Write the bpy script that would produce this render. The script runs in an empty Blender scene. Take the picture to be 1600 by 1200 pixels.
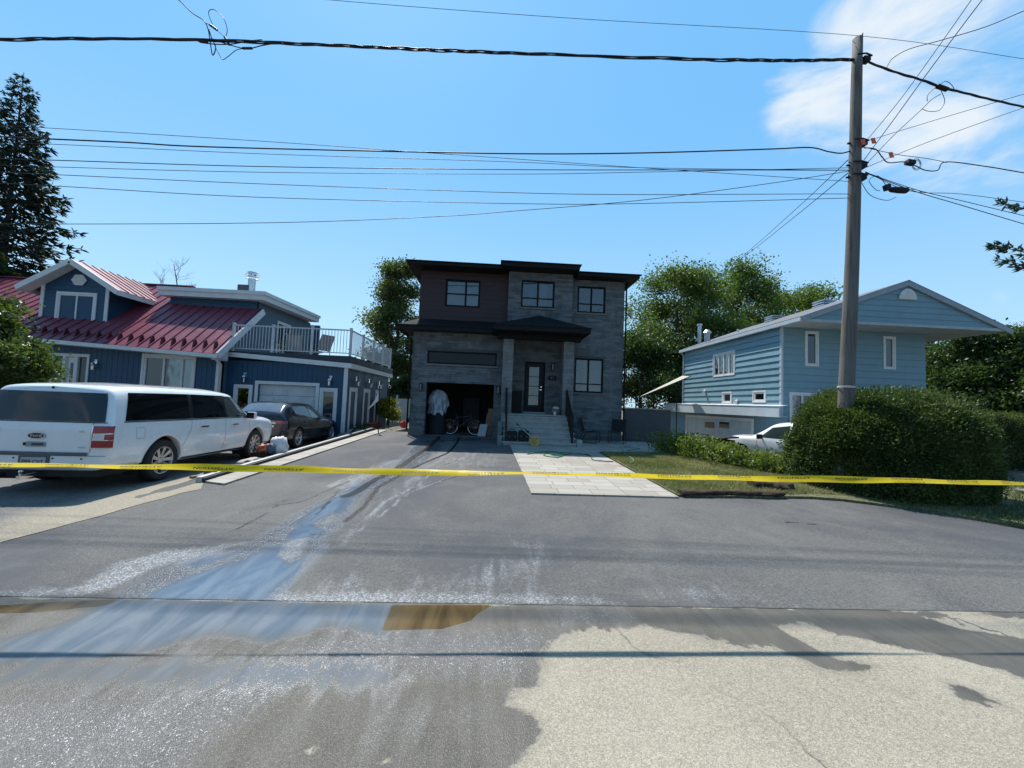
import bpy, bmesh, math, random
import numpy as np
from mathutils import Vector, Matrix, noise as mnoise
R = math.radians
scene = bpy.context.scene
# ------------------------------------------------------------------ camera, world, sun, exposure
FPX, PSI, PIT, ROL, CAM = 595.0, R(2.6), R(2.85), R(2.25), np.array([0, 0, 1.7])
FW = np.array([math.sin(PSI)*math.cos(PIT), math.cos(PSI)*math.cos(PIT), math.sin(PIT)])
R0 = np.array([math.cos(PSI), -math.sin(PSI), 0.0]); U0 = np.cross(R0, FW)
RT = math.cos(ROL)*R0+math.sin(ROL)*U0; UP = -math.sin(ROL)*R0+math.cos(ROL)*U0
cd = bpy.data.cameras.new('camera'); cam = bpy.data.objects.new('camera', cd)
scene.collection.objects.link(cam); scene.camera = cam
cd.sensor_fit = 'HORIZONTAL'; cd.sensor_width = 36; cd.lens = FPX/1600*36
cd.clip_start = 0.05; cd.clip_end = 2000
cam.matrix_world = Matrix(((RT[0], UP[0], -FW[0], CAM[0]), (RT[1], UP[1], -FW[1], CAM[1]), (RT[2], UP[2], -FW[2], CAM[2]), (0, 0, 0, 1)))
SUN_EL, SUN_AZ = R(61), R(26)            # azimuth: towards -X from +Y
SUN_DIR = Vector((-math.sin(SUN_AZ)*math.cos(SUN_EL), math.cos(SUN_AZ)*math.cos(SUN_EL), math.sin(SUN_EL)))
sl = bpy.data.lights.new('sun', 'SUN'); sl.energy = 5.0; sl.angle = R(1.1); sl.color = (1.0, .955, .89)
so = bpy.data.objects.new('sun', sl); scene.collection.objects.link(so)
so.rotation_euler = SUN_DIR.to_track_quat('Z', 'Y').to_euler(); so.location = (0, 0, 30)
scene.view_settings.view_transform = 'Standard'; scene.view_settings.look = 'None'
scene.view_settings.exposure = 0.32; scene.view_settings.gamma = 1
world = bpy.data.worlds.new('World'); scene.world = world; world.use_nodes = True

def nd(nt, ty, ins=None, **at):
    n = nt.nodes.new(ty)
    for k, v in at.items(): setattr(n, k, v)
    for k, v in (ins or {}).items():
        s = n.inputs[k]
        if isinstance(v, bpy.types.NodeSocket): nt.links.new(v, s)
        else:
            if isinstance(v, (tuple, list)) and len(v) == 3 and s.type == 'RGBA': v = (*v, 1)
            s.default_value = v
    return n
def mathn(nt, op, a, b=0.0, clamp=False):
    n = nt.nodes.new('ShaderNodeMath'); n.operation = op; n.use_clamp = clamp
    for i, v in enumerate((a, b)):
        if isinstance(v, bpy.types.NodeSocket): nt.links.new(v, n.inputs[i])
        else: n.inputs[i].default_value = v
    return n.outputs[0]
def mixc(nt, f, a, b, mode='MIX'):
    n = nt.nodes.new('ShaderNodeMix'); n.data_type = 'RGBA'; n.blend_type = mode
    for i, v in ((0, f), (6, a), (7, b)):
        s = n.inputs[i]
        if isinstance(v, bpy.types.NodeSocket): nt.links.new(v, s)
        else: s.default_value = (*v, 1) if isinstance(v, (tuple, list)) and len(v) == 3 else v
    return n.outputs[2]
def mixf(nt, f, a, b):
    n = nt.nodes.new('ShaderNodeMix'); n.data_type = 'FLOAT'
    for i, v in ((0, f), (2, a), (3, b)):
        s = n.inputs[i]
        if isinstance(v, bpy.types.NodeSocket): nt.links.new(v, s)
        else: s.default_value = v
    return n.outputs[0]
def sstep(nt, v, lo, hi, o0=0.0, o1=1.0):
    n = nd(nt, 'ShaderNodeMapRange', {0: v, 1: lo, 2: hi, 3: o0, 4: o1}, interpolation_type='SMOOTHSTEP'); return n.outputs[0]

nt = world.node_tree; nt.nodes.clear()
sky = nd(nt, 'ShaderNodeTexSky', sky_type='NISHITA', sun_disc=False, sun_elevation=SUN_EL, sun_rotation=-SUN_AZ, altitude=50, air_density=1.0, dust_density=.6, ozone_density=3.0)
tc = nd(nt, 'ShaderNodeTexCoord')
dirv = nd(nt, 'ShaderNodeVectorMath', {0: tc.outputs['Generated']}, operation='NORMALIZE').outputs[0]
def blob(d, r0, r1):
    d = Vector(d).normalized()
    dt = nd(nt, 'ShaderNodeVectorMath', {0: dirv, 1: tuple(d)}, operation='DOT_PRODUCT').outputs['Value']
    return sstep(nt, dt, math.cos(R(r1)), math.cos(R(r0)))
def ray(x, y):
    return FW*FPX+RT*(x-800)+UP*(600-y)
mp = nd(nt, 'ShaderNodeMapping', {0: dirv, 'Rotation': (0.3, 0.5, 0.35), 'Scale': (1.0, 1.0, 3.0)}).outputs[0]
n1 = nd(nt, 'ShaderNodeTexNoise', {'Vector': mp, 'Scale': 3.2, 'Detail': 9.0, 'Roughness': 0.58, 'Distortion': 0.6}).outputs[0]
big = mathn(nt, 'MAXIMUM', blob(ray(1570, 30), 3, 14.5), mathn(nt, 'MULTIPLY', blob(ray(1330, 110), 1, 9), 0.82))
big = mathn(nt, 'MAXIMUM', big, mathn(nt, 'MULTIPLY', blob(ray(1590, 480), 0.5, 3.5), 0.75))
big = mathn(nt, 'MAXIMUM', big, mathn(nt, 'MULTIPLY', blob(ray(1700, 110), 3, 10), 0.8))
cl = sstep(nt, mathn(nt, 'ADD', mathn(nt, 'MULTIPLY', big, 0.55), mathn(nt, 'MULTIPLY', mathn(nt, 'SUBTRACT', n1, .5), 2.2)), 0.20, 0.85)
cl = mathn(nt, 'MULTIPLY', cl, sstep(nt, big, .03, .35))
# unseen cloud added behind the viewer; tints reflections and fills shaded fronts
sepw = nd(nt, 'ShaderNodeSeparateXYZ', {0: dirv})
bk = sstep(nt, sepw.outputs[1], 0.05, -0.4)
cl = mathn(nt, 'MAXIMUM', cl, mathn(nt, 'MULTIPLY', mathn(nt, 'MULTIPLY', bk, .5), sstep(nt, n1, 0.56, 0.72)))
elz = nd(nt, 'ShaderNodeSeparateXYZ', {0: dirv}).outputs[2]
grad = mixc(nt, sstep(nt, elz, -.02, .62), (3.9, 6.1, 7.8), (1.5, 4.35, 7.7))
gain = mixc(nt, .72, mixc(nt, 1.0, sky.outputs[0], (.95, 1.06, 1.10), 'MULTIPLY'), grad)
gain = mixc(nt, 1.0, gain, mixc(nt, sstep(nt, sepw.outputs[1], .35, -.45), (1, 1, 1), (.56, .58, .62)), 'MULTIPLY')   # deeper away from the sun, its unseen back level set to fill shaded fronts
col = mixc(nt, mathn(nt, 'MULTIPLY', cl, 0.85), gain, (6.3, 6.6, 6.8))
bg = nd(nt, 'ShaderNodeBackground', {0: col, 1: 0.115})
nd(nt, 'ShaderNodeOutputWorld', {0: bg.outputs[0]})

# ------------------------------------------------------------------ helpers
def pr(q):
    q = np.asarray(q, float)-CAM; z = q@FW
    return np.stack([800+FPX*(q@RT)/z, 600-FPX*(q@UP)/z], -1)
def onY(x, y, Y):
    d = ray(x, y); return Vector(CAM+d*((Y-CAM[1])/d[1]))
def sst(a, b, v):
    t = np.clip((np.asarray(v, float)-a)/(b-a), 0, 1); return t*t*(3-2*t)
def hz(x, y):
    x = np.asarray(x, float); y = np.asarray(y, float)
    c = .024*(np.clip(y, 3.3, 17)-3.3)
    l = np.where(y < 6, .02*(np.clip(y, 3.3, 6)-3.3), .054-.012*(np.clip(y, 6, 17)-6))
    k = sst(-5.7, -5.2, x)
    h = l*(1-k)+c*k
    s = sst(6.3, 8.4, x)*sst(8.6, 10.5, y)
    return h*(1-s)+(-.25)*s
def gz(x, y): return float(hz(x, y))
def onG(x, y):
    d = ray(x, y); lo, hi = .5, 120
    for _ in range(50):
        m = (lo+hi)/2; p = CAM+d*(m/d[1])
        if p[2] > gz(p[0], p[1]): lo = m
        else: hi = m
    return (p[0], p[1])

class MB:
    def __init__(s): s.v = []; s.f = []
    def add(s, vs, fs):
        b = len(s.v); s.v += [tuple(map(float, q)) for q in vs]; s.f += [tuple(i+b for i in f) for f in fs]; return s
    def box(s, x0, x1, y0, y1, z0, z1):
        return s.add([(x0, y0, z0), (x1, y0, z0), (x1, y1, z0), (x0, y1, z0), (x0, y0, z1), (x1, y0, z1), (x1, y1, z1), (x0, y1, z1)],
                     [(0, 3, 2, 1), (4, 5, 6, 7), (0, 1, 5, 4), (1, 2, 6, 5), (2, 3, 7, 6), (3, 0, 4, 7)])
    def obox(s, c, ax, hs):          # oriented box: centre, 3 axes, half sizes
        c = Vector(c); A = [Vector(a).normalized()*h for a, h in zip(ax, hs)]
        vs = [c+A[0]*i+A[1]*j+A[2]*k for k in (-1, 1) for i, j in ((-1, -1), (1, -1), (1, 1), (-1, 1))]
        return s.add(vs, [(0, 3, 2, 1), (4, 5, 6, 7), (0, 1, 5, 4), (1, 2, 6, 5), (2, 3, 7, 6), (3, 0, 4, 7)])
    def bar(s, a, b, w, h=None, upv=(0, 0, 1)):
        a = Vector(a); b = Vector(b); d = b-a; h = h or w; u = Vector(upv)
        x = d.cross(u)
        if x.length < 1e-4: x = d.cross(Vector((0, 1, 0)))
        x.normalize(); z = x.cross(d).normalized()
        return s.obox((a+b)/2, (d, x, z), (d.length/2, w/2, h/2))
    def prism(s, poly, d):           # polygon of 3D points, extruded by vector d
        n = len(poly); P = [Vector(q) for q in poly]; d = Vector(d)
        return s.add(P+[q+d for q in P], [tuple(range(n-1, -1, -1)), tuple(range(n, 2*n))]+[(i, (i+1) % n, n+(i+1) % n, n+i) for i in range(n)])
    def tube(s, pts, r, n=8, cap=True):
        P = [Vector(q) for q in pts]; m = len(P)
        rr = r if isinstance(r, (list, tuple)) else [r]*m
        t0 = (P[1]-P[0]).normalized(); u = t0.orthogonal().normalized(); vs = []
        for i in range(m):
            t = (P[min(i+1, m-1)]-P[max(i-1, 0)])
            t = t.normalized() if t.length > 1e-9 else t0
            u = (u-t*u.dot(t)); u = u.normalized() if u.length > 1e-6 else t.orthogonal().normalized()
            w = t.cross(u)
            vs += [P[i]+(u*math.cos(2*math.pi*k/n)+w*math.sin(2*math.pi*k/n))*rr[i] for k in range(n)]
        fs = [(i*n+k, i*n+(k+1) % n, (i+1)*n+(k+1) % n, (i+1)*n+k) for i in range(m-1) for k in range(n)]
        if cap: fs += [tuple(range(n-1, -1, -1)), tuple(range((m-1)*n, m*n))]
        return s.add(vs, fs)
    def lathe(s, prof, c, ax=(0, 0, 1), n=24):   # profile of (radius, along) pairs
        ax = Vector(ax).normalized(); u = ax.orthogonal().normalized(); w = ax.cross(u); c = Vector(c); vs = []
        for r, h in prof: vs += [c+ax*h+(u*math.cos(2*math.pi*k/n)+w*math.sin(2*math.pi*k/n))*r for k in range(n)]
        m = len(prof)
        fs = [(i*n+k, i*n+(k+1) % n, (i+1)*n+(k+1) % n, (i+1)*n+k) for i in range(m-1) for k in range(n)]
        return s.add(vs, fs)
    def grid(s, P):                  # 2-D list of points
        a = len(P); b = len(P[0])
        return s.add([q for r in P for q in r], [(i*b+j, i*b+j+1, (i+1)*b+j+1, (i+1)*b+j) for i in range(a-1) for j in range(b-1)])

def tag(o, label=None, cat=None, group=None, kind=None):
    for k, v in (('label', label), ('category', cat), ('group', group), ('kind', kind)):
        if v: o[k] = v
    return o
LOCAL = set()
def thing(name, label, cat, loc=(0, 0, 0), group=None, mat=None):
    o = bpy.data.objects.new(name, None); scene.collection.objects.link(o); o.empty_display_size = .2
    if mat is not None: o.matrix_world = mat; LOCAL.add(o.name)
    else: o.location = loc
    return tag(o, label, cat, group)
def link(name, me, parent):
    o = bpy.data.objects.new(name, me); scene.collection.objects.link(o)
    if parent:
        o.parent = parent
        if parent.type == 'EMPTY' and parent.name not in LOCAL: o.matrix_parent_inverse = Matrix.Translation(-parent.location)
    return o
def obj(name, mb, mat, parent=None, smooth=False, bevel=0, label=None):
    me = bpy.data.meshes.new(name); me.from_pydata(mb.v, [], mb.f)
    for m in (mat if isinstance(mat, (list, tuple)) else [mat]): me.materials.append(m)
    if bevel or not smooth:
        bm = bmesh.new(); bm.from_mesh(me)
        bmesh.ops.recalc_face_normals(bm, faces=bm.faces)
        if bevel:
            es = [e for e in bm.edges if len(e.link_faces) == 2 and e.calc_face_angle(0) > .6]
            bmesh.ops.bevel(bm, geom=es, offset=bevel, segments=2, profile=.6, affect='EDGES', clamp_overlap=True)
        bm.to_mesh(me); bm.free()
    if smooth: me.shade_smooth()
    o = link(name, me, parent)
    if label: o['label'] = label
    return o
def fastmesh(name, V, Fq, mat, parent=None):     # numpy verts (n,3), faces (m,k)
    me = bpy.data.meshes.new(name); m, k = Fq.shape
    me.vertices.add(len(V)); me.vertices.foreach_set('co', np.asarray(V, np.float32).ravel())
    me.loops.add(m*k); me.loops.foreach_set('vertex_index', np.asarray(Fq, np.int32).ravel())
    me.polygons.add(m); me.polygons.foreach_set('loop_start', np.arange(0, m*k, k, dtype=np.int32))
    me.update(calc_edges=True); me.validate()
    for q in (mat if isinstance(mat, (list, tuple)) else [mat]): me.materials.append(q)
    return link(name, me, parent)
def text(name, body, size, mat, M4, parent, depth=.002, sx=1, font_bold=False):
    c = bpy.data.curves.new(name, 'FONT'); c.body = body; c.size = size; c.extrude = depth; c.align_x = 'CENTER'; c.align_y = 'CENTER'
    if font_bold: c.offset = size*.02
    c.resolution_u = 3
    t = bpy.data.objects.new(name, c); scene.collection.objects.link(t)
    dg = bpy.context.evaluated_depsgraph_get(); dg.update()
    me = bpy.data.meshes.new_from_object(t.evaluated_get(dg))
    bpy.data.objects.remove(t); bpy.data.curves.remove(c)
    me.transform(M4 @ Matrix.Diagonal((sx, 1, 1, 1))); me.name = name
    me.materials.clear(); me.materials.append(mat)
    return link(name, me, parent)
def frameM(o, x, y):      # matrix whose local x,y axes are the given vectors, at o
    x = Vector(x).normalized(); y = Vector(y).normalized(); z = x.cross(y)
    return Matrix(((x[0], y[0], z[0], o[0]), (x[1], y[1], z[1], o[1]), (x[2], y[2], z[2], o[2]), (0, 0, 0, 1)))
def copy_tree(o, parent=None):
    c = o.copy(); scene.collection.objects.link(c); c.parent = parent
    for ch in [q for q in scene.objects if q.parent == o]: copy_tree(ch, c)
    return c

# ------------------------------------------------------------------ materials
MT = {}
def newmat(name):
    m = bpy.data.materials.new(name); m.use_nodes = True; t = m.node_tree; t.nodes.clear()
    return m, t
def finish(t, **ins):
    b = nd(t, 'ShaderNodeBsdfPrincipled', ins); nd(t, 'ShaderNodeOutputMaterial', {0: b.outputs[0]}); return b
def pmat(name, col, rough=.55, metal=0.0, var=.12, vs=2.5, bump=0.0, bs=60, spec=.5, coat=0.0, streak=0.0):
    if name in MT: return MT[name]
    m, t = newmat(name)
    P = nd(t, 'ShaderNodeNewGeometry').outputs['Position']
    n = nd(t, 'ShaderNodeTexNoise', {'Vector': P, 'Scale': vs, 'Detail': 6.0, 'Roughness': .65}).outputs[0]
    f = sstep(t, n, .3, .7)
    lo = tuple(c*(1-var) for c in col); hi = tuple(min(1, c*(1+var)) for c in col)
    c = mixc(t, f, lo, hi)
    if streak:
        sv = nd(t, 'ShaderNodeMapping', {0: P, 'Scale': (9, 9, .6)}).outputs[0]
        s2 = nd(t, 'ShaderNodeTexNoise', {'Vector': sv, 'Scale': 1.0, 'Detail': 5.0}).outputs[0]
        c = mixc(t, mathn(t, 'MULTIPLY', sstep(t, s2, .5, .75), streak), c, tuple(x*.55 for x in col))
    r = mixf(t, f, max(.02, rough*.85), min(1, rough*1.15))
    ins = {'Base Color': c, 'Roughness': r, 'Metallic': metal, 'Specular IOR Level': spec, 'Coat Weight': coat, 'Coat Roughness': .04}
    if bump:
        n2 = nd(t, 'ShaderNodeTexNoise', {'Vector': P, 'Scale': bs, 'Detail': 4.0}).outputs[0]
        ins['Normal'] = nd(t, 'ShaderNodeBump', {'Strength': bump, 'Distance': .01, 'Height': n2}).outputs[0]
    finish(t, **ins); MT[name] = m; return m
def glassmat(name, tint=(.75, .8, .82), refl=1.0, ior=1.6):
    if name in MT: return MT[name]
    m, t = newmat(name)
    P = nd(t, 'ShaderNodeNewGeometry').outputs['Position']
    n = nd(t, 'ShaderNodeTexNoise', {'Vector': P, 'Scale': 1.3, 'Detail': 2.0}).outputs[0]
    bp = nd(t, 'ShaderNodeBump', {'Strength': .06, 'Distance': .02, 'Height': n}).outputs[0]
    fr = nd(t, 'ShaderNodeFresnel', {'IOR': ior, 'Normal': bp}).outputs[0]
    f = mathn(t, 'MULTIPLY', fr, refl, True)
    tr = nd(t, 'ShaderNodeBsdfTransparent', {0: tint}).outputs[0]
    gl = nd(t, 'ShaderNodeBsdfGlossy', {0: (1, 1, 1), 'Roughness': .015, 'Normal': bp}).outputs[0]
    mx = nd(t, 'ShaderNodeMixShader', {0: f, 1: tr, 2: gl}).outputs[0]
    nd(t, 'ShaderNodeOutputMaterial', {0: mx}); MT[name] = m; return m
def darkglass(name, col=(.006, .007, .008), spec=.8):
    return pmat(name, col, rough=.02, var=.1, spec=spec)
def leafmat(name, a, b, trans=.35, rough=.45, scale=.9):
    if name in MT: return MT[name]
    m, t = newmat(name)
    g = nd(t, 'ShaderNodeNewGeometry')
    n = nd(t, 'ShaderNodeTexNoise', {'Vector': g.outputs['Position'], 'Scale': scale, 'Detail': 3.0}).outputs[0]
    f = mathn(t, 'ADD', mathn(t, 'MULTIPLY', sstep(t, n, .3, .7), .55), mathn(t, 'MULTIPLY', g.outputs['Random Per Island'], .45))
    c = mixc(t, f, a, b)
    pb = nd(t, 'ShaderNodeBsdfPrincipled', {'Base Color': c, 'Roughness': rough, 'Specular IOR Level': .4}).outputs[0]
    tb = nd(t, 'ShaderNodeBsdfTranslucent', {0: mixc(t, 1.0, c, (1.5, 1.7, .6), 'MULTIPLY')}).outputs[0]
    mx = nd(t, 'ShaderNodeMixShader', {0: trans, 1: pb, 2: tb}).outputs[0]
    nd(t, 'ShaderNodeOutputMaterial', {0: mx}); MT[name] = m; return m
WHITE = pmat('white_paint', (.72, .73, .73), .45, var=.06, streak=.12)
BLACK = pmat('black_paint', (.008, .008, .009), .5, var=.2, spec=.3)
BLKP = pmat('black_plastic', (.011, .011, .012), .6, spec=.3, var=.2, bump=.1, bs=300)
RUB = pmat('rubber', (.014, .014, .015), .75, var=.3, bump=.3, bs=120)
CHROME = pmat('chrome', (.75, .76, .78), .12, metal=1.0, var=.05)
STEEL = pmat('galvanised_steel', (.5, .52, .54), .35, metal=.9, var=.15, bump=.1, bs=30)
CABLE = pmat('cable_black', (.012, .013, .018), .55, var=.2)
# ------------------------------------------------------------------ terrain: ground, road, driveway, pavers, lawn
def poly_w(px): return np.array([onG(x, y) for x, y in px])
def sdp(P, poly):        # signed distance to a polygon, positive inside
    d = np.full(len(P), 1e9); ins = np.zeros(len(P), bool); n = len(poly)
    for i in range(n):
        a = poly[i]; b = poly[(i+1) % n]; e = b-a; w = P-a
        t = np.clip((w@e)/max(e@e, 1e-12), 0, 1); d = np.minimum(d, np.hypot(*(w-t[:, None]*e).T))
        if a[1] != b[1]:
            c = ((a[1] <= P[:, 1]) != (b[1] <= P[:, 1])); xi = a[0]+(P[:, 1]-a[1])/(b[1]-a[1])*(b[0]-a[0]); ins ^= c & (P[:, 0] < xi)
    return np.where(ins, d, -d)
def dline(P, pts):
    d = np.full(len(P), 1e9)
    for a, b in zip(pts[:-1], pts[1:]):
        e = b-a; w = P-a; t = np.clip((w@e)/max(e@e, 1e-12), 0, 1); d = np.minimum(d, np.hypot(*(w-t[:, None]*e).T))
    return d
def area(P, px, soft=.1, k=1.0): return k*sst(-soft*2.2, soft*2.2, sdp(P, poly_w(px)))
def stroke(P, px, w, k=1.0): return k*(1-sst(w*.3, w, dline(P, poly_w(px))))
def mx(*a):
    r = a[0]
    for q in a[1:]: r = np.maximum(r, q)
    return r
def stains_and_glints(P):
    z = np.zeros(len(P))
    wetroad = sst(-.1, .1, 3.3-P[:, 1])
    dry = area(P, [(848, 1020), (862, 1000), (900, 988), (938, 980), (1010, 976), (1070, 990), (1150, 1003), (1232, 1002), (1195, 972), (1300, 975), (1420, 1000), (1520, 1020), (1640, 1012), (1640, 1240), (700, 1240), (775, 1205), (800, 1165), (815, 1130), (788, 1100), (800, 1085), (838, 1078), (848, 1050)], .12)
    dry = mx(dry, area(P, [(1440, 964), (1600, 960), (1640, 985), (1600, 998), (1500, 985)], .06, .8))
    wt = mx(area(P, [(1290, 955), (1400, 985), (1530, 1014), (1640, 1028), (1640, 1058), (1560, 1042), (1480, 1022), (1380, 1003), (1300, 985)], .10),
            area(P, [(1205, 985), (1262, 1012), (1310, 1030), (1372, 1040), (1330, 1052), (1280, 1042), (1235, 1020)], .06),
            area(P, [(1468, 1058), (1530, 1076), (1562, 1100), (1500, 1096)], .07, .8), area(P, [(1335, 1068), (1410, 1080), (1380, 1090)], .06, .5),
            area(P, [(780, 1140), (830, 1120), (850, 1150), (800, 1180)], .08, .6))
    dryp = .8*mx(area(P, [(405, 1150), (430, 1142), (448, 1152), (420, 1165)], .03), area(P, [(468, 1165), (505, 1160), (500, 1185), (475, 1190)], .03), area(P, [(55, 1120), (75, 1118), (70, 1130)], .02), area(P, [(580, 1180), (620, 1172), (640, 1200), (590, 1210)], .04))
    wet = np.clip(wetroad*(1-dry)+wt-dryp, 0, 1)
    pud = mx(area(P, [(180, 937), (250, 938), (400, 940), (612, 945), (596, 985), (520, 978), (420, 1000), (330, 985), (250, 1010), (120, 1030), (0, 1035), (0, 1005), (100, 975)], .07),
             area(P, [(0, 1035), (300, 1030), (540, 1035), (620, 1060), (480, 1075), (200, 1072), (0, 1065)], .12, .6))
    och = mx(area(P, [(612, 945), (770, 945), (748, 958), (735, 970), (690, 983), (597, 985)], .03), area(P, [(-60, 950), (60, 942), (190, 936), (165, 946), (60, 957), (-60, 960)], .03))
    painted_shine = mx(area(P, [(520, 985), (700, 985), (870, 985), (840, 1030), (820, 1060), (520, 1060), (420, 1100), (330, 1150), (250, 1240), (-80, 1240), (-80, 1100), (300, 1080)], .15), area(P, [(850, 950), (1030, 950), (1000, 970), (860, 985)], .08, .7),
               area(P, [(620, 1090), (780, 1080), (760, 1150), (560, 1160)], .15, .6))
    stream = mx(.8*area(P, [(650, 690), (700, 684), (690, 705), (660, 728), (600, 752), (560, 785), (530, 775), (590, 735), (630, 712)], .15), area(P, [(640, 722), (600, 735), (555, 752), (515, 775), (475, 795), (440, 815), (400, 845), (340, 868), (255, 888), (190, 918), (178, 938), (430, 940), (470, 890), (500, 855), (525, 828), (552, 798), (575, 770), (620, 745), (660, 728)], .1))
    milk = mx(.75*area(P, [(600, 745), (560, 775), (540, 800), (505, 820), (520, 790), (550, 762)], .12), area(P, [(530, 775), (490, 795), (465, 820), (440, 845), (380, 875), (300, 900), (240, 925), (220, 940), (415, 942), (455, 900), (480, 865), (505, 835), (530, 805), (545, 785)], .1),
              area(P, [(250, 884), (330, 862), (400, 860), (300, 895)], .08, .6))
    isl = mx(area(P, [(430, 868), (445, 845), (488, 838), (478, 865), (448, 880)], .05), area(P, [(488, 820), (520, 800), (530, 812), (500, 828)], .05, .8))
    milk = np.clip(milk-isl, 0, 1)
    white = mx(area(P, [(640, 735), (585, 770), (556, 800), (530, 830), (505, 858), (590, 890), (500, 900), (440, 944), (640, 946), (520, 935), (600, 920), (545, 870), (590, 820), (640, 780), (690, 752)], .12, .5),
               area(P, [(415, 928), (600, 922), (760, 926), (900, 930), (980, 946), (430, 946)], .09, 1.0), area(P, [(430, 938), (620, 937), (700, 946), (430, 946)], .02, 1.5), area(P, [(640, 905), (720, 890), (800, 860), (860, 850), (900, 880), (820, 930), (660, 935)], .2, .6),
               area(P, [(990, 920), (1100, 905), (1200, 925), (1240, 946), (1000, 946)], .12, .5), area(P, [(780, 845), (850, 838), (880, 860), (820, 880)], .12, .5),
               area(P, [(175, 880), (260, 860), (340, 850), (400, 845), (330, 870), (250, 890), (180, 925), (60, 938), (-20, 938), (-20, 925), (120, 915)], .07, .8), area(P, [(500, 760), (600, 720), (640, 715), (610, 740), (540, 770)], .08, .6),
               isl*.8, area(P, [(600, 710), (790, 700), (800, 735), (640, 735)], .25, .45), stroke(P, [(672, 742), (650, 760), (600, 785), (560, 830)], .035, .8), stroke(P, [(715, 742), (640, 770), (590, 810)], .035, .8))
    bl = mx(stroke(P, [(690, 680), (668, 700), (650, 712), (618, 735), (590, 748), (556, 770), (540, 776)], .13), stroke(P, [(720, 680), (712, 695), (700, 708), (655, 727), (622, 745), (590, 762), (570, 790), (540, 815)], .07),
            stroke(P, [(720, 742), (690, 752)], .03), stroke(P, [(445, 782), (420, 800), (380, 822), (345, 838)], .022), stroke(P, [(545, 752), (505, 770), (470, 785), (430, 790)], .05, .8), stroke(P, [(530, 765), (500, 800), (485, 815)], .06, .7),
            stroke(P, [(790, 722), (750, 726), (715, 720), (690, 728)], .03, .8), stroke(P, [(770, 715), (730, 712), (700, 716)], .03, .7), stroke(P, [(660, 690), (720, 688), (760, 686)], .3, .6), stroke(P, [(1230, 817), (1255, 818), (1278, 820)], .035, .9),
            stroke(P, [(420, 836), (470, 833), (530, 838)], .03, .7))
    A = np.stack([wet, pud, och, white], 1); B = np.stack([bl, milk, painted_shine, stream], 1)
    return A, B
def axis(a, b, segs):    # concatenated ranges with their own steps
    out = []
    for lo, hi, st in segs: out += list(np.arange(lo, hi-1e-6, st))
    return np.array(out+[segs[-1][1]])
def sheet_grid(name, xs, ys, off, mat, stain=False):
    X, Y = np.meshgrid(xs, ys); P = np.stack([X.ravel(), Y.ravel()], 1); Z = hz(P[:, 0], P[:, 1])+off
    nx = len(xs); i = np.arange(len(ys)-1)[:, None]*nx+np.arange(nx-1)[None]; i = i.ravel()
    o = fastmesh(name, np.column_stack([P, Z]), np.stack([i, i+1, i+nx+1, i+nx], 1), mat)
    o.data.shade_smooth()
    if stain:
        for nm, arr in zip(('stain_glintA', 'stain_glintB'), stains_and_glints(P)):
            a = o.data.color_attributes.new(nm, 'FLOAT_COLOR', 'POINT'); a.data.foreach_set('color', arr.astype(np.float32).ravel())
    return tag(o, kind='structure')
def sheet_poly(name, poly, off, mat, step=.5, kind='structure', skirt=0):
    bm = bmesh.new(); f = bm.faces.new([bm.verts.new((x, y, 0)) for x, y in poly])
    if f.normal.z < 0: f.normal_flip()
    xs = [p[0] for p in poly]; ys = [p[1] for p in poly]
    for ax, lo, hi in ((0, min(xs), max(xs)), (1, min(ys), max(ys))):
        for c in np.arange(lo+step, hi, step):
            co = [0, 0, 0]; co[ax] = c; no = [0, 0, 0]; no[ax] = 1
            bmesh.ops.bisect_plane(bm, geom=bm.verts[:]+bm.edges[:]+bm.faces[:], plane_co=co, plane_no=no)
    for v in bm.verts: v.co.z = gz(v.co.x, v.co.y)+off
    if skirt:
        be = [e for e in bm.edges if e.is_boundary]; r = bmesh.ops.extrude_edge_only(bm, edges=be)
        for v in [q for q in r['geom'] if isinstance(q, bmesh.types.BMVert)]: v.co.z -= skirt
    bmesh.ops.recalc_face_normals(bm, faces=bm.faces)
    me = bpy.data.meshes.new(name); bm.to_mesh(me); bm.free(); me.materials.append(mat)
    if sum(p.normal.z*p.area for p in me.polygons) < 0: me.flip_normals()
    return tag(link(name, me, None), kind=kind)

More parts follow.
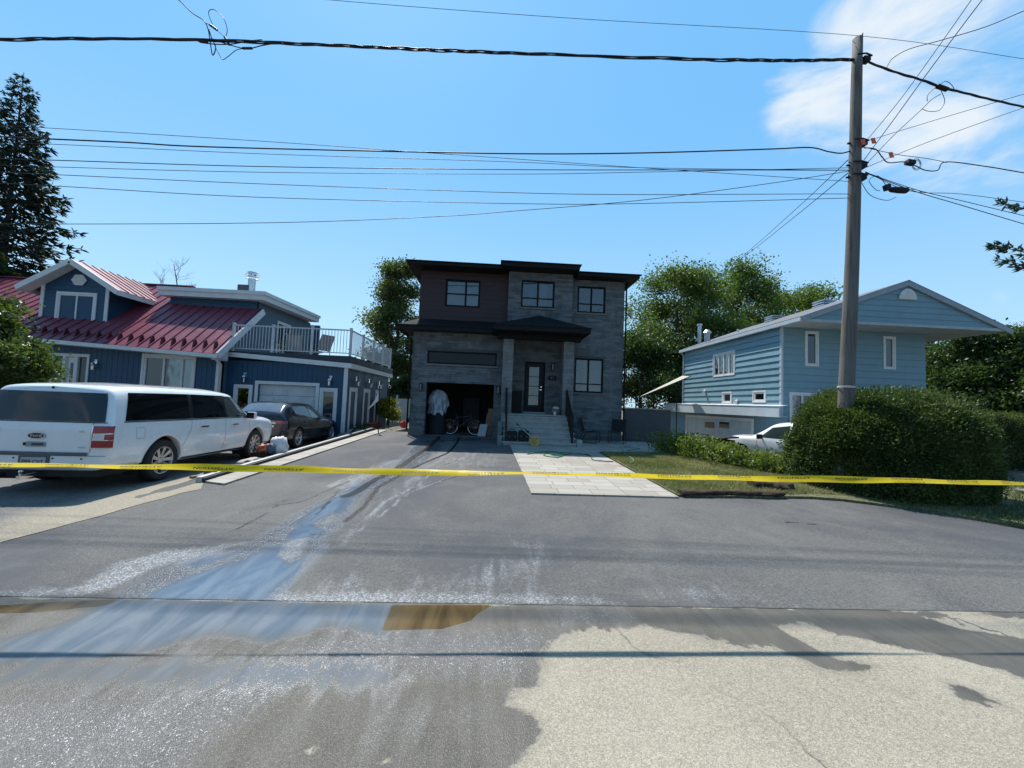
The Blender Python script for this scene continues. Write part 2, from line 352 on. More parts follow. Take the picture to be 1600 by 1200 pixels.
def ground_mat():
    m, t = newmat('ground_soil'); P = nd(t, 'ShaderNodeNewGeometry').outputs['Position']
    n = nd(t, 'ShaderNodeTexNoise', {'Vector': P, 'Scale': .8, 'Detail': 8.0, 'Roughness': .7}).outputs[0]
    n2 = nd(t, 'ShaderNodeTexNoise', {'Vector': P, 'Scale': 25.0, 'Detail': 5.0}).outputs[0]
    c = mixc(t, sstep(t, n, .35, .65), (.10, .085, .055), (.06, .075, .03)); c = mixc(t, sstep(t, n2, .3, .7), c, (.16, .13, .09))
    finish(t, **{'Base Color': c, 'Roughness': .95, 'Normal': nd(t, 'ShaderNodeBump', {'Strength': .8, 'Distance': .03, 'Height': n2}).outputs[0]}); return m
def stain_glint_mat(name, base, base2, wetk, road):
    m, t = newmat(name); P = nd(t, 'ShaderNodeNewGeometry').outputs['Position']
    a = nd(t, 'ShaderNodeAttribute', attribute_name='stain_glintA'); b = nd(t, 'ShaderNodeAttribute', attribute_name='stain_glintB')
    sa = nd(t, 'ShaderNodeSeparateColor', {0: a.outputs[0]}).outputs; sb = nd(t, 'ShaderNodeSeparateColor', {0: b.outputs[0]}).outputs
    wet, pud, och, white = sa[0], sa[1], sa[2], a.outputs['Alpha']; bl, milk, painted_shine, stream = sb[0], sb[1], sb[2], b.outputs['Alpha']
    def noi(s, d=5.0, r=.6, dist=0.0, v=P): return nd(t, 'ShaderNodeTexNoise', {'Vector': v, 'Scale': s, 'Detail': d, 'Roughness': r, 'Distortion': dist}).outputs[0]
    def M(op, x, y=0.0, c=False): return mathn(t, op, x, y, c)
    nb, nm, nf, ng = noi(.55, 6.0, .6), noi(2.2, 9.0, .68, .5), noi(28.0, 6.0, .7), noi(170.0, 2.0)
    flow = nd(t, 'ShaderNodeMapping', {0: P, 'Rotation': (0, 0, .27 if not road else 1.35), 'Scale': (3.2, .55, 1.0)}).outputs[0]
    nfl = noi(1.5, 8.0, .62, 1.2, flow); swirl = noi(.9, 5.0, .55, 2.4, flow)
    vor = nd(t, 'ShaderNodeTexVoronoi', {'Vector': P, 'Scale': 150.0 if road else 95.0}); vd = vor.outputs['Distance']; vc = nd(t, 'ShaderNodeSeparateColor', {0: vor.outputs['Color']}).outputs[0]
    vb = nd(t, 'ShaderNodeSeparateColor', {0: vor.outputs['Color']}).outputs[1]
    def edge(v, n=None, amp=.75, lo=.42, hi=.58, fine=.3):
        w = M('ADD', M('MULTIPLY', M('SUBTRACT', n or nm, .5), amp), M('MULTIPLY', M('SUBTRACT', nf, .5), fine))
        return sstep(t, M('ADD', v, w), lo, hi)
    c = mixc(t, sstep(t, nb, .32, .68), base, base2)
    c = mixc(t, M('MULTIPLY', sstep(t, nm, .48, .72), .5), c, tuple(x*.66 for x in base))
    c = mixc(t, M('MULTIPLY', sstep(t, nf, .4, .75), .35), c, tuple(min(1, x*1.4) for x in base2))
    c = mixc(t, .30 if road else .5, c, mixc(t, M('POWER', vc, 1.3), tuple(x*.4 for x in base), tuple(min(1, x*2.1) for x in base2)))
    rough = M('ADD', .68, M('MULTIPLY', vc, .22))
    if road:
        pk = sstep(t, noi(1.1, 4.0), .55, .75); c = mixc(t, M('MULTIPLY', pk, .35), c, (.33, .26, .20))
        crk = nd(t, 'ShaderNodeTexVoronoi', {'Vector': nd(t, 'ShaderNodeVectorMath', {0: P, 1: nd(t, 'ShaderNodeVectorMath', {0: nd(t, 'ShaderNodeTexNoise', {'Vector': P, 'Scale': 2.0, 'Detail': 5.0}).outputs[1], 'Scale': .6}, operation='SCALE').outputs[0]}).outputs[0], 'Scale': .55}, feature='DISTANCE_TO_EDGE').outputs['Distance']
        c = mixc(t, M('MULTIPLY', sstep(t, crk, .009, .002), M('MULTIPLY', sstep(t, nb, .40, .55), .75)), c, (.05, .046, .04))
        W = edge(wet, noi(1.7, 9.0, .72, .9), 1.5, .44, .56, .35); damp = edge(wet, None, .7, .22, .5, .4)
        c = mixc(t, M('MULTIPLY', damp, .28), c, (.15, .14, .115))
        c = mixc(t, W, c, mixc(t, sstep(t, nfl, .3, .7), wetk, tuple(x*1.55 for x in wetk))); c = mixc(t, M('MULTIPLY', M('MULTIPLY', W, sstep(t, noi(1.6, 7.0, .7), .42, .68)), .6), c, (.128, .114, .088))
        rough = mixf(t, W, rough, .40)
        SH = M('MULTIPLY', edge(painted_shine, nfl, .8, .2, .95), W)
        c = mixc(t, M('MULTIPLY', SH, .42), c, (.155, .155, .158))  # sheen of the wet road painted as a flat grey tint
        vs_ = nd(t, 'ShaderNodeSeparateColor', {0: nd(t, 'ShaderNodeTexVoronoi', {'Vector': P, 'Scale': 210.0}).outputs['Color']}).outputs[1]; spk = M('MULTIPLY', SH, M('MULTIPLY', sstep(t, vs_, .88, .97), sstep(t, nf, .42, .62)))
        rough = mixf(t, SH, rough, .30); c = mixc(t, M('MULTIPLY', spk, .8), c, (.80, .82, .85))  # sun glints on wet grit painted as near-white specks
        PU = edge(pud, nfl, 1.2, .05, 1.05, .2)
        sky_film = mixc(t, sstep(t, swirl, .35, .65), (.10, .13, .165), (.185, .21, .235))  # sky mirrored in the puddle put into its colour as blue-grey
        c = mixc(t, M('MULTIPLY', PU, .8), c, sky_film); rough = mixf(t, PU, rough, .18)
        OC = edge(och, None, .22, .4, .6, .12)
        c = mixc(t, OC, c, mixc(t, sstep(t, nfl, .3, .7), (.062, .040, .016), (.14, .095, .042))); rough = mixf(t, OC, rough, .10)
        flat = M('MAXIMUM', M('MULTIPLY', sstep(t, PU, 0.0, .35), .85), OC)
    else:
        big = noi(.28, 5.0, .6, .8); c = mixc(t, M('MULTIPLY', sstep(t, big, .42, .62), .75), c, (.058, .061, .070)); c = mixc(t, M('MULTIPLY', sstep(t, big, .5, .32), .55), c, (.135, .13, .122))
        dust = sstep(t, noi(.9, 7.0, .7), .5, .75); c = mixc(t, M('MULTIPLY', dust, .38), c, (.19, .18, .165))
        ST = edge(stream, nfl, .9, .25, .75, .25); c = mixc(t, M('MULTIPLY', ST, .75), c, (.075, .088, .105)); rough = mixf(t, ST, rough, .26)
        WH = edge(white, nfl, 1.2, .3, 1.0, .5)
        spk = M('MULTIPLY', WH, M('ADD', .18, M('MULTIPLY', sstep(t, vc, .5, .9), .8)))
        c = mixc(t, M('MULTIPLY', spk, .85), c, (.40, .42, .44)); rough = mixf(t, WH, rough, .42)  # dried residue and wet-grit glints, both painted as pale specks
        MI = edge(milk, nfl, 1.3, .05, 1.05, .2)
        sky_film = mixc(t, sstep(t, swirl, .3, .7), (.075, .125, .190), (.155, .21, .27))  # milky runoff with the blue of the reflected sky painted in
        c = mixc(t, M('MULTIPLY', MI, .85), c, sky_film); rough = mixf(t, MI, rough, .2)
        BL = edge(bl, nfl, 1.0, .42, .68, .3); c = mixc(t, M('MULTIPLY', BL, .92), c, (.012, .013, .014)); rough = mixf(t, BL, rough, .32)
        flat = M('MULTIPLY', sstep(t, MI, 0.0, .5), .6)
    h = M('ADD', vd, M('MULTIPLY', ng, .7))
    bp = nd(t, 'ShaderNodeBump', {'Strength': M('SUBTRACT', .55 if road else .75, M('MULTIPLY', flat, .5 if road else .7)), 'Distance': .006, 'Height': h}).outputs[0]
    finish(t, **{'Base Color': c, 'Roughness': rough, 'Normal': bp, 'Specular IOR Level': .32}); return m
SOIL = ground_mat()
gx = np.unique(np.concatenate([[-900, -300, -120, -60, -40], np.arange(-30, 30.1, .5), [40, 60, 120, 300, 900]]))
gy = np.unique(np.concatenate([[-900, -300, -120, -60, -30, -12], [-6, 0, 3, 3.29], np.arange(3.5, 30, .5), [40, 60, 120, 300, 900]]))
sheet_grid('ground', gx, gy, -.05, SOIL)
ROADM = stain_glint_mat('road_surface', (.235, .208, .160), (.335, .300, .235), (.082, .076, .065), True)
ASPH = stain_glint_mat('driveway_asphalt', (.083, .081, .078), (.115, .112, .106), (.05, .05, .05), False)
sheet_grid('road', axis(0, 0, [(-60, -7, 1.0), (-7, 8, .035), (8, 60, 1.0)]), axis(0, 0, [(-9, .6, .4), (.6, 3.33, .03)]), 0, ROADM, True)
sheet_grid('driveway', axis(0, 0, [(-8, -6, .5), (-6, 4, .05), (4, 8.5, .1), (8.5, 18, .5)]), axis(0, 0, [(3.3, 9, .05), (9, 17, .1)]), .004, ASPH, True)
def gravel_mat():
    m, t = newmat('old_gravel_drive'); P = nd(t, 'ShaderNodeNewGeometry').outputs['Position']
    n = nd(t, 'ShaderNodeTexNoise', {'Vector': P, 'Scale': 1.2, 'Detail': 7.0, 'Roughness': .65}).outputs[0]
    v = nd(t, 'ShaderNodeTexVoronoi', {'Vector': P, 'Scale': 60.0}); vc = nd(t, 'ShaderNodeSeparateColor', {0: v.outputs['Color']}).outputs[0]
    sx = nd(t, 'ShaderNodeSeparateXYZ', {0: P}).outputs
    edge = sstep(t, mathn(t, 'ADD', sx[0], mathn(t, 'MULTIPLY', n, .9)), -5.75, -5.0)
    c = mixc(t, sstep(t, n, .3, .7), (.085, .087, .09), (.135, .134, .13)); c = mixc(t, edge, c, (.31, .27, .20))
    c = mixc(t, .25, c, mixc(t, vc, (.06, .055, .05), (.36, .33, .28)))
    finish(t, **{'Base Color': c, 'Roughness': .9, 'Normal': nd(t, 'ShaderNodeBump', {'Strength': .7, 'Distance': .012, 'Height': v.outputs['Distance']}).outputs[0]}); return m
random.seed(3)
def rough_edge(pts, step=.12, amp=.03):
    out = []
    for (a, b) in zip(pts[:-1], pts[1:]):
        n = max(1, int(math.hypot(b[0]-a[0], b[1]-a[1])/step))
        for i in range(n):
            t = i/n; x = a[0]+(b[0]-a[0])*t; y = a[1]+(b[1]-a[1])*t
            out.append((x+amp*mnoise.noise((x*2.5, y*2.5, 1))*2, y+amp*mnoise.noise((x*2.5, y*2.5, 7))*2))
    return out+[pts[-1]]
LD = rough_edge([(-5.02, 16.6), (-5.02, 10.5), (-5.0, 7.0), (-4.80, 6.6), (-4.98, 5.2), (-5.12, 4.26), (-5.7, 3.55), (-6.4, 3.30)])+[(-30, 3.30), (-30, 16.6)]
sheet_poly('neighbour_drive', LD, .010, gravel_mat(), .5)

def paver_mat():
    m, t = newmat('beige_pavers'); P = nd(t, 'ShaderNodeNewGeometry').outputs['Position']
    br = nd(t, 'ShaderNodeTexBrick', {'Vector': P, 'Color1': (.27, .245, .205, 1), 'Color2': (.39, .36, .31, 1), 'Mortar': (.12, .10, .08, 1), 'Scale': 1.0, 'Mortar Size': .007, 'Mortar Smooth': .2, 'Bias': .1, 'Brick Width': .62, 'Row Height': .30}, offset=.42, squash=.72, squash_frequency=2)
    n = nd(t, 'ShaderNodeTexNoise', {'Vector': P, 'Scale': 1.1, 'Detail': 6.0, 'Roughness': .6}).outputs[0]
    c = mixc(t, mathn(t, 'MULTIPLY', sstep(t, n, .5, .7), .4), br.outputs[0], (.22, .15, .11))
    nf = nd(t, 'ShaderNodeTexNoise', {'Vector': P, 'Scale': 60.0, 'Detail': 3.0}).outputs[0]
    c = mixc(t, mathn(t, 'MULTIPLY', nf, .3), c, (.30, .28, .24))
    h = mathn(t, 'ADD', mathn(t, 'MULTIPLY', mathn(t, 'SUBTRACT', 1.0, br.outputs['Fac']), 1.0), mathn(t, 'MULTIPLY', nf, .25))
    finish(t, **{'Base Color': c, 'Roughness': .75, 'Normal': nd(t, 'ShaderNodeBump', {'Strength': .7, 'Distance': .008, 'Height': h}).outputs[0]}); return m
PAV = paver_mat()
sheet_poly('paver_path', [(.73, 6.83), (3.42, 6.85), (3.37, 12.1), (5.3, 12.3), (6.6, 13.0), (6.6, 15.46), (.61, 15.0), (.61, 13.0)], .034, PAV, .5, skirt=.03)
sheet_poly('paver_border', [(-5.0, 7.0), (-4.58, 6.86), (-4.46, 16.4), (-4.9, 16.4)], .036, PAV, .5, skirt=.03)

def lawn_mat():
    m, t = newmat('dry_sod'); P = nd(t, 'ShaderNodeNewGeometry').outputs['Position']
    n = nd(t, 'ShaderNodeTexNoise', {'Vector': P, 'Scale': 1.3, 'Detail': 6.0, 'Roughness': .65}).outputs[0]
    n2 = nd(t, 'ShaderNodeTexNoise', {'Vector': P, 'Scale': 40.0, 'Detail': 4.0}).outputs[0]
    c = mixc(t, sstep(t, n, .3, .7), (.11, .125, .05), (.24, .22, .12)); c = mixc(t, sstep(t, n2, .35, .7), c, (.05, .045, .025))
    finish(t, **{'Base Color': c, 'Roughness': .95, 'Normal': nd(t, 'ShaderNodeBump', {'Strength': .8, 'Distance': .03, 'Height': n2}).outputs[0]}); return m
LAWN = [(3.43, 6.98), (4.2, 6.96), (5.1, 7.0), (5.9, 7.08), (6.6, 7.0), (7.6, 6.45), (8.4, 5.5), (9.6, 4.4), (14, 3.9), (14, 16.5), (6.62, 15.5), (6.62, 13.0), (5.32, 12.28), (3.43, 12.08)]
sheet_poly('lawn', rough_edge(LAWN, .2, .02), .05, lawn_mat(), .4, skirt=.06)
# ------------------------------------------------------------------ building helpers
def wall_holes(mb, org, ux, uz, W, H, holes, thick, nrm):
    """flat wall panel W x H with rectangular holes (x0,x1,z0,z1), outer face at org, body behind it (-nrm)"""
    org = Vector(org); ux = Vector(ux); uz = Vector(uz); nrm = Vector(nrm)
    xs = sorted({0, W, *[h[0] for h in holes], *[h[1] for h in holes]}); zs = sorted({0, H, *[h[2] for h in holes], *[h[3] for h in holes]})
    xs = [x for x in xs if 0 <= x <= W]; zs = [z for z in zs if 0 <= z <= H]
    inh = lambda x, z: any(a < x < b and c < z < d for a, b, c, d in holes)
    idx = {}
    def vid(i, j, k):
        if (i, j, k) not in idx: idx[i, j, k] = len(mb.v); mb.v.append(tuple(org+ux*xs[i]+uz*zs[j]-nrm*(thick*k)))
        return idx[i, j, k]
    nx, nz = len(xs)-1, len(zs)-1
    solid = lambda i, j: 0 <= i < nx and 0 <= j < nz and not inh((xs[i]+xs[i+1])/2, (zs[j]+zs[j+1])/2)
    for i in range(nx):
        for j in range(nz):
            if not solid(i, j): continue
            mb.f.append((vid(i, j, 0), vid(i+1, j, 0), vid(i+1, j+1, 0), vid(i, j+1, 0)))
            mb.f.append((vid(i, j, 1), vid(i, j+1, 1), vid(i+1, j+1, 1), vid(i+1, j, 1)))
            for (di, dj, a, b) in ((-1, 0, (i, j), (i, j+1)), (1, 0, (i+1, j+1), (i+1, j)), (0, -1, (i+1, j), (i, j)), (0, 1, (i, j+1), (i+1, j+1))):
                if not solid(i+di, j+dj): mb.f.append((vid(*a, 0), vid(*b, 0), vid(*b, 1), vid(*a, 1)))
    return mb
class Loc:               # local frame on a wall: point at (u along, v out, w up)
    def __init__(s, org, ux, n): s.o = Vector(org); s.u = Vector(ux).normalized(); s.n = Vector(n).normalized()
    def p(s, u, v, w): return s.o+s.u*u+s.n*v+Vector((0, 0, w))
    def box(s, mb, u0, u1, v0, v1, w0, w1):
        c = s.p((u0+u1)/2, (v0+v1)/2, (w0+w1)/2); return mb.obox(c, (s.u, s.n, (0, 0, 1)), (abs(u1-u0)/2, abs(v1-v0)/2, abs(w1-w0)/2))
def window(L, parent, u0, u1, w0, w1, fm, gm, depth=.09, fw=.05, mulls=(), bars=(), trim=None, tw=.09, sill=None, blind=None, blind_span=None, name='window'):
    """framed window: L local wall frame; frame set into the wall; panes between mullions"""
    f = MB(); v1, v0 = -.02, -depth
    if trim is not None: v1, v0 = .03, -.05
    f2 = MB()
    for a, b, c, d in ((u0, u1, w0, w0+fw), (u0, u1, w1-fw, w1), (u0, u0+fw, w0+fw, w1-fw), (u1-fw, u1, w0+fw, w1-fw)): L.box(f, a, b, v0, v1, c, d)
    for m in mulls: L.box(f, m-fw*.5, m+fw*.5, v0, v1-.004, w0+fw, w1-fw)
    o = obj(name, f, fm, parent, bevel=.006)
    es = [u0+fw]+[q for m in mulls for q in (m-fw*.5, m+fw*.5)]+[u1-fw]
    for i in range(0, len(es), 2):
        g = MB(); L.box(g, es[i], es[i+1], v0+.03, v0+.036, w0+fw, w1-fw); obj('pane', g, gm, o)
    if bars:
        bm_ = MB()
        for kind, q in bars:
            if kind == 'h':
                for i in range(0, len(es), 2): L.box(bm_, es[i], es[i+1], v0+.037, v1-.012, q-fw*.32, q+fw*.32)
        obj('glazing_bar', bm_, fm, o)
    if trim is not None:
        t = MB()
        for a, b, c, d in ((u0-tw, u1+tw, w1, w1+tw), (u0-tw, u1+tw, w0-tw, w0), (u0-tw, u0, w0, w1), (u1, u1+tw, w0, w1)): L.box(t, a, b, -.02, .045, c, d)
        obj('window_trim', t, trim, o, bevel=.006)
    if sill is not None:
        t = MB(); L.box(t, u0-.06, u1+.06, -.03, .05, w0-.075, w0-.002); obj('sill', t, sill, o, bevel=.008)
    bk = MB(); L.box(bk, u0, u1, v0-.34, v0-.33, w0, w1); obj('room_wall', bk, pmat('dim_room', (.05, .052, .055), .9), o)
    if blind is not None:
        for (a, b, c, d) in (blind_span or [(u0+fw, u1-fw, w0+fw, w1-fw)]):
            q = MB()
            n = max(2, int((b-a)/.05)); P = [[L.p(a+(b-a)*i/n, v0-.06+.018*math.sin(i*2.1), w) for i in range(n+1)] for w in (c, d)]
            q.grid(P); obj('curtain_or_reflection', q, blind, o, smooth=True)
    return o
def brick_mat(name, c1, c2, mort, bw, rh, ms=.006, bump=.5, var=.35):
    m, t = newmat(name); g = nd(t, 'ShaderNodeNewGeometry'); s = nd(t, 'ShaderNodeSeparateXYZ', {0: g.outputs['Position']}).outputs
    u = mathn(t, 'ADD', s[0], s[1]); v = nd(t, 'ShaderNodeCombineXYZ', {0: u, 1: s[2], 2: 0.0}).outputs[0]
    br = nd(t, 'ShaderNodeTexBrick', {'Vector': v, 'Color1': (*c1, 1), 'Color2': (*c2, 1), 'Mortar': (*mort, 1), 'Scale': 1.0, 'Mortar Size': ms, 'Mortar Smooth': .3, 'Bias': -.1, 'Brick Width': bw, 'Row Height': rh}, offset=.37, squash=.7, squash_frequency=3)
    n = nd(t, 'ShaderNodeTexNoise', {'Vector': g.outputs['Position'], 'Scale': 3.0, 'Detail': 7.0, 'Roughness': .7}).outputs[0]
    c = mixc(t, mathn(t, 'MULTIPLY', sstep(t, n, .35, .7), var), br.outputs[0], tuple(x*1.7 for x in c2))
    nf = nd(t, 'ShaderNodeTexNoise', {'Vector': g.outputs['Position'], 'Scale': 45.0, 'Detail': 4.0}).outputs[0]
    h = mathn(t, 'ADD', mathn(t, 'SUBTRACT', 1.0, br.outputs['Fac']), mathn(t, 'MULTIPLY', nf, .35))
    finish(t, **{'Base Color': c, 'Roughness': .8, 'Normal': nd(t, 'ShaderNodeBump', {'Strength': bump, 'Distance': .012, 'Height': h}).outputs[0]}); return m
def lap_siding(mb, L, W, z0, z1, pitch, lip=.018, holes=(), top=None):
    """clapboard rows; each row tilts out at its lower edge. top(u)->z clips the row ends under a slope"""
    z = z0
    while z < z1-1e-3:
        zt = min(z+pitch, z1)
        cuts = sorted({0, W, *[q for h in holes if h[2] < zt and h[3] > z for q in h[:2]]})
        for a, b in zip(cuts[:-1], cuts[1:]):
            if any(h[0] <= a and h[1] >= b and h[2] < zt and h[3] > z for h in holes): 
                # keep slivers above/below a hole edge
                for h in holes:
                    if h[0] <= a and h[1] >= b and h[2] < zt and h[3] > z:
                        if z < h[2]: lap_row(mb, L, a, b, z, h[2], lip, pitch, z)
                        if zt > h[3]: lap_row(mb, L, a, b, h[3], zt, lip, pitch, z)
                continue
            if top:
                a2, b2 = top(z, a, b)
                if b2-a2 < .02: continue
                a3, b3 = top(zt, a, b)
                if b3-a3 < .02: m_ = (a2+b2)/2; a3 = b3 = m_
                mb.add([L.p(a2, lip, z), L.p(b2, lip, z), L.p(b3, .002, zt), L.p(a3, .002, zt), L.p(a2, 0, z), L.p(b2, 0, z)], [(0, 1, 2, 3), (4, 5, 1, 0)])
            else: lap_row(mb, L, a, b, z, zt, lip, pitch, z)
        z = zt
def lap_row(mb, L, a, b, z, zt, lip, pitch, zb):
    l0 = lip*(1-(z-zb)/pitch)+.002; l1 = lip*(1-(zt-zb)/pitch)+.002
    mb.add([L.p(a, l0, z), L.p(b, l0, z), L.p(b, l1, zt), L.p(a, l1, zt), L.p(a, 0, z), L.p(b, 0, z), L.p(a, 0, zt), L.p(b, 0, zt)], [(0, 1, 2, 3), (4, 5, 1, 0), (4, 0, 3, 6), (5, 7, 2, 1)])
def board_siding(mb, L, W, z0, z1, pitch, lip=.012, holes=(), zt=None):
    u = 0
    while u < W-1e-3:
        ub = min(u+pitch, W); um = u+.03
        top = z1 if zt is None else min(zt(u), zt(ub))
        cuts = sorted({z0, top, *[q for h in holes if h[0] < ub and h[1] > u for q in h[2:4] if z0 < q < top]})
        for a, b in zip(cuts[:-1], cuts[1:]):
            if any(h[0] < ub and h[1] > u and h[2] <= a and h[3] >= b for h in holes):
                for h in holes:
                    if h[0] < ub and h[1] > u and h[2] <= a and h[3] >= b:
                        for (c, d) in ((u, min(h[0], ub)), (max(h[1], u), ub)):
                            if d-c > .005: L.box(mb, c, d, 0, lip, a, b)
                continue
            L.box(mb, u+.012, ub, 0, lip, a, b); L.box(mb, u, u+.0115, -.004, .002, a, b)
        u = ub
GLASS = glassmat('window_glass', (.62, .68, .70), 2.5, 1.55)
GLASSD = glassmat('window_glass_dark', (.30, .33, .35), 2.6, 1.6)

# ------------------------------------------------------------------ dark brick house in the middle
BRICK = brick_mat('charcoal_brick', (.070, .086, .095), (.155, .174, .184), (.045, .05, .053), .62, .095)
COLB = brick_mat('column_brick', (.13, .15, .158), (.19, .21, .216), (.08, .085, .088), .5, .14)
PANEL = None
def panel_mat():
    m, t = newmat('burgundy_cladding'); g = nd(t, 'ShaderNodeNewGeometry'); s = nd(t, 'ShaderNodeSeparateXYZ', {0: g.outputs['Position']}).outputs
    n = nd(t, 'ShaderNodeTexNoise', {'Vector': nd(t, 'ShaderNodeMapping', {0: g.outputs['Position'], 'Scale': (1.5, 1, 22)}).outputs[0], 'Scale': 1.5, 'Detail': 6.0}).outputs[0]
    fz = mathn(t, 'FRACT', mathn(t, 'DIVIDE', s[2], .19))
    c = mixc(t, sstep(t, n, .3, .7), (.030, .015, .016), (.050, .024, .025)); c = mixc(t, sstep(t, fz, .06, .02), c, (.012, .006, .006))
    finish(t, **{'Base Color': c, 'Roughness': .55, 'Normal': nd(t, 'ShaderNodeBump', {'Strength': .4, 'Distance': .01, 'Height': sstep(t, fz, .0, .08)}).outputs[0]}); return m
PANEL = panel_mat()
SILL = pmat('dark_stone_sill', (.16, .165, .165), .75, bump=.2)
ROOFB = pmat('black_shingle', (.010, .011, .013), .9, spec=.2, var=.4, vs=14, bump=.6, bs=60)
FASC = pmat('black_fascia', (.007, .007, .008), .6, var=.15, spec=.25)
CONC = pmat('stair_concrete', (.36, .375, .36), .8, var=.16, vs=4, bump=.25, bs=70, streak=.2)
bh = thing('brick_house', 'two storey charcoal brick house with burgundy upper panel, black trim and open garage', 'house', (1, 15.2, .28))
z0h = .0
Lg = Loc((-3.3, 15.2, 0), (1, 0, 0), (0, -1, 0))
w = MB(); wall_holes(w, (-3.3, 15.2, z0h), (1, 0, 0), (0, 0, 1), 3.6, 4.5, [(.60, 3.28, .30, 2.40), (.58, 3.34, 3.14, 3.66)], .25, (0, -1, 0))
w.box(-3.3, -3.05, 15.45, 24.5, 0, 4.5)                       # left flank
w.box(.05, .3, 15.45, 16.15, 0, 4.5)
obj('garage_wall', w, BRICK, bh)
w = MB(); wall_holes(w, (.3, 15.9, 0), (1, 0, 0), (0, 0, 1), 2.72, 4.6, [(.94, 1.80, 1.30, 3.47)], .25, (0, -1, 0)); obj('entry_wall', w, BRICK, bh)
w = MB(); wall_holes(w, (3.02, 15.5, 0), (1, 0, 0), (0, 0, 1), 2.25, 7.0, [(.24, 1.44, 2.24, 3.66), (.27, 1.45, 5.56, 6.68)], .25, (0, -1, 0)); w.box(5.02, 5.27, 15.75, 24.5, 0, 7.0); w.box(3.02, 3.12, 15.76, 15.9, 0, 4.6); obj('corner_wall', w, BRICK, bh)
w = MB(); wall_holes(w, (.40, 15.2, 4.45), (1, 0, 0), (0, 0, 1), 2.62, 2.68, [(.52, 1.88, 1.14, 2.26)], .25, (0, -1, 0)); w.box(.40, .6, 15.45, 16, 4.45, 7.13); w.box(2.82, 3.017, 15.45, 15.8, 4.45, 7.13); obj('bay_wall', w, BRICK, bh)
w = MB(); wall_holes(w, (-3.2, 15.5, 4.52), (1, 0, 0), (0, 0, 1), 3.598, 2.5, [(1.03, 2.45, 1.02, 2.15)], .25, (0, -1, 0)); w.box(-3.2, -3.0, 15.75, 24.5, 4.52, 7.02); obj('cladding', w, PANEL, bh)
w = MB(); w.box(-3.04, 5.02, 24.25, 24.49, 0, 7.0); obj('rear_wall', w, BRICK, bh)
# garage interior
w = MB(); w.box(-3.04, .6, 15.5, 22, .20, .275); obj('garage_floor', w, pmat('garage_floor', (.16, .16, .155), .7), bh)
w = MB(); w.box(-3.04, .6, 22, 22.1, .28, 2.9); w.box(.5, .6, 16.2, 22, .28, 2.9); w.box(-3.04, .6, 15.46, 22.1, 2.9, 3.0); obj('garage_lining', w, pmat('garage_lining', (.12, .12, .12), .9), bh)
w = MB(); w.box(-2.70, -.02, 15.22, 15.42, .24, .305); obj('garage_threshold', w, pmat('threshold_stone', (.2, .17, .165), .8), bh)
for a, b in ((-3.32, -2.73), (.0, .32)): w = MB(); w.box(a, b, 15.165, 15.25, .0, .52); obj('plinth', w, pmat('stone_plinth', (.14, .14, .135), .85, bump=.3), bh)
# roofs
def slab(mb, pts, th):       # roof outline polygon extruded down
    mb.prism(pts, (0, 0, -th))
def fascia_roof(x0, x1, y0, y1, zb, ft, rise, name='roof'):
    m = MB(); m.box(x0, x1, y0, y1, zb, zb+ft)
    e = .06; c = rise/.35
    P = [(x0-e, y0-e, zb+ft), (x1+e, y0-e, zb+ft), (x1+e, y1+e, zb+ft), (x0-e, y1+e, zb+ft)]
    Q = [(x0+c, y0+c, zb+ft+rise), (x1-c, y0+c, zb+ft+rise), (x1-c, y1-c, zb+ft+rise), (x0+c, y1-c, zb+ft+rise)]
    r = MB(); r.add([(*p[:2], p[2]+.002) for p in P]+[(*p[:2], p[2]+.02) for p in P]+Q, [(3, 2, 1, 0), (0, 1, 5, 4), (1, 2, 6, 5), (2, 3, 7, 6), (3, 0, 4, 7), (4, 5, 9, 8), (5, 6, 10, 9), (6, 7, 11, 10), (7, 4, 8, 11), (8, 9, 10, 11)])
    ro = obj(name, r, ROOFB, bh); obj('fascia', m, FASC, ro, bevel=.01)
fascia_roof(-3.62, .1, 14.80, 25.0, 6.98, .13, .30)
fascia_roof(.1, 3.16, 14.55, 25.0, 7.02, .17, .30)
fascia_roof(3.16, 5.70, 14.95, 25.0, 6.93, .14, .30)
# skirt roof over the garage and porch roof
r = MB(); e = 14.55
r.add([(-3.78, e, 4.55), (0.3, e, 4.55), (0.3, 15.49, 4.98), (-3.2, 15.49, 4.98), (-3.78, 16.4, 4.55), (-3.2, 16.4, 4.98), (-3.78, e, 4.50), (0.3, e, 4.50), (-3.78, 16.4, 4.50)],
      [(0, 1, 2, 3), (0, 3, 5, 4), (6, 7, 1, 0), (8, 6, 0, 4)])
ro = obj('skirt_roof', r, ROOFB, bh)
f = MB(); f.box(-3.76, .3, 14.57, 14.60, 4.36, 4.50); f.box(-3.76, .3, 14.60, 15.2, 4.40, 4.43); f.box(-3.76, -3.73, 14.60, 16.4, 4.36, 4.50); f.box(-3.73, -3.3, 15.2, 16.4, 4.40, 4.43); obj('fascia', f, FASC, ro)
g = MB(); g.tube([(-3.7, 14.7, 4.36), (-3.7, 14.75, 4.28), (-3.36, 15.1, 4.08), (-3.36, 15.1, .5)], .035, 8); obj('downspout', g, FASC, bh, smooth=True)
g = MB(); g.tube([(5.33, 15.45, 6.9), (5.33, 15.42, .35)], .035, 8); obj('downspout', g, FASC, bh, smooth=True)
px0, px1, py0 = -.17, 3.45, 13.62
r = MB(); ap = (1.63, 14.55, 5.12); ap2 = (1.63, 15.199, 5.12)
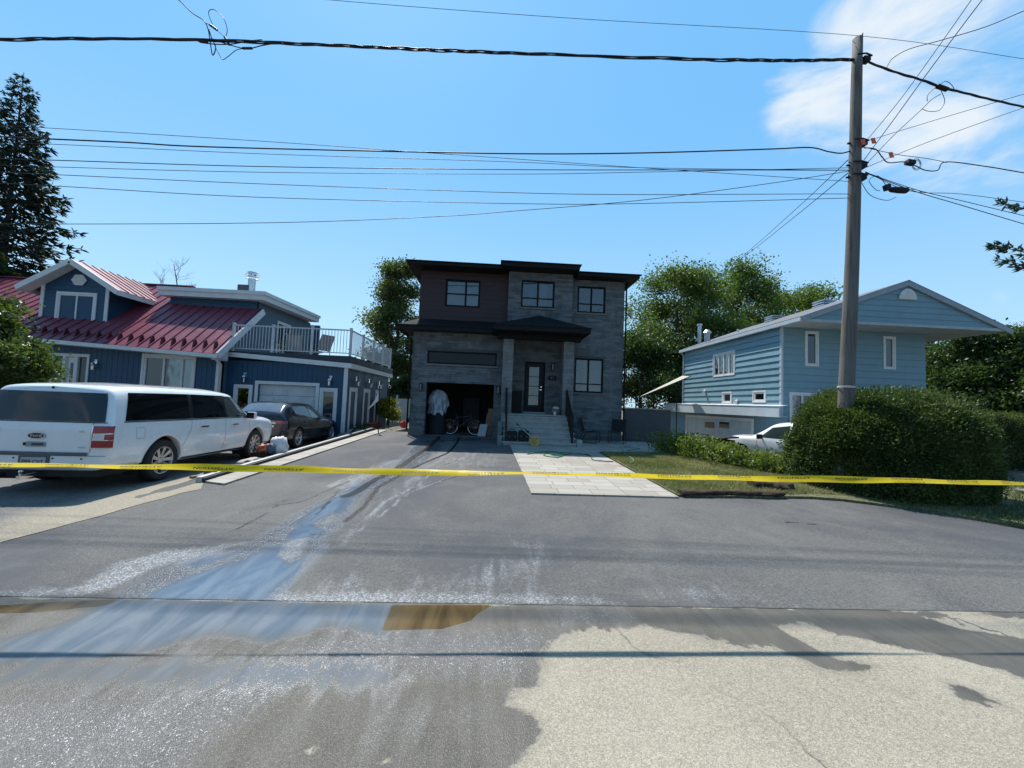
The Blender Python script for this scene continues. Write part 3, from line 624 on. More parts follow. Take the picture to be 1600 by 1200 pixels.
r.add([(px0, py0, 4.53), (px1, py0, 4.53), (px1, 15.9, 4.53), (px0, 15.9, 4.53), ap, ap2, (px0, py0, 4.50), (px1, py0, 4.50), (px1, 15.9, 4.50), (px0, 15.9, 4.50), (.4, 15.199, 4.72)],
      [(0, 1, 4), (1, 2, 5, 4), (3, 0, 4, 5), (6, 7, 1, 0), (7, 8, 2, 1), (9, 6, 0, 3)])
ro = obj('porch_roof', r, ROOFB, bh)
f = MB(); f.box(px0+.02, px1-.02, py0+.02, py0+.05, 4.34, 4.50); f.box(px0+.02, px0+.05, py0+.05, 14.55, 4.34, 4.5); f.box(px1-.05, px1-.02, py0+.05, 15.45, 4.34, 4.5); f.box(px0+.05, px1-.05, py0+.05, 15.15, 4.37, 4.40)
f.box(.31, 3.0, 15.2, 15.88, 4.37, 4.40); f.box(px0+.18, px1-.18, 14.45, 14.75, 4.16, 4.365); obj('fascia', f, FASC, ro)
# columns, porch slab and stairs
for cx in (.47, 2.82):
    c = MB(); c.box(cx-.2, cx+.2, 14.55, 14.97, 1.30, 4.155); obj('column', c, COLB, bh, bevel=.008)
    c = MB(); c.box(cx-.215, cx+.215, 14.535, 14.985, 1.27, 1.36); obj('column_base', c, SILL, bh, bevel=.01)
st = MB(); st.box(.3, 3.0, 14.45, 15.88, .1, 1.24); obj('porch_slab', st, CONC, bh)
st = MB(); st.box(.28, 3.02, 14.42, 15.87, 1.245, 1.295); obj('porch_floor', st, CONC, bh, bevel=.01)
nst = 6
for i in range(nst):
    z = .20+(i+1)*(1.27-.20)/(nst+.3); y = 13.18+i*.215
    s_ = MB(); s_.box(.33, 2.93, y, y+.30 if i < nst-1 else 14.41, z-.055, z); s_.box(.36, 2.90, y+.03, 14.42, z-.185, z-.057); obj('stair_step', s_, CONC, bh, bevel=.006)
c = MB(); c.box(.17, .325, 13.5, 14.45, .1, 1.0); c.box(.17, .325, 13.2, 13.5, .1, .55); obj('stair_cheek', c, COLB, bh, bevel=.008)
c = MB(); c.box(2.94, 3.12, 13.15, 13.45, .1, .50); obj('stair_cheek', c, CONC, bh, bevel=.01)
def rail(x):
    m = MB(); a = Vector((x, 13.28, 1.28)); b = Vector((x, 14.5, 2.24)); a0 = Vector((x, 13.28, .42)); b0 = Vector((x, 14.5, 1.38))
    m.bar(a, b, .05, .04); m.bar(a0, b0, .035, .035); m.bar((x, 13.28, .22), (x, 13.28, 1.34), .06); m.bar((x, 14.5, 1.26), (x, 14.5, 2.28), .06)
    for k in range(1, 12):
        t = k/12; m.bar(a0.lerp(b0, t), a.lerp(b, t), .018)
    obj('stair_railing', m, BLACK, bh)
rail(.46); rail(2.78)
# windows
BK = pmat('black_window_frame', (.006, .006, .007), .6, spec=.2)
CURTAIN_REFL = pmat('pale_curtain_or_reflection', (.42, .44, .46), .9, var=.1, vs=6)
Lc = Loc((-3.2, 15.5, 4.52), (1, 0, 0), (0, -1, 0))
o = window(Lc, bh, 1.03, 2.45, 1.02, 2.15, BK, GLASS, fw=.075, mulls=(1.86,), bars=(('h', 1.56),), blind=pmat('white_blind', (.70, .73, .76), .8))
Lb = Loc((.40, 15.2, 4.45), (1, 0, 0), (0, -1, 0))
window(Lb, bh, .52, 1.88, 1.14, 2.26, BK, GLASS, fw=.07, mulls=(1.2,), bars=(('h', 1.53),), sill=SILL, blind=CURTAIN_REFL, blind_span=[(1.3, 1.6, 1.3, 2.2)])
Lr = Loc((3.02, 15.5, 0), (1, 0, 0), (0, -1, 0))
window(Lr, bh, .27, 1.45, 5.56, 6.68, BK, GLASS, fw=.07, mulls=(.86,), bars=(('h', 5.94),), sill=SILL)
window(Lr, bh, .24, 1.44, 2.24, 3.66, BK, GLASS, fw=.07, mulls=(.82,), bars=(('h', 2.60),), sill=SILL, blind=CURTAIN_REFL, blind_span=[(.62, .78, 2.3, 3.6), (.9, 1.36, 2.3, 3.6)])  # pale panels here stand in for reflections on the glass
window(Lg, bh, .58, 3.34, 3.14, 3.66, BK, darkglass('transom_glass', (.01, .011, .013), .35), fw=.06, sill=SILL, name='transom_window')
st = MB(); Lg.box(st, .78, .92, -.07, -.066, 3.45, 3.55); Lg.box(st, 3.12, 3.22, -.07, -.066, 3.30, 3.46); obj('pane_patch', st, WHITE, bh)  # two small white patches near the ends of the transom
# lintel blocks over openings
li = MB(); Lg.box(li, .5, 3.42, .001, .02, 3.67, 3.76); Lr.box(li, .16, 1.52, .001, .02, 3.67, 3.75); obj('lintel', li, pmat('brick_lintel', (.07, .078, .08), .8), bh)
# front door
Le = Loc((.3, 15.9, 0), (1, 0, 0), (0, -1, 0))
d = MB()
for a, b, c, e_ in ((.94, .99, 1.30, 3.47), (1.75, 1.80, 1.30, 3.47), (.99, 1.75, 3.42, 3.47)): Le.box(d, a, b, -.2, -.02, c, e_)
dof = obj('door_frame', d, BK, bh)
d = MB()
for a, b, c, e_ in ((.995, 1.14, 1.36, 3.415), (1.56, 1.745, 1.36, 3.415), (1.14, 1.56, 3.25, 3.415), (1.14, 1.56, 1.36, 1.64)): Le.box(d, a, b, -.14, -.09, c, e_)
dob = obj('door', d, pmat('black_door', (.009, .008, .010), .5, spec=.3), bh)
g = MB(); Le.box(g, 1.14, 1.56, -.118, -.112, 1.64, 3.25); obj('door_glass', g, GLASS, dob)
g = MB(); Le.box(g, 1.12, 1.58, -.3, -.29, 1.6, 3.3); obj('hall_wall', g, pmat('hall_grey', (.05, .06, .062), .9), dob)  # plain dark grey board close behind the door glass
g = MB()
for zz in (2.04, 2.44, 2.84): Le.box(g, 1.142, 1.558, -.110, -.095, zz-.012, zz+.012)
obj('glazing_bar', g, BK, dob)
h = MB(); h.lathe([(.0, 0), (.03, 0), (.03, .05), (0, .05)], Le.p(1.655, -.09, 2.42), (0, -1, 0), 14); h.lathe([(0, 0), (.028, 0), (.028, .03), (0, .03)], Le.p(1.655, -.09, 2.30), (0, -1, 0), 14); h.bar(Le.p(1.655, -.04, 2.30), Le.p(1.56, -.04, 2.30), .02); obj('door_handle', h, CHROME, dob, smooth=False)
th = MB(); Le.box(th, .9, 1.84, -.1, .12, 1.297, 1.36); obj('threshold', th, pmat('pale_threshold', (.42, .40, .36), .6), bh)
def wall_lamp(L, u, w, parent, m=BLACK):
    k = MB(); L.box(k, u-.06, u+.06, 0.001, .03, w-.06, w+.16); L.box(k, u-.055, u+.055, .03, .15, w-.15, w-.13); L.box(k, u-.065, u+.065, .025, .16, w+.13, w+.16)
    for a in (-.05, .035): 
        for b in (.035, .13): L.box(k, u+a, u+a+.015, b, b+.015, w-.13, w+.13)
    o = obj('wall_lamp', k, m, parent); g = MB(); L.box(g, u-.033, u+.033, .053, .127, w-.125, w+.125); obj('lamp_glass', g, glassmat('lamp_glass', (.5, .5, .5), 1.5), o)
wall_lamp(Lg, .40, 2.18, bh); wall_lamp(Lg, 3.44, 2.20, bh); wall_lamp(Le, 2.10, 3.26, bh)
p = MB(); Le.box(p, 1.93, 2.27, .001, .025, 2.72, 2.90); pl = obj('house_number_plate', p, BLACK, bh, bevel=.004)
text('house_number', '43', .16, pmat('number_grey', (.22, .24, .26), .4), frameM(Le.p(2.10, .027, 2.812), (1, 0, 0), (0, 0, 1)), pl)
# ------------------------------------------------------------------ blue house on the left
def onX(x, y, X):
    d = ray(x, y); return Vector(CAM+d*((X-CAM[0])/d[0]))
BLUE = pmat('navy_siding', (.013, .064, .130), .5, var=.14, vs=1.2, streak=.1)
BLUEL = pmat('slate_blue_siding', (.075, .125, .165), .55, var=.1, vs=1.2)
TRIM = pmat('white_trim', (.66, .68, .68), .45, var=.07, streak=.1)
REDM = pmat('red_metal_roof', (.195, .040, .066), .45, var=.12, vs=1.5, spec=.5, streak=.15)
SOFF = pmat('soffit_white', (.5, .52, .53), .6)
lh = thing('blue_house', 'navy blue house with red metal roof, gable dormer and railed deck over its garage', 'house', (-13, 15.8, 0))
MX0, MX1, MY = -26.0, -10.9, 15.6
Lm = Loc((MX0, MY, 0), (1, 0, 0), (0, -1, 0)); U = lambda X: X-MX0
dl, dr_ = onY(82, 560, MY)[0], onY(141, 560, MY)[0]
wl, wr = onY(225, 580, MY)[0], onY(302, 580, MY)[0]; wt_, wb_ = onY(225, 556, MY)[2], .95
holes = [(U(wl), U(wr), wb_, wt_), (U(dl), U(dr_), .25, 2.95)]
w = MB(); wall_holes(w, (MX0, MY, -.2), (1, 0, 0), (0, 0, 1), MX1-MX0, 3.45, [(a, b, c+.2, d+.2) for a, b, c, d in holes], .2, (0, -1, 0)); board_siding(w, Lm, MX1-MX0, -.2, 3.2, .20, holes=holes)
w.box(-26, -25.8, MY+.2, 24, -.2, 3.3); w.box(-26, -10.95, 23.8, 24, -.2, 6)
obj('front_wall', w, BLUE, lh)
def ze(x): return 3.13+(3.50-3.13)*min(1, max(0, (-10.6-x)/7.9))
def zr(x, y): return ze(x)+(y-15.0)*(6.72-ze(x))/4.0
r = MB(); xs = [-26+i*.4 for i in range(39)]+[-10.6]
for a, b in zip(xs[:-1], xs[1:]):
    ym = 19 if b < -14.75 else 17.66
    r.add([(a, 15, ze(a)), (b, 15, ze(b)), (b, ym, zr(b, ym)), (a, ym, zr(a, ym)), (a, 15, ze(a)-.06), (b, 15, ze(b)-.06), (a, ym, zr(a, ym)-.06), (b, ym, zr(b, ym)-.06)], [(0, 1, 2, 3), (4, 5, 1, 0), (5, 4, 6, 7)])
    if ym == 19: r.add([(a, 19, 6.72), (b, 19, 6.72), (b, 23.9, 3.4), (a, 23.9, 3.4)], [(0, 1, 2, 3)])
    if a > -26: r.bar((a, 14.995, ze(a)+.016), (a, ym, zr(a, ym)+.016), .035, .045, upv=(0, -.66, .75))
r.bar((-26, 19, 6.74), (-14.8, 19, 6.74), .22, .05)
ro = obj('roof', r, REDM, lh)
for i in range(1, 34):
    x = -10.75-i*.40+.2; y = 15.32; z = zr(x, y); g = MB()
    g.prism([(x-.01, y-.10, zr(x, y-.10)+.005), (x-.01, y+.10, zr(x, y+.10)+.005), (x-.01, y+.02, z+.26), (x-.01, y-.05, z+.20)], (.05, 0, 0))
    obj('snow_guard', g, pmat('dark_red_metal', (.09, .012, .022), .4), ro)
f = MB()
for a, b in zip(xs[:-1], xs[1:]): f.add([(a, 14.93, ze(a)-.16), (b, 14.93, ze(b)-.16), (b, 14.93, ze(b)-.02), (a, 14.93, ze(a)-.02), (a, 15.02, ze(a)-.16), (b, 15.02, ze(b)-.16), (b, 15.02, ze(b)-.07), (a, 15.02, ze(a)-.07), (a, 15.58, ze(a)-.17), (b, 15.58, ze(b)-.17)], [(0, 1, 2, 3), (4, 0, 3, 7), (1, 5, 6, 2), (0, 4, 5, 1), (4, 8, 9, 5), (3, 2, 6, 7)])
obj('gutter', f, TRIM, ro)
f = MB(); f.bar((-10.57, 14.96, ze(-10.6)-.07), (-10.57, 17.6, zr(-10.6, 17.6)-.07), .05, .26, upv=(0, -.66, .75)); obj('rake_board', f, TRIM, ro)
f = MB(); f.prism([(-10.84, 15.0, ze(-10.6)-.22), (-10.84, 15.58, ze(-10.6)-.22), (-10.84, 15.58, zr(-10.6, 15.58)-.2), (-10.84, 15.0, ze(-10.6)-.18)], (.22, 0, 0)); obj('eave_return', f, SOFF, ro)
t = MB(); t.box(-11.02, -10.885, 15.54, 15.575, -.1, 2.98); obj('corner_trim', t, TRIM, lh)
g = MB(); g.tube([(-10.75, 14.99, 3.0), (-10.72, 15.2, 2.86), (-10.80, 15.47, 2.75), (-10.80, 15.5, -.05)], .045, 8); obj('downspout', g, TRIM, lh, smooth=True)
window(Lm, lh, U(wl), U(wr), wb_, wt_, TRIM, GLASS, fw=.07, mulls=(U(wl)+.74, U(wl)+1.44), trim=TRIM, tw=.09, blind=pmat('slat_blind', (.30, .32, .33), .8), blind_span=[(U(wl)+.8, U(wl)+1.4, wb_+.1, wt_-.08), (U(wl)+1.5, U(wr)-.08, wb_+.1, wt_-.08)])
d = MB()
for a, b, c, e_ in ((U(dl), U(dl)+.08, .25, 2.95), (U(dr_)-.08, U(dr_), .25, 2.95), (U(dl)+.08, U(dr_)-.08, 2.83, 2.95), (U(dl)+.42, U(dl)+.52, .25, 2.83), (U(dr_)-.52, U(dr_)-.42, .25, 2.83)): Lm.box(d, a, b, -.12, .04, c, e_)
dfm = obj('entry_door', d, TRIM, lh)
d = MB(); Lm.box(d, U(dl)+.525, U(dr_)-.525, -.10, -.05, .27, 2.82); obj('door_leaf', d, WHITE, dfm)
g = MB(); Lm.box(g, U(dl)+.65, U(dr_)-.65, -.05, -.04, 1.2, 2.6); Lm.box(g, U(dl)+.085, U(dl)+.415, -.05, -.04, .3, 2.8); Lm.box(g, U(dr_)-.415, U(dr_)-.085, -.05, -.04, .3, 2.8); obj('door_glass', g, darkglass('sidelight_glass', (.05, .06, .065)), dfm)
# gable dormer
DX0, DX1, DXC, DY = -18.55, -15.95, -17.12, 16.2
Ld = Loc((DX0, DY, 0), (1, 0, 0), (0, -1, 0)); zE, zP = 5.60, 6.76; sl_ = (zP-zE)/(DXC+15.25)*-1 if False else (zP-zE)/1.87
w = MB(); zb = 4.18; zs = zP-.12-sl_*(DX1-DXC)
ha, hb, hc, hd = onY(89, 480, DY)[0]-DX0+.06, onY(150, 480, DY)[0]-DX0-.06, onY(120, 507, DY)[2]+.06, onY(120, 458, DY)[2]-.06
w.add([(DX0, DY, zb), (DX1, DY, zb), (DX1, DY, zs), (DXC, DY, zP-.12), (DX0, DY, zs)], [(0, 1, 2, 3, 4)])
def gtop(z, a, b):
    k = max(0, (zP-.12-z)/sl_); return max(a, DXC-DX0-k), min(b, DXC-DX0+k)
lap_siding(w, Ld, DX1-DX0, zb, zP-.2, .16, .014, holes=[(ha, hb, hc, hd)], top=gtop)
for X, s in ((DX1, 1), (DX0, -1)):
    yb = lambda z: 15+(z-ze(X))*4/(6.72-ze(X))
    w.prism([(X, DY+.002, zr(X, DY)-.1), (X, yb(zs)+.05, zs), (X, DY+.002, zs)], (-s*.08, 0, 0))
dm = obj('dormer_wall', w, BLUE, lh)
r = MB(); yk = lambda z, X: 15+(z-ze(X))*4/(6.72-ze(X)); yf = 15.78
for s, xe in ((1, DXC+1.9), (-1, DXC-1.9)):
    n = 10
    r.add([(DXC, yf, zP), (xe, yf, zE), (xe, yk(zE, xe), zE), (DXC, 19.0, zP), (DXC, yf, zP-.05), (xe, yf, zE-.05), (xe, yk(zE, xe), zE-.05), (DXC, 19.0, zP-.05)], [(0, 1, 2, 3), (4, 7, 6, 5), (0, 4, 5, 1), (1, 5, 6, 2)])
    for i in range(1, 9):
        y = yf+.1+i*.36; 
        if y > 18.9: break
        zlo = zE if y < yk(zE, xe) else zr(xe, y)
        t_ = max(0., min(1., (zP-zlo)/(zP-zE))) if y > yk(zE, xe) else 1
        q = DXC+(xe-DXC)*t_
        r.bar((DXC, y, zP+.015), (q, y, zP-(zP-zE)*t_+.015), .03, .04)
obj('dormer_roof', r, REDM, lh)
f = MB()
for s in (1, -1):
    a = Vector((DXC, yf-.03, zP-.09)); b = Vector((DXC+s*1.93, yf-.03, zE-.11)); f.bar(a, b, .05, .20, upv=(0, 0, 1))
    f.bar((DXC+s*1.90, yf, zE-.12), (DXC+s*1.90, yk(zE, DXC+s*1.9)-.05, zE-.12), .05, .18)
    f.add([(DXC+s*.05, yf, zP-.16), (DXC+s*1.86, yf, zE-.16), (DXC+s*1.86, DY-.02, zE-.16), (DXC+s*.05, DY-.02, zP-.16)], [(0, 1, 2, 3)])
obj('dormer_fascia', f, TRIM, lh)
for a in (DX1-.11, DX0-.02): t = MB(); t.box(a, a+.13, DY-.035, DY-.001, zb+.1, zs-.02); obj('dormer_trim', t, TRIM, lh)
window(Ld, lh, ha, hb, hc, hd, TRIM, GLASS, fw=.06, mulls=((ha+hb)/2,), trim=TRIM, tw=.09, blind=pmat('grey_curtain', (.40, .43, .42), .9), blind_span=[((ha+hb)/2+.08, hb-.08, hc+.1, hd-.08), (ha+.3, (ha+hb)/2-.1, hc+.08, hd-.08)], name='dormer_window')
v = MB(); c = Ld.p(DXC-DX0, .025, 6.02); pts = [c+Vector((math.cos(R(60*k+0))*.30, 0, math.sin(R(60*k))*.25)) for k in range(6)]; v.prism(pts, (0, -.035, 0))
for k in range(7): v.bar(c+Vector((-.2, -.04, -.15+k*.05)), c+Vector((.2, -.04, -.15+k*.05)), .02, .03)
obj('gable_vent', v, TRIM, lh)
# flat roofed dormer on the right of the main roof
w = MB(); Lf = Loc((-14.7, 17.62, 0), (1, 0, 0), (0, -1, 0)); w.box(-14.7, -10.95, 17.63, 22.5, 5.2, 5.9); lap_siding(w, Lf, 3.8, 5.35, 5.9, .14, .012); obj('shed_dormer_wall', w, BLUE, lh)
f = MB()
f.add([(-14.95, 17.25, 6.20), (-10.42, 17.25, 6.20), (-10.42, 22.6, 6.32), (-14.95, 22.6, 6.32), (-14.95, 17.25, 5.84), (-10.42, 17.25, 5.84), (-10.42, 22.6, 5.96), (-14.95, 22.6, 5.96)], [(0, 1, 2, 3), (7, 6, 5, 4), (0, 4, 5, 1), (1, 5, 6, 2), (2, 6, 7, 3), (3, 7, 4, 0)])
f.box(-14.97, -10.36, 17.19, 17.25, 6.06, 6.22); f.add([(-10.42, 17.25, 6.07), (-10.35, 17.19, 6.07), (-10.35, 22.62, 6.19), (-10.42, 22.6, 6.19), (-10.42, 17.25, 6.22), (-10.35, 17.19, 6.22), (-10.35, 22.62, 6.34), (-10.42, 22.6, 6.34)], [(0, 1, 2, 3), (1, 5, 6, 2), (4, 7, 6, 5), (2, 6, 7, 3)])
obj('shed_dormer_roof', f, TRIM, lh)
Lw = Loc((-10.9, 15.6, 0), (0, 1, 0), (1, 0, 0))
w = MB()
w.add([(-10.9, 15.6, -.2), (-10.9, 22.6, -.2), (-10.9, 22.6, 5.9), (-10.9, 17.7, 5.9), (-10.9, 17.7, 5.5), (-10.9, 15.6, 3.55)], [(0, 1, 2, 3, 4, 5)])
pa, pb = onX(433, 500, -10.9)[1]-15.6, onX(454, 500, -10.9)[1]-15.6
def rtop(z, a, b):
    k = max(0, (z-3.5)/.86-.02); return max(a, k if z < 5.5 else 2.1), b
lap_siding(w, Lw, 7.0, 3.36, 5.86, .16, .014, holes=[(pa, pb, 3.3, 5.3)], top=rtop); obj('side_wall', w, BLUEL, lh)
d = MB(); Lw.box(d, pa, pb, .0, .05, 3.36, 3.5); Lw.box(d, pa, pb, 0, .05, 5.2, 5.32); Lw.box(d, pa, pa+.1, 0, .05, 3.5, 5.2); Lw.box(d, pb-.1, pb, 0, .05, 3.5, 5.2); Lw.box(d, (pa+pb)/2-.05, (pa+pb)/2+.05, 0, .048, 3.5, 5.2); pdo = obj('patio_door', d, TRIM, lh)
g = MB(); Lw.box(g, pa+.1, (pa+pb)/2-.05, .012, .02, 3.5, 5.2); Lw.box(g, (pa+pb)/2+.05, pb-.1, .012, .02, 3.5, 5.2); obj('door_glass', g, darkglass('patio_glass', (.03, .035, .04)), pdo)
c = onY(393, 452, 19.2)
v = MB(); v.lathe([(.16, -.3), (.17, .55), (.17, .55), (.30, .57), (.30, .60), (.17, .63), (.17, .72), (.30, .74), (.30, .77), (.16, .80), (.16, .86), (.24, .88), (.0, .95)], c+Vector((0, 0, -.05)), n=20); obj('flue_pipe', v, CHROME, lh, smooth=False)
v = MB(); v.box(c[0]-.55, c[0]-.05, c[1]-.2, c[1]+.2, c[2]-.3, c[2]+.16); obj('roof_box', v, pmat('dark_flashing', (.08, .08, .085), .5, metal=.5), lh)
# garage wing
GX0, GX1, GY = -10.9, -6.08, 16.0
La = Loc((GX0, GY, 0), (1, 0, 0), (0, -1, 0)); V_ = lambda px, y=620: onY(px, y, GY)[0]-GX0
ga, gb = V_(403), V_(493.5)
sw = [(V_(369), V_(390.5)), (V_(503.5), V_(523.5))]
holes = [(ga, gb, -.1, 2.07)]+[(a, b, .35, 1.92) for a, b in sw]
w = MB(); wall_holes(w, (GX0, GY, -.2), (1, 0, 0), (0, 0, 1), GX1-GX0, 3.2, [(a, b, c+.2, d+.2) for a, b, c, d in holes], .2, (0, -1, 0)); board_siding(w, La, GX1-GX0, -.2, 3.0, .20, holes=holes)
Ls = Loc((GX1, GY, 0), (0, 1, 0), (1, 0, 0)); V2 = lambda px: onX(px, 630, GX1)[1]-GY
sy = [(V2(545.6), V2(555.0)), (V2(567.3), V2(575.3)), (V2(585.5), V2(591))]
board_siding(w, Ls, 5.9, -.2, 3.0, .2, holes=[(a, b, .25, 2.0) for a, b in sy]); w.box(GX1-.2, GX1-.001, GY+.2, 21.9, -.2, 3.0); w.box(GX0, GX1, 21.9, 22.0, -.2, 3.0)
obj('garage_wall', w, BLUE, lh)
w = MB(); w.add([(GX0, 15.86, 3.31), (-5.93, 15.86, 3.04), (-5.93, 22.1, 3.04), (GX0, 22.1, 3.31), (GX0, 15.86, 3.36), (-5.93, 15.86, 3.36), (-5.93, 22.1, 3.36), (GX0, 22.1, 3.36)], [(0, 1, 5, 4), (1, 2, 6, 5), (4, 5, 6, 7), (2, 3, 7, 6)]); obj('deck', w, pmat('dark_deck_edge', (.025, .035, .05), .6), lh)
f = MB(); f.add([(-11.0, 15.80, 3.14), (-5.88, 15.80, 2.86), (-5.88, 15.80, 3.05), (-11.0, 15.80, 3.32), (-11.0, 15.98, 3.14), (-5.88, 15.98, 2.86), (-5.88, 15.98, 3.05), (-11.0, 15.98, 3.32)], [(0, 1, 2, 3), (1, 5, 6, 2), (3, 2, 6, 7), (0, 4, 5, 1)])
f.box(-6.05, -5.875, 15.981, 22.15, 2.86, 3.055); f.box(-11.0, -5.87, 15.76, 15.80, 2.98, 3.0) if False else None; obj('deck_fascia', f, TRIM, lh)
g = MB(); g.tube([(-5.9, 22.2, 2.95), (-6.0, 22.2, 2.75), (-6.02, 22.15, .2)], .045, 8); obj('downspout', g, BLACK, lh, smooth=True)
t = MB(); La.box(t, GX1-GX0-.14, GX1-GX0+.02, .013, .035, -.1, 2.88); obj('corner_trim', t, TRIM, lh)
t = MB()
for a, b, c, e_ in ((ga-.13, gb+.13, 2.07, 2.20), (ga-.13, ga, -.1, 2.07), (gb, gb+.13, -.1, 2.07)): La.box(t, a, b, -.02, .045, c, e_)
gt = obj('garage_door_trim', t, TRIM, lh, bevel=.006)
d = MB()
for k in range(5):
    z0, z1 = -.1+k*.434, -.1+(k+1)*.434-.012; La.box(d, ga, gb, -.14, -.09, z0, z1)
    for q in range(4):
        a = ga+.12+q*(gb-ga-.16)/4; La.box(d, a, a+(gb-ga)/4-.12, -.089, -.082, z0+.07, z1-.07)
obj('garage_door', d, pmat('garage_door_white', (.55, .58, .60), .5), lh, bevel=.006)
for a, b in sw: window(La, lh, a, b, .35, 1.92, TRIM, GLASSD, fw=.05, trim=TRIM, tw=.10, name='side_light')
for a, b in sy:
    window(Ls, lh, a, b, .25, 2.0, TRIM, GLASSD, fw=.08, trim=TRIM, tw=.09, name='side_window')
def coach_lamp(L, u, w_):
    k = MB(); k.lathe([(.0, .0), (.05, 0), (.06, .16), (.03, .2), (0, .22)], L.p(u, .13, w_-.1), n=10); k.lathe([(0, .2), (.08, .2), (.05, .27), (0, .3)], L.p(u, .13, w_-.1), n=10); k.tube([L.p(u, 0, w_+.22), L.p(u, .08, w_+.27), L.p(u, .13, w_+.2)], .018, 6); L.box(k, u-.05, u+.05, 0, .03, w_+.12, w_+.3)
    obj('coach_lamp', k, CHROME, lh)
for a, b in sw: coach_lamp(La, (a+b)/2+.05, 2.22)
for a, b in sy: coach_lamp(Ls, b-.1, 2.28)
coach_lamp(Lm, U(dr_)+.25, 2.45)
# deck railing
RW = pmat('railing_grey', (.52, .54, .56), .4)
def railing(A, B, nbay, first=True):
    A = Vector(A); B = Vector(B); d = B-A
    for i in range(0 if first else 1, nbay+1):
        q = A+d*i/nbay; p_ = MB(); p_.box(q[0]-.04, q[0]+.04, q[1]-.04, q[1]+.04, 3.37, 4.50); p_.box(q[0]-.05, q[0]+.05, q[1]-.05, q[1]+.05, 4.50, 4.53); obj('rail_post', p_, RW, lh)
    for i in range(nbay):
        a = A+d*(i/nbay)+d.normalized()*.042; b = A+d*((i+1)/nbay)-d.normalized()*.042; m = MB()
        m.bar(a+Vector((0, 0, 4.44)), b+Vector((0, 0, 4.44)), .05, .05); m.bar(a+Vector((0, 0, 3.48)), b+Vector((0, 0, 3.48)), .035, .035)
        n = int((b-a).length/.115)
        for k in range(1, n): q = a.lerp(b, k/n); m.bar(q+Vector((0, 0, 3.495)), q+Vector((0, 0, 4.42)), .018)
        obj('rail_panel', m, RW, lh)
railing((-10.72, 15.95, 0), (-6.02, 15.95, 0), 3); railing((-6.02, 15.95, 0), (-6.02, 22.0, 0), 4, False)
# deck loungers
def deck_chair(name, loc, rz, label, cat, grp):
    t = thing(name, label, cat, mat=Matrix.Translation(loc) @ Matrix.Rotation(rz, 4, 'Z'), group=grp)
    fr = MB()
    for s in (-.3, .3):
        fr.tube([(s, -.75, .0), (s, -.7, .30), (s, .25, .36), (s, .62, 1.02)], .016, 6); fr.tube([(s, .3, 0), (s, .28, .36)], .016, 6); fr.tube([(s*1.08, -.45, .30), (s*1.08, -.42, .55), (s*1.08, .38, .60)], .016, 6)
    fr.tube([(-.3, .62, 1.02), (.3, .62, 1.02)], .016, 6); fr.tube([(-.3, -.7, .3), (.3, -.7, .3)], .016, 6); obj('frame', fr, pmat('chair_frame_dark', (.05, .05, .055), .4), t)
    s_ = MB(); s_.grid([[(x, y, .315+.04*(y+.7)-.03*math.cos(x*4)) for x in (-.28, -.1, .1, .28)] for y in (-.68, -.4, -.1, .22)]); obj('seat', s_, pmat('grey_sling', (.36, .36, .36), .8), t)
    b = MB(); b.grid([[(x, .25+.37*k, .37+.66*k-.02*math.cos(x*4)) for x in (-.28, -.1, .1, .28)] for k in (0, .33, .66, 1)]); obj('backrest', b, pmat('grey_sling', (.36, .36, .36), .8), t)
    return t
q = onY(459, 545, 18.0); deck_chair('deck_chair', (q[0], 18.0, 3.36), R(-155), 'low grey sling chair on the deck, nearer the patio door', 'deck chair', 'sling chairs on the deck')
q = onY(500, 545, 17.6); deck_chair('deck_chair', (q[0], 17.6, 3.36), R(-125), 'grey sling chair on the deck behind the middle railing post, farther from the patio door', 'deck chair', 'sling chairs on the deck')

# ------------------------------------------------------------------ pale blue house on the right
RB = pmat('pale_blue_siding', (.185, .32, .385), .5, var=.08, vs=1.0, streak=.08)
RT_ = pmat('pale_trim', (.50, .57, .62), .5, var=.06)
rh = thing('pale_blue_house', 'pale blue clapboard house with wide overhanging front gable and low side garage', 'house', (14, 14.5, -.25))
FX0, FX1, FY = 11.3, 17.3, 14.5
Lq = Loc((FX0, FY, 0), (1, 0, 0), (0, -1, 0)); UX = lambda px, y: onY(px, y, FY)[0]-FX0; UZ = lambda px, y: onY(px, y, FY)[2]
wins = [(UX(1259.5, 540), UX(1276, 540), UZ(1268, 570), UZ(1268, 520)), (UX(1381.5, 550), UX(1396, 550), UZ(1388, 575), UZ(1388, 528)), (UX(1235, 640), UX(1303, 640), .2, UZ(1260, 616))]
w = MB(); wall_holes(w, (FX0, FY, -.4), (1, 0, 0), (0, 0, 1), FX1-FX0, 5.6, [(a, b, c+.4, d+.4) for a, b, c, d in wins], .2, (0, -1, 0)); lap_siding(w, Lq, FX1-FX0, -.4, 5.16, .262, .026, holes=wins); obj('front_wall', w, RB, rh)
for i, (a, b, c, d) in enumerate(wins[:2]): window(Lq, rh, a, b, c, d, WHITE, GLASS, fw=.05, trim=WHITE, tw=.06, blind=pmat('dim_curtain', (.16, .17, .17), .9))
window(Lq, rh, *wins[2], WHITE, GLASS, fw=.06, mulls=(wins[2][0]+.48, wins[2][1]-.48), trim=WHITE, tw=.06, blind=pmat('teal_curtain', (.10, .15, .16), .9), name='picture_window')
Lv = Loc((FX0, 22.2, 0), (0, -1, 0), (-1, 0, 0)); VY = lambda px, y: 22.2-onX(px, y, FX0)[1]; VZ = lambda px, y: onX(px, y, FX0)[2]
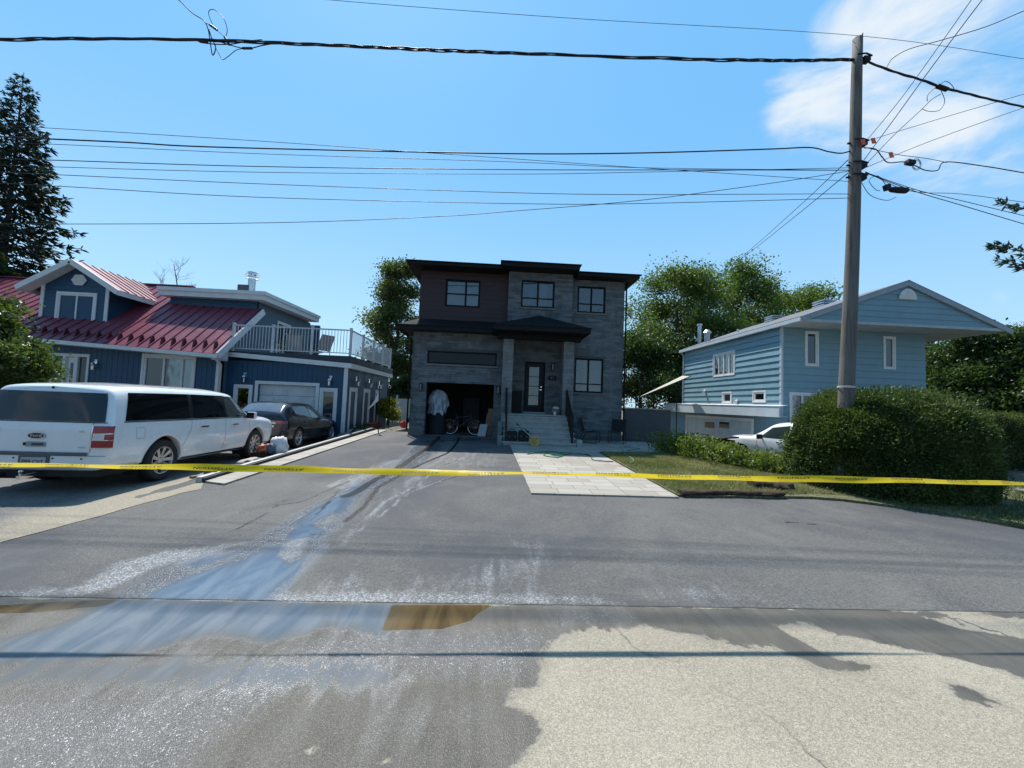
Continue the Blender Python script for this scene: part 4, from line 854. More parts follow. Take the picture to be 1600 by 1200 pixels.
ws = [(VY(1116, 570), VY(1148, 570), VZ(1132, 586), VZ(1132, 552.5)), (VY(1130.5, 622), VY(1143, 622), VZ(1137, 628.5), VZ(1137, 614.5)), (VY(1178.5, 620), VY(1196, 620), VZ(1187, 626.5), VZ(1187, 613))]
w = MB(); wall_holes(w, (FX0, 22.2, -.4), (0, -1, 0), (0, 0, 1), 7.7, 5.65, [(a, b, c+.4, d+.4) for a, b, c, d in ws], .2, (-1, 0, 0)); lap_siding(w, Lv, 7.7, -.4, 5.22, .262, .04, holes=ws); w.box(FX0, FX1, 22.0, 22.19, -.4, 5.2); w.box(FX1-.2, FX1, 14.7, 22, -.4, 5.2); obj('side_wall', w, RB, rh)
window(Lv, rh, *ws[0], WHITE, GLASS, fw=.06, mulls=tuple(ws[0][0]+(ws[0][1]-ws[0][0])*k/4 for k in (1, 2, 3)), trim=WHITE, tw=.06, blind=CURTAIN_REFL)
for q in ws[1:]: window(Lv, rh, *q, WHITE, GLASSD, fw=.06, trim=WHITE, tw=.07)
t = MB(); t.box(FX0-.035, FX0+.05, FY-.035, FY-.001, -.4, 5.16); t.box(FX0-.035, FX0-.001, FY, FY+.06, -.4, 5.16); obj('corner_trim', t, RT_, rh)
# gable and roof
EX0, EX1, PX, PY = 11.18, 19.25, 15.2, 13.27; EZ, PZ = 5.30, 6.84; ks = (PZ-EZ)/(PX-EX0); ks2 = (PZ-5.20)/(EX1-PX)
Lg2 = Loc((EX0, PY+.06, 0), (1, 0, 0), (0, -1, 0))
w = MB(); w.add([(EX0+.2, PY+.06, 5.18), (EX1-.2, PY+.06, 5.18), (PX, PY+.06, PZ-.1)], [(0, 1, 2)])
def rt2(z, a, b): return max(a, (z-5.10)/ks+.02), min(b, EX1-EX0-(z-5.08)/ks2-.02)
lap_siding(w, Lg2, EX1-EX0, 5.2, PZ-.15, .22, .022, top=rt2); obj('gable_wall', w, RB, rh)
r = MB(); r.add([(EX0-.06, PY-.05, EZ), (PX, PY-.05, PZ), (PX, 22.5, PZ), (EX0-.06, 22.5, EZ), (EX1+.06, PY-.05, 5.18), (EX1+.06, 22.5, 5.18)], [(0, 1, 2, 3), (1, 4, 5, 2)]); rr_ = obj('roof', r, pmat('grey_shingle', (.13, .14, .15), .85, var=.3, vs=8, bump=.4), rh)
f = MB(); f.bar((EX0-.05, PY, EZ-.10), (PX, PY, PZ-.10), .07, .2, upv=(0, 0, 1)); f.bar((PX, PY, PZ-.10), (EX1+.05, PY, 5.09), .069, .2, upv=(0, 0, 1)); obj('rake_board', f, pmat('grey_fascia', (.30, .35, .39), .5), rr_)
f = MB(); f.box(EX0-.1, EX0+.03, PY+.04, 22.5, EZ-.17, EZ-.03); f.tube([(EX0-.03, 22.3, 5.1), (FX0-.05, 22.25, 4.9), (FX0-.05, 22.25, 1.4)], .04, 6); obj('gutter', f, RT_, rr_)
f = MB(); f.box(EX0+.03, EX1-.02, PY+.03, FY-.03, 5.13, 5.165); f.box(FX1+.01, EX1-.02, FY-.03, 22.2, 5.13, 5.165); f.box(EX0+.03, EX1, PY+.0, PY+.03, 5.10, 5.20); obj('soffit', f, pmat('soffit_pale', (.40, .45, .47), .6), rh)
v = MB(); c = Vector((15.2, PY+.035, 6.12)); pts = [c+Vector((math.cos(R(a))*.34, 0, math.sin(R(a))*.40)) for a in range(0, 181, 15)]; v.prism(pts, (0, -.05, 0))
for k in range(6): hw = .30*math.cos(k/6.5*1.4); v.bar(c+Vector((-hw, -.055, .05+k*.055)), c+Vector((hw, -.055, .05+k*.055)), .02, .03)
obj('gable_vent', v, WHITE, rh)
def roofpt(px, py, Y): 
    p_ = onY(px, py, Y); return p_
for px, py, Y, s in ((1288, 478, 17.0, .32), (1209, 501, 19.5, .30)):
    p_ = onY(px, py, Y); v = MB(); zb = p_[2]-.5
    v.box(p_[0]-s*.7, p_[0]+s*.7, Y-s*.7, Y+s*.7, zb, p_[2]+.05)
    for k in range(4): v.box(p_[0]-s, p_[0]+s, Y-s, Y+s, p_[2]-.16+k*.11, p_[2]-.11+k*.11)
    obj('roof_vent', v, STEEL, rr_)
p_ = onY(1093, 524, 22.0); v = MB(); v.lathe([(.1, -.9), (.1, .55), (.15, .57), (.15, .68), (0, .7)], p_, n=12); obj('flue_pipe', v, STEEL, rr_)
p_ = onY(1105, 526, 21.2); v = MB(); v.lathe([(.15, -.8), (.15, .2), (.24, .22), (.1, .38), (0, .4)], p_, n=12); obj('flue_pipe', v, STEEL, rr_)
p_ = onY(1153, 520, 19.5); v = MB(); v.lathe([(.05, -.6), (.05, .2), (0, .2)], p_, n=8); obj('vent_stack', v, WHITE, rr_)
# low garage strip along the side wall
WX = 10.92
za, zb2, zc, zd = onX(1217, 635, WX)[2], onX(1217, 652, WX)[2], onX(1039, 631, WX)[2], onX(1039, 642.5, WX)[2]
ya, yb2 = onX(1217, 640, WX)[1], onX(1039, 640, WX)[1]
f = MB(); f.prism([(WX, ya, zb2), (WX, yb2, zd), (WX, yb2, zc), (WX, ya, za)], (.07, 0, 0)); f.box(WX+.0, FX0+.5, yb2, yb2+.07, zd, zc+.02); obj('canopy_fascia', f, RT_, rh)
f = MB(); f.add([(WX-.02, ya-.02, za+.01), (FX0-.03, ya-.02, za+.06), (FX0-.03, yb2, zc+.06), (WX-.02, yb2, zc+.01)], [(0, 1, 2, 3)]); obj('canopy_roof', f, pmat('white_membrane', (.62, .64, .65), .5), rh)
f = MB(); f.prism([(WX+.07, ya, zb2+.02), (WX+.07, yb2, zd+.02), (FX0-.03, yb2, zd+.02), (FX0-.03, ya, zb2+.02)], (0, 0, .02)); obj('canopy_soffit', f, RT_, rh)
Lk = Loc((FX0-.06, yb2, 0), (0, -1, 0), (-1, 0, 0)); K = lambda px, y=670: yb2-onX(px, y, FX0-.06)[1]
da, db = K(1074), K(1175.5); dz = onX(1120, 654.5, FX0-.06)[2]
w = MB(); lap_siding(w, Lk, yb2-ya, -.9, zb2, .24, .02, holes=[(da, db, -.9, dz)]); w.box(FX0-.055, FX0-.035, ya, yb2, -.9, zb2); w.box(FX0+.01, FX0+1.5, 22.3, yb2, -.9, zc-.1); obj('garage_wall', w, pmat('mid_blue_siding', (.14, .26, .34), .5, var=.08), rh)
d = MB(); Lk.box(d, da, db, -.01, .015, -.9, dz)
for k in range(5): Lk.box(d, da+.03, db-.03, .015, .022, -.9+k*.45+.02, -.9+k*.45+.42)
gd = obj('garage_door', d, pmat('garage_door_pale', (.50, .56, .60), .5), rh)
for a, b in ((1102, 1117), (1124.5, 1140)):
    g = MB(); Lk.box(g, K(a), K(b), .024, .03, onX((a+b)/2, 668.5, FX0-.06)[2], onX((a+b)/2, 659.5, FX0-.06)[2]); obj('door_window', g, darkglass('door_pane'), gd)
t = MB(); Lk.box(t, da-.12, da, -.01, .05, -.9, dz+.12); Lk.box(t, db, db+.12, -.01, .05, -.9, dz+.12); Lk.box(t, da, db, -.01, .05, dz, dz+.12); obj('garage_door_trim', t, WHITE, rh)
for px, py in ((1102, 611), (1152, 627)):
    p_ = onX(px, py, FX0-.03); k = MB(); k.lathe([(0, 0), (.06, 0), (.09, .16), (0, .16)], p_+Vector((-.02, 0, 0)), (-1, -.5, -.4), 10); k.box(p_[0]-.03, p_[0]+.03, p_[1]-.05, p_[1]+.05, p_[2]-.02, p_[2]+.1); obj('flood_lamp', k, WHITE, rh)
# white dipped porch lights under the canopy
# ------------------------------------------------------------------ vehicles: lofted bodies
def pchip(xk, yk, x):
    xk = np.asarray(xk, float); yk = np.asarray(yk, float); h = np.diff(xk); d = np.diff(yk)/h; m = np.zeros(len(xk)); m[0] = d[0]; m[-1] = d[-1]
    for i in range(1, len(xk)-1): m[i] = 0 if d[i-1]*d[i] <= 0 else 2*d[i-1]*d[i]/(d[i-1]+d[i])
    x = min(max(x, xk[0]), xk[-1]); i = min(max(int(np.searchsorted(xk, x)-1), 0), len(h)-1); t = (x-xk[i])/h[i]
    return (1+2*t)*(1-t)**2*yk[i]+t*(1-t)**2*h[i]*m[i]+t*t*(3-2*t)*yk[i+1]+t*t*(t-1)*h[i]*m[i+1]
def obj2(name, fn, mat, parent, **k):     # one mesh for each side of the car
    for sg in (-1, 1): obj(name, fn((sg,)), mat, parent, **k)
class Car:
    # keys: rows x: zb, zm, ws, wm, wl, zl, we, ze, zt
    def __init__(s, keys, rear_cr, front_cr, lean=0.0, nexp=4.5):
        s.x = [k[0] for k in keys]; s.k = np.array([k[1:] for k in keys], float); s.x0, s.x1 = s.x[0], s.x[-1]; s.rc, s.fc, s.lean, s.n = rear_cr, front_cr, lean, nexp
    def par(s, x): return [pchip(s.x, s.k[:, j], x) for j in range(s.k.shape[1])]
    def wf(s, x):
        q = 0
        if x < s.x0+s.rc: q = (s.x0+s.rc-x)/s.rc
        if x > s.x1-s.fc: q = (x-s.x1+s.fc)/s.fc
        return max(.02, (1-min(1, q)**s.n))**(1/s.n)
    def sec(s, x, m=6):
        zb, zm, ws, wm, wl, zl, we, ze, zt = s.par(x); f = s.wf(x)
        C = [(0, zb), (ws-.12, zb), (ws, zb+.07), (wm, zm), (wl, zl), (we, ze), (we*.6, ze+(zt-ze)*.72), (0, zt)]
        P = []
        for a, b in zip(C[:-1], C[1:]): P += [(a[0]+(b[0]-a[0])*i/m, a[1]+(b[1]-a[1])*i/m) for i in range(m)]
        P = np.array(P+[C[-1]])
        for _ in range(3):
            Q = P.copy(); Q[1:-1] = .25*P[:-2]+.5*P[1:-1]+.25*P[2:]; P = Q
        P[:, 0] *= f; return P
    def dx(s, x, z):
        zl = 1.0; return s.lean*max(0, z-zl)*max(0, 1-(x-s.x0)/1.4)
    def yside(s, x, z):
        P = s.sec(x)[6:33]; 
        return float(np.interp(z, P[:, 1], P[:, 0])) if P[-1, 1] > P[0, 1] else float(P[0, 0])
    def ztop(s, x, y):
        P = s.sec(x)[28:][::-1]; return float(np.interp(abs(y), P[:, 0], P[:, 1]))
    def xrear(s, y, z, off=.006):
        x = s.x0+s.rc; w = s.yside(x, z); f = min(.9995, abs(y)/w); q = (1-f**s.n)**(1/s.n); xx = s.x0+s.rc-q*s.rc
        return xx+s.dx(s.x0, z)-off
    def body(s, name, mat, parent, arches=(), step=.07):
        xs = sorted(set([s.x0+s.rc*(1-math.cos(t*math.pi/16)) for t in range(9)]+[s.x1-s.fc*(1-math.cos(t*math.pi/16)) for t in range(9)]+list(np.arange(s.x0+s.rc, s.x1-s.fc, step))))
        mb = MB(); rings = []
        for x in xs:
            P = s.sec(x); ring = [(x+s.dx(x, z), -y, z) for y, z in P]+[(x+s.dx(x, z), y, z) for y, z in P[::-1][1:-1]]; rings.append(ring)
        n = len(rings[0]); mb.add([q for r in rings for q in r], [(i*n+k, i*n+(k+1) % n, (i+1)*n+(k+1) % n, (i+1)*n+k) for i in range(len(rings)-1) for k in range(n)])
        h = n//2
        for b, fl in ((0, 1), ((len(rings)-1)*n, 0)):
            for k in range(h):
                a = [b+k, b+k+1, b+(n-k-1) % n, b+(n-k) % n]; a = list(dict.fromkeys(a))
                if len(a) > 2: mb.f.append(tuple(a if fl else a[::-1]))
        o = obj(name, mb, mat, None)
        if arches:
            cu = MB()
            for (ax, az, ar, yo) in arches:
                for sg in (1, -1): cu.tube([(ax, sg*yo, az), (ax, sg*1.3, az)], ar, 40)
            c = obj('cutter', cu, BLACK, None); md = o.modifiers.new('b', 'BOOLEAN'); md.operation = 'DIFFERENCE'; md.object = c; md.solver = 'EXACT'
            dg = bpy.context.evaluated_depsgraph_get(); dg.update(); me = bpy.data.meshes.new_from_object(o.evaluated_get(dg)); o.modifiers.clear(); o.data = me; bpy.data.objects.remove(c)
            me.materials.clear(); me.materials.append(mat)
        o.data.shade_smooth(); o.data.set_sharp_from_angle(angle=R(38)); o.parent = parent; o.data.name = name; o.name = name
        if arches:
            for (ax, az, ar, yo) in arches:
                for sg in (1, -1):
                    li = MB()
                    A = [R(a) for a in range(-30, 211, 12)]
                    li.grid([[(ax+math.cos(a)*(ar-.006), sg*y, az+math.sin(a)*(ar-.006)) for a in A] for y in (yo+.01, yo+.1, .86)])
                    li.add([(ax+math.cos(a)*ar, sg*(yo+.008), az+math.sin(a)*ar) for a in A], [tuple(range(len(A)))])
                    obj('wheel_arch', li, RUB, parent)
        return o
    def side_patch(s, rows, off, nz=6, sub=4, sgs=(-1, 1)):   # rows of (x, zlo, zhi)
        mb = MB(); xs = []
        for a, b in zip(rows[:-1], rows[1:]): xs += [tuple(a[j]+(b[j]-a[j])*i/sub for j in range(len(a))) for i in range(sub)]
        xs.append(rows[-1])
        for sg in sgs:
            G = []
            for r in xs:
                G.append([(((r[0]+(r[3]-r[0])*k/nz) if len(r) > 3 else r[0])+s.dx(r[0], r[1]+(r[2]-r[1])*k/nz), sg*(s.yside(r[0]+((r[3]-r[0])*k/nz if len(r) > 3 else 0), r[1]+(r[2]-r[1])*k/nz)+off), r[1]+(r[2]-r[1])*k/nz) for k in range(nz+1)])
            mb.grid(G)
        return mb
    def rear_glass(s, f, z0, z1, off, ny=22, nz=8):
        W = lambda z: f*s.yside(s.x0+s.rc, z)
        return MB().grid([[(s.xrear(W(z)*(2*i/ny-1), z, off), W(z)*(2*i/ny-1), z) for i in range(ny+1)] for z in [z0+(z1-z0)*k/nz for k in range(nz+1)]])
    def rear_patch(s, y0, y1, z0, z1, off, ny=12, nz=5):
        return MB().grid([[(s.xrear(y0+(y1-y0)*i/ny, z0+(z1-z0)*k/nz, off), y0+(y1-y0)*i/ny, z0+(z1-z0)*k/nz) for i in range(ny+1)] for k in range(nz+1)])
    def top_patch(s, xa, xb, wa, wb, off, nx=10, ny=10):
        return MB().grid([[(xa+(xb-xa)*i/nx, (wa+(wb-wa)*i/nx)*(2*j/ny-1), s.ztop(xa+(xb-xa)*i/nx, (wa+(wb-wa)*i/nx)*(2*j/ny-1))+off) for j in range(ny+1)] for i in range(nx+1)])
    def seam(s, pts, w=.007, off=.0015, sgs=(-1, 1)):
        mb = MB()
        for sg in sgs:
            P = []
            for a, b in zip(pts[:-1], pts[1:]):
                n = max(1, int(math.hypot(b[0]-a[0], b[1]-a[1])/.06)); P += [(a[0]+(b[0]-a[0])*i/n, a[1]+(b[1]-a[1])*i/n) for i in range(n)]
            P.append(pts[-1]); L = []
            for i, (x, z) in enumerate(P):
                a = P[max(0, i-1)]; b = P[min(len(P)-1, i+1)]; d = Vector((b[0]-a[0], b[1]-a[1])).normalized(); nx, nz = -d[1]*w/2, d[0]*w/2
                L.append([(x+nx+s.dx(x, z), sg*(s.yside(x+nx, z+nz)+off), z+nz), (x-nx+s.dx(x, z), sg*(s.yside(x-nx, z-nz)+off), z-nz)])
            mb.grid(L)
        return mb
def wheel(parent, x, y, r, wdt, rr, nsp, rimm, pair=False):
    s = -1 if y < 0 else 1
    t = MB(); w = wdt/2
    t.lathe([(rr, -w*.9), (rr+.02, -w), (r-.03, -w), (r-.008, -w*.8), (r, -w*.5), (r, -.012), (r-.009, -.011), (r-.009, .011), (r, .012), (r, w*.5), (r-.008, w*.8), (r-.03, w), (rr+.02, w), (rr, w*.9)], (x, y, r), (0, s, 0), 40)
    o = obj('wheel', t, RUB, parent, smooth=False); o.data.shade_smooth(); o.data.set_sharp_from_angle(angle=R(40))
    m = MB(); m.lathe([(rr-.005, -w*.9), (rr-.02, -w*.3), (rr-.02, w*.5), (rr-.006, w*.93), (rr+.006, w*.93), (rr+.006, w*.88)], (x, y, r), (0, s, 0), 40)
    m.lathe([(0, w*.62), (.035, w*.62), (.06, w*.55), (.075, w*.3), (.075, 0)], (x, y, r), (0, s, 0), 20)
    for k in range(nsp):
        a = 2*math.pi*k/nsp
        for da in ((-.11, .11) if pair else (0,)):
            c, si = math.cos(a+da), math.sin(a+da); c2, s2 = math.cos(a+da*.6), math.sin(a+da*.6)
            p0 = Vector((x+.055*c, y+s*w*.46, r+.055*si)); p1 = Vector((x+(rr-.008)*c2, y+s*w*.74, r+(rr-.008)*s2)); m.bar(p0, p1, .034 if pair else .05, .03, upv=(0, 1, 0))
    obj('rim', m, rimm, o)
    d = MB(); d.lathe([(0, 0), (rr*.72, 0), (rr*.72, -.03), (0, -.03)], (x, y+s*w*.1, r), (0, s, 0), 24); obj('brake_disc', d, pmat('brake_steel', (.10, .10, .105), .5, metal=.6), o)
    return o
def carmat(name, col, rough=.3, coat=1.0, metal=0.0): return pmat(name, col, rough, metal=metal, var=.03, coat=coat)
RIM = pmat('alloy_rim', (.55, .56, .58), .25, metal=.85, var=.06)
CGLASS = darkglass('car_glass'); CGLASS2 = pmat('car_glass_clear', (.03, .045, .045), .02, var=.2, spec=.8)
LRED = pmat('lamp_red', (.30, .012, .02), .12, var=.15, coat=.6); LCLR = pmat('lamp_clear', (.62, .62, .64), .12, var=.1, coat=.6)
WCAR = carmat('white_car_paint', (.80, .81, .81))
# ---- white boxy SUV
def suv():
    X, Y = -6.9, 7.2; Z = gz(X, Y)+.010; ya, pt = R(3.63), R(-.9)
    M4 = Matrix.Translation((X, Y, Z)) @ Matrix.Rotation(ya+math.pi/2, 4, 'Z') @ Matrix.Rotation(-pt, 4, 'Y')
    t = thing('parked_car', 'large white boxy station wagon parked rear first beside the asphalt driveway', 'car', mat=M4)
    K = [(-1.13, .40, .72, .88, .935, .915, 1.04, .80, 1.57, 1.62), (-1.05, .34, .74, .90, .955, .925, 1.05, .80, 1.60, 1.665), (-.7, .33, .76, .92, .965, .935, 1.06, .805, 1.63, 1.70), (0, .28, .76, .92, .965, .94, 1.06, .81, 1.65, 1.73), (1.4, .27, .74, .925, .965, .94, 1.06, .81, 1.65, 1.74),
         (2.05, .27, .74, .925, .965, .94, 1.06, .80, 1.61, 1.70), (2.45, .27, .74, .925, .965, .94, 1.06, .80, 1.36, 1.46), (2.85, .28, .74, .92, .965, .94, 1.05, .80, 1.13, 1.18), (3.05, .28, .74, .92, .965, .935, 1.03, .80, 1.09, 1.13), (3.6, .29, .72, .90, .96, .92, .99, .78, 1.05, 1.09), (3.9, .30, .68, .88, .94, .90, .92, .74, .97, 1.01), (3.98, .32, .64, .86, .92, .88, .86, .70, .90, .93)]
    c = Car(K, .16, .30, lean=.26)
    c.body('body', WCAR, t, [(0, .375, .435, .62), (2.994, .375, .435, .62)])
    for x in (0, 2.994):
        for y in (-.835, .835): wheel(t, x, y, .37, .235, .235, 9, RIM, True)
    # glass
    obj('rear_window', c.rear_glass(.93, 1.09, 1.535, .012), CGLASS, t, smooth=True)
    obj2('side_window', lambda g: c.side_patch([(-.84, 1.10, 1.56, -.80), (.60, 1.10, 1.58, .62)], .007, sgs=g), CGLASS, t, smooth=True)
    obj2('side_window', lambda g: c.side_patch([(.70, 1.10, 1.58, .72), (1.70, 1.10, 1.58, 1.68)], .007, sgs=g), CGLASS, t, smooth=True)
    obj2('side_window', lambda g: c.side_patch([(1.76, 1.10, 1.575, 1.74), (2.55, 1.10, 1.56, 2.12)], .007, sgs=g), CGLASS2, t, smooth=True)
    obj2('window_pillar', lambda g: c.side_patch([(.60, 1.10, 1.58, .62), (.70, 1.10, 1.58, .72)], .004, sgs=g), BLACK, t, smooth=True); obj2('window_pillar', lambda g: c.side_patch([(1.68, 1.10, 1.58, 1.66), (1.78, 1.10, 1.58, 1.76)], .004, sgs=g), BLACK, t, smooth=True); obj2('window_pillar', lambda g: c.side_patch([(2.54, 1.09, 1.57, 2.10), (2.66, 1.09, 1.56, 2.18)], .004, sgs=g), BLACK, t, smooth=True)
    obj('windscreen', c.top_patch(2.12, 2.86, .70, .72, .008), CGLASS2, t, smooth=True)
    obj2('belt_chrome', lambda g: c.seam([(-.86, 1.085), (2.62, 1.082)], .018, .006, sgs=g), CHROME, t)
    # doors
    for pts in ([(1.72, 1.08), (1.72, .60), (1.68, .36)], [(.66, 1.08), (.64, .9), (.52, .72), (.46, .60), (.46, .40), (.52, .35)], [(2.66, 1.08), (2.66, .62), (2.60, .40), (2.56, .35)], [(.52, .355), (2.56, .35)]): obj2('door_seam', lambda g: c.seam(pts, sgs=g), BLACK, t)
    obj2('sill_moulding', lambda g: c.seam([(.5, .335), (2.52, .33)], .035, .01, sgs=g), CHROME, t)
    for x in (.98, 2.02):
        y = c.yside(x, .93)
        for g in (-1, 1): h = MB(); h.bar((x-.11, g*(y+.03), .93), (x+.11, g*(y+.03), .93), .03, .028); h.bar((x-.1, g*(y-.005), .93), (x-.1, g*(y+.03), .93), .02); h.bar((x+.1, g*(y-.005), .93), (x+.1, g*(y+.03), .93), .02); obj('door_handle', h, CHROME, t)
    obj('fuel_flap', c.seam([(-.62, .80), (-.46, .80), (-.45, .98), (-.62, .98), (-.62, .80)], .006, .0015, sgs=(-1,)), pmat('seam_grey', (.2, .2, .2), .6), t)
    for xw in (0, 2.994):  # flared arch lips
        A = [R(a) for a in range(4, 179, 6)]
        for sg in (-1, 1):
            lip = MB(); lip.grid([[(xw+math.cos(a)*rr_, sg*(c.yside(xw+math.cos(a)*.47, max(.42, .375+math.sin(a)*.47))+oo), .375+math.sin(a)*rr_) for a in A] for rr_, oo in ((.434, -.01), (.436, .012), (.47, .014), (.52, -.001))])
            obj('arch_flare', lip, WCAR, t, smooth=True)
    # rear end
    for sg in (-1, 1):
        o = obj('tail_lamp', c.rear_patch(sg*.735, sg*.952, .70, 1.03, .012, 10, 4), LRED, t, smooth=True)
        obj('lamp_lens', c.rear_patch(sg*.745, sg*.885, .815, .91, .016, 6, 2), LCLR, o, smooth=True)
        fr = c.rear_patch(sg*.728, sg*.954, 1.03, 1.042, .015, 10, 1); g = c.rear_patch(sg*.728, sg*.954, .688, .70, .015, 10, 1); fr.add(g.v, g.f); g = c.rear_patch(sg*.722, sg*.736, .688, 1.042, .015, 2, 3); fr.add(g.v, g.f); g = c.rear_patch(sg*.74, sg*.953, .905, .918, .017, 8, 1); fr.add(g.v, g.f); g = c.rear_patch(sg*.74, sg*.953, .807, .82, .017, 8, 1); fr.add(g.v, g.f); obj('lamp_bezel', fr, CHROME, o)
    obj('tailgate_bar', c.rear_patch(-.70, .70, .575, .625, .018, 14, 2), pmat('dark_chrome', (.10, .13, .16), .25, metal=.4), t)
    sm = c.rear_patch(-.722, -.716, .63, 1.07, .003, 1, 8)
    for q in (c.rear_patch(.716, .722, .63, 1.07, .003, 1, 8), c.rear_patch(-.9, .9, .568, .574, .003, 16, 1), c.rear_patch(-.88, .88, 1.072, 1.084, .006, 16, 1)): sm.add(q.v, q.f)
    obj('tailgate_seam', sm, BLACK, t)
    xr = c.xrear(0, .87); e = MB(); e.lathe([(0, .012), (.92, .012), (1, .004), (1, 0), (0, 0)], (0, 0, 0), n=28); e.v = [(xr-q[2], -q[0]*.115, .865+q[1]*.047) for q in e.v]; e.f = [f[::-1] for f in e.f]
    em = obj('badge', e, pmat('badge_navy', (.012, .016, .03), .3), t)
    e = MB(); n = 36
    for k in range(n): a, b = 2*math.pi*k/n, 2*math.pi*(k+1)/n; e.bar((xr-.010, -.112*math.cos(a), .865+.045*math.sin(a)), (xr-.010, -.112*math.cos(b), .865+.045*math.sin(b)), .008)
    obj('badge_rim', e, CHROME, em)
    def rtext(s_, y, z, size, mat, par, sx=1, d=.002): return text('lettering', s_, size, mat, frameM((c.xrear(y, z)-.012, y, z), (0, -1, 0), (0, 0, 1)), par, d, sx)
    rtext('Ford', 0, .865, .062, CHROME, em, 1.3)
    rtext('FLEX', .58, .94, .055, pmat('dark_letter', (.08, .08, .09), .3), t, 1.4); rtext('SEL', -.60, .94, .035, STEEL, t, 1.5); rtext('AWD', -.62, .70, .03, STEEL, t, 1.5)
    e = MB(); e.box(xr-.008, xr+.004, -.13, .13, .70, .775); hp = obj('tailgate_handle', e, pmat('handle_recess', (.30, .31, .32), .4), t, bevel=.006); e = MB(); e.box(xr-.012, xr-.007, -.11, .05, .72, .755); obj('handle_slot', e, pmat('slot_dark', (.04, .04, .045), .4), hp); e = MB(); e.box(xr-.01, xr, .135, .165, .715, .76); obj('handle_button', e, BLACK, hp)
    xp = c.xrear(0, .49); e = MB(); e.box(xp-.012, xp+.03, -.20, .20, .42, .565); obj('plate_recess', e, pmat('plate_frame', (.10, .09, .09), .5), t)
    e = MB(); e.box(xp-.02, xp-.012, -.165, .165, .425, .545); pl = obj('license_plate', e, pmat('plate_white', (.42, .42, .44), .45), t, bevel=.006)
    text('plate_number', 'P99 CVT', .085, pmat('plate_navy', (.02, .03, .09), .5), frameM((xp-.023, 0, .475), (0, -1, 0), (0, 0, 1)), pl, .001, .92)
    for y in (-.62, -.24, .28, .66): e = MB(); e.lathe([(0, .004), (.012, .004), (.012, 0)], (c.xrear(y, .53)+.003, y, .53), (-1, 0, 0), 10); obj('parking_sensor', e, BLACK, t)
    e = MB(); e.box(-1.02, -.4, -.75, .75, .24, .36); e.tube([(-.95, .50, .27), (-1.12, .52, .25)], .04, 10); e.box(-1.0, -.5, .15, .60, .20, .30); obj('underbody', e, RUB, t)
    e = MB(); e.bar((-.95, -.0, .30), (-1.32, 0, .27), .05); e.lathe([(.0, .08), (.018, .075), (.026, .055), (.018, .03), (.015, 0), (.03, -.005), (.03, -.02), (0, -.02)], (-1.29, 0, .30), n=12); obj('tow_hitch', e, CHROME, t)
    e = MB(); e.lathe([(0, .003), (.022, .003), (.022, 0)], (c.xrear(0, 1.585)-.004, 0, 1.60), (-1, 0, 0), 10); obj('wiper_pivot', e, BLACK, t)
    for sg in (-1, 1):
        e = MB(); e.obox((2.50, sg*1.07, 1.13), ((1, 0, 0), (0, 1, 0), (0, 0, 1)), (.06, .10, .085)); mo = obj('wing_mirror', e, WCAR, t, bevel=.03); e = MB(); e.bar((2.48, sg*.92, 1.08), (2.50, sg*1.0, 1.09), .05, .04); e.box(2.432, 2.438, sg*1.07-.085, sg*1.07+.085, 1.06, 1.20); obj('mirror_glass', e, BLACK, mo)
    obj('bumper_lower', c.rear_patch(-.86, .86, .405, .415, .004, 14, 1), BLACK, t)
    # seats seen dimly: headrest shapes behind glass are hidden by the tint
    return t
suv()
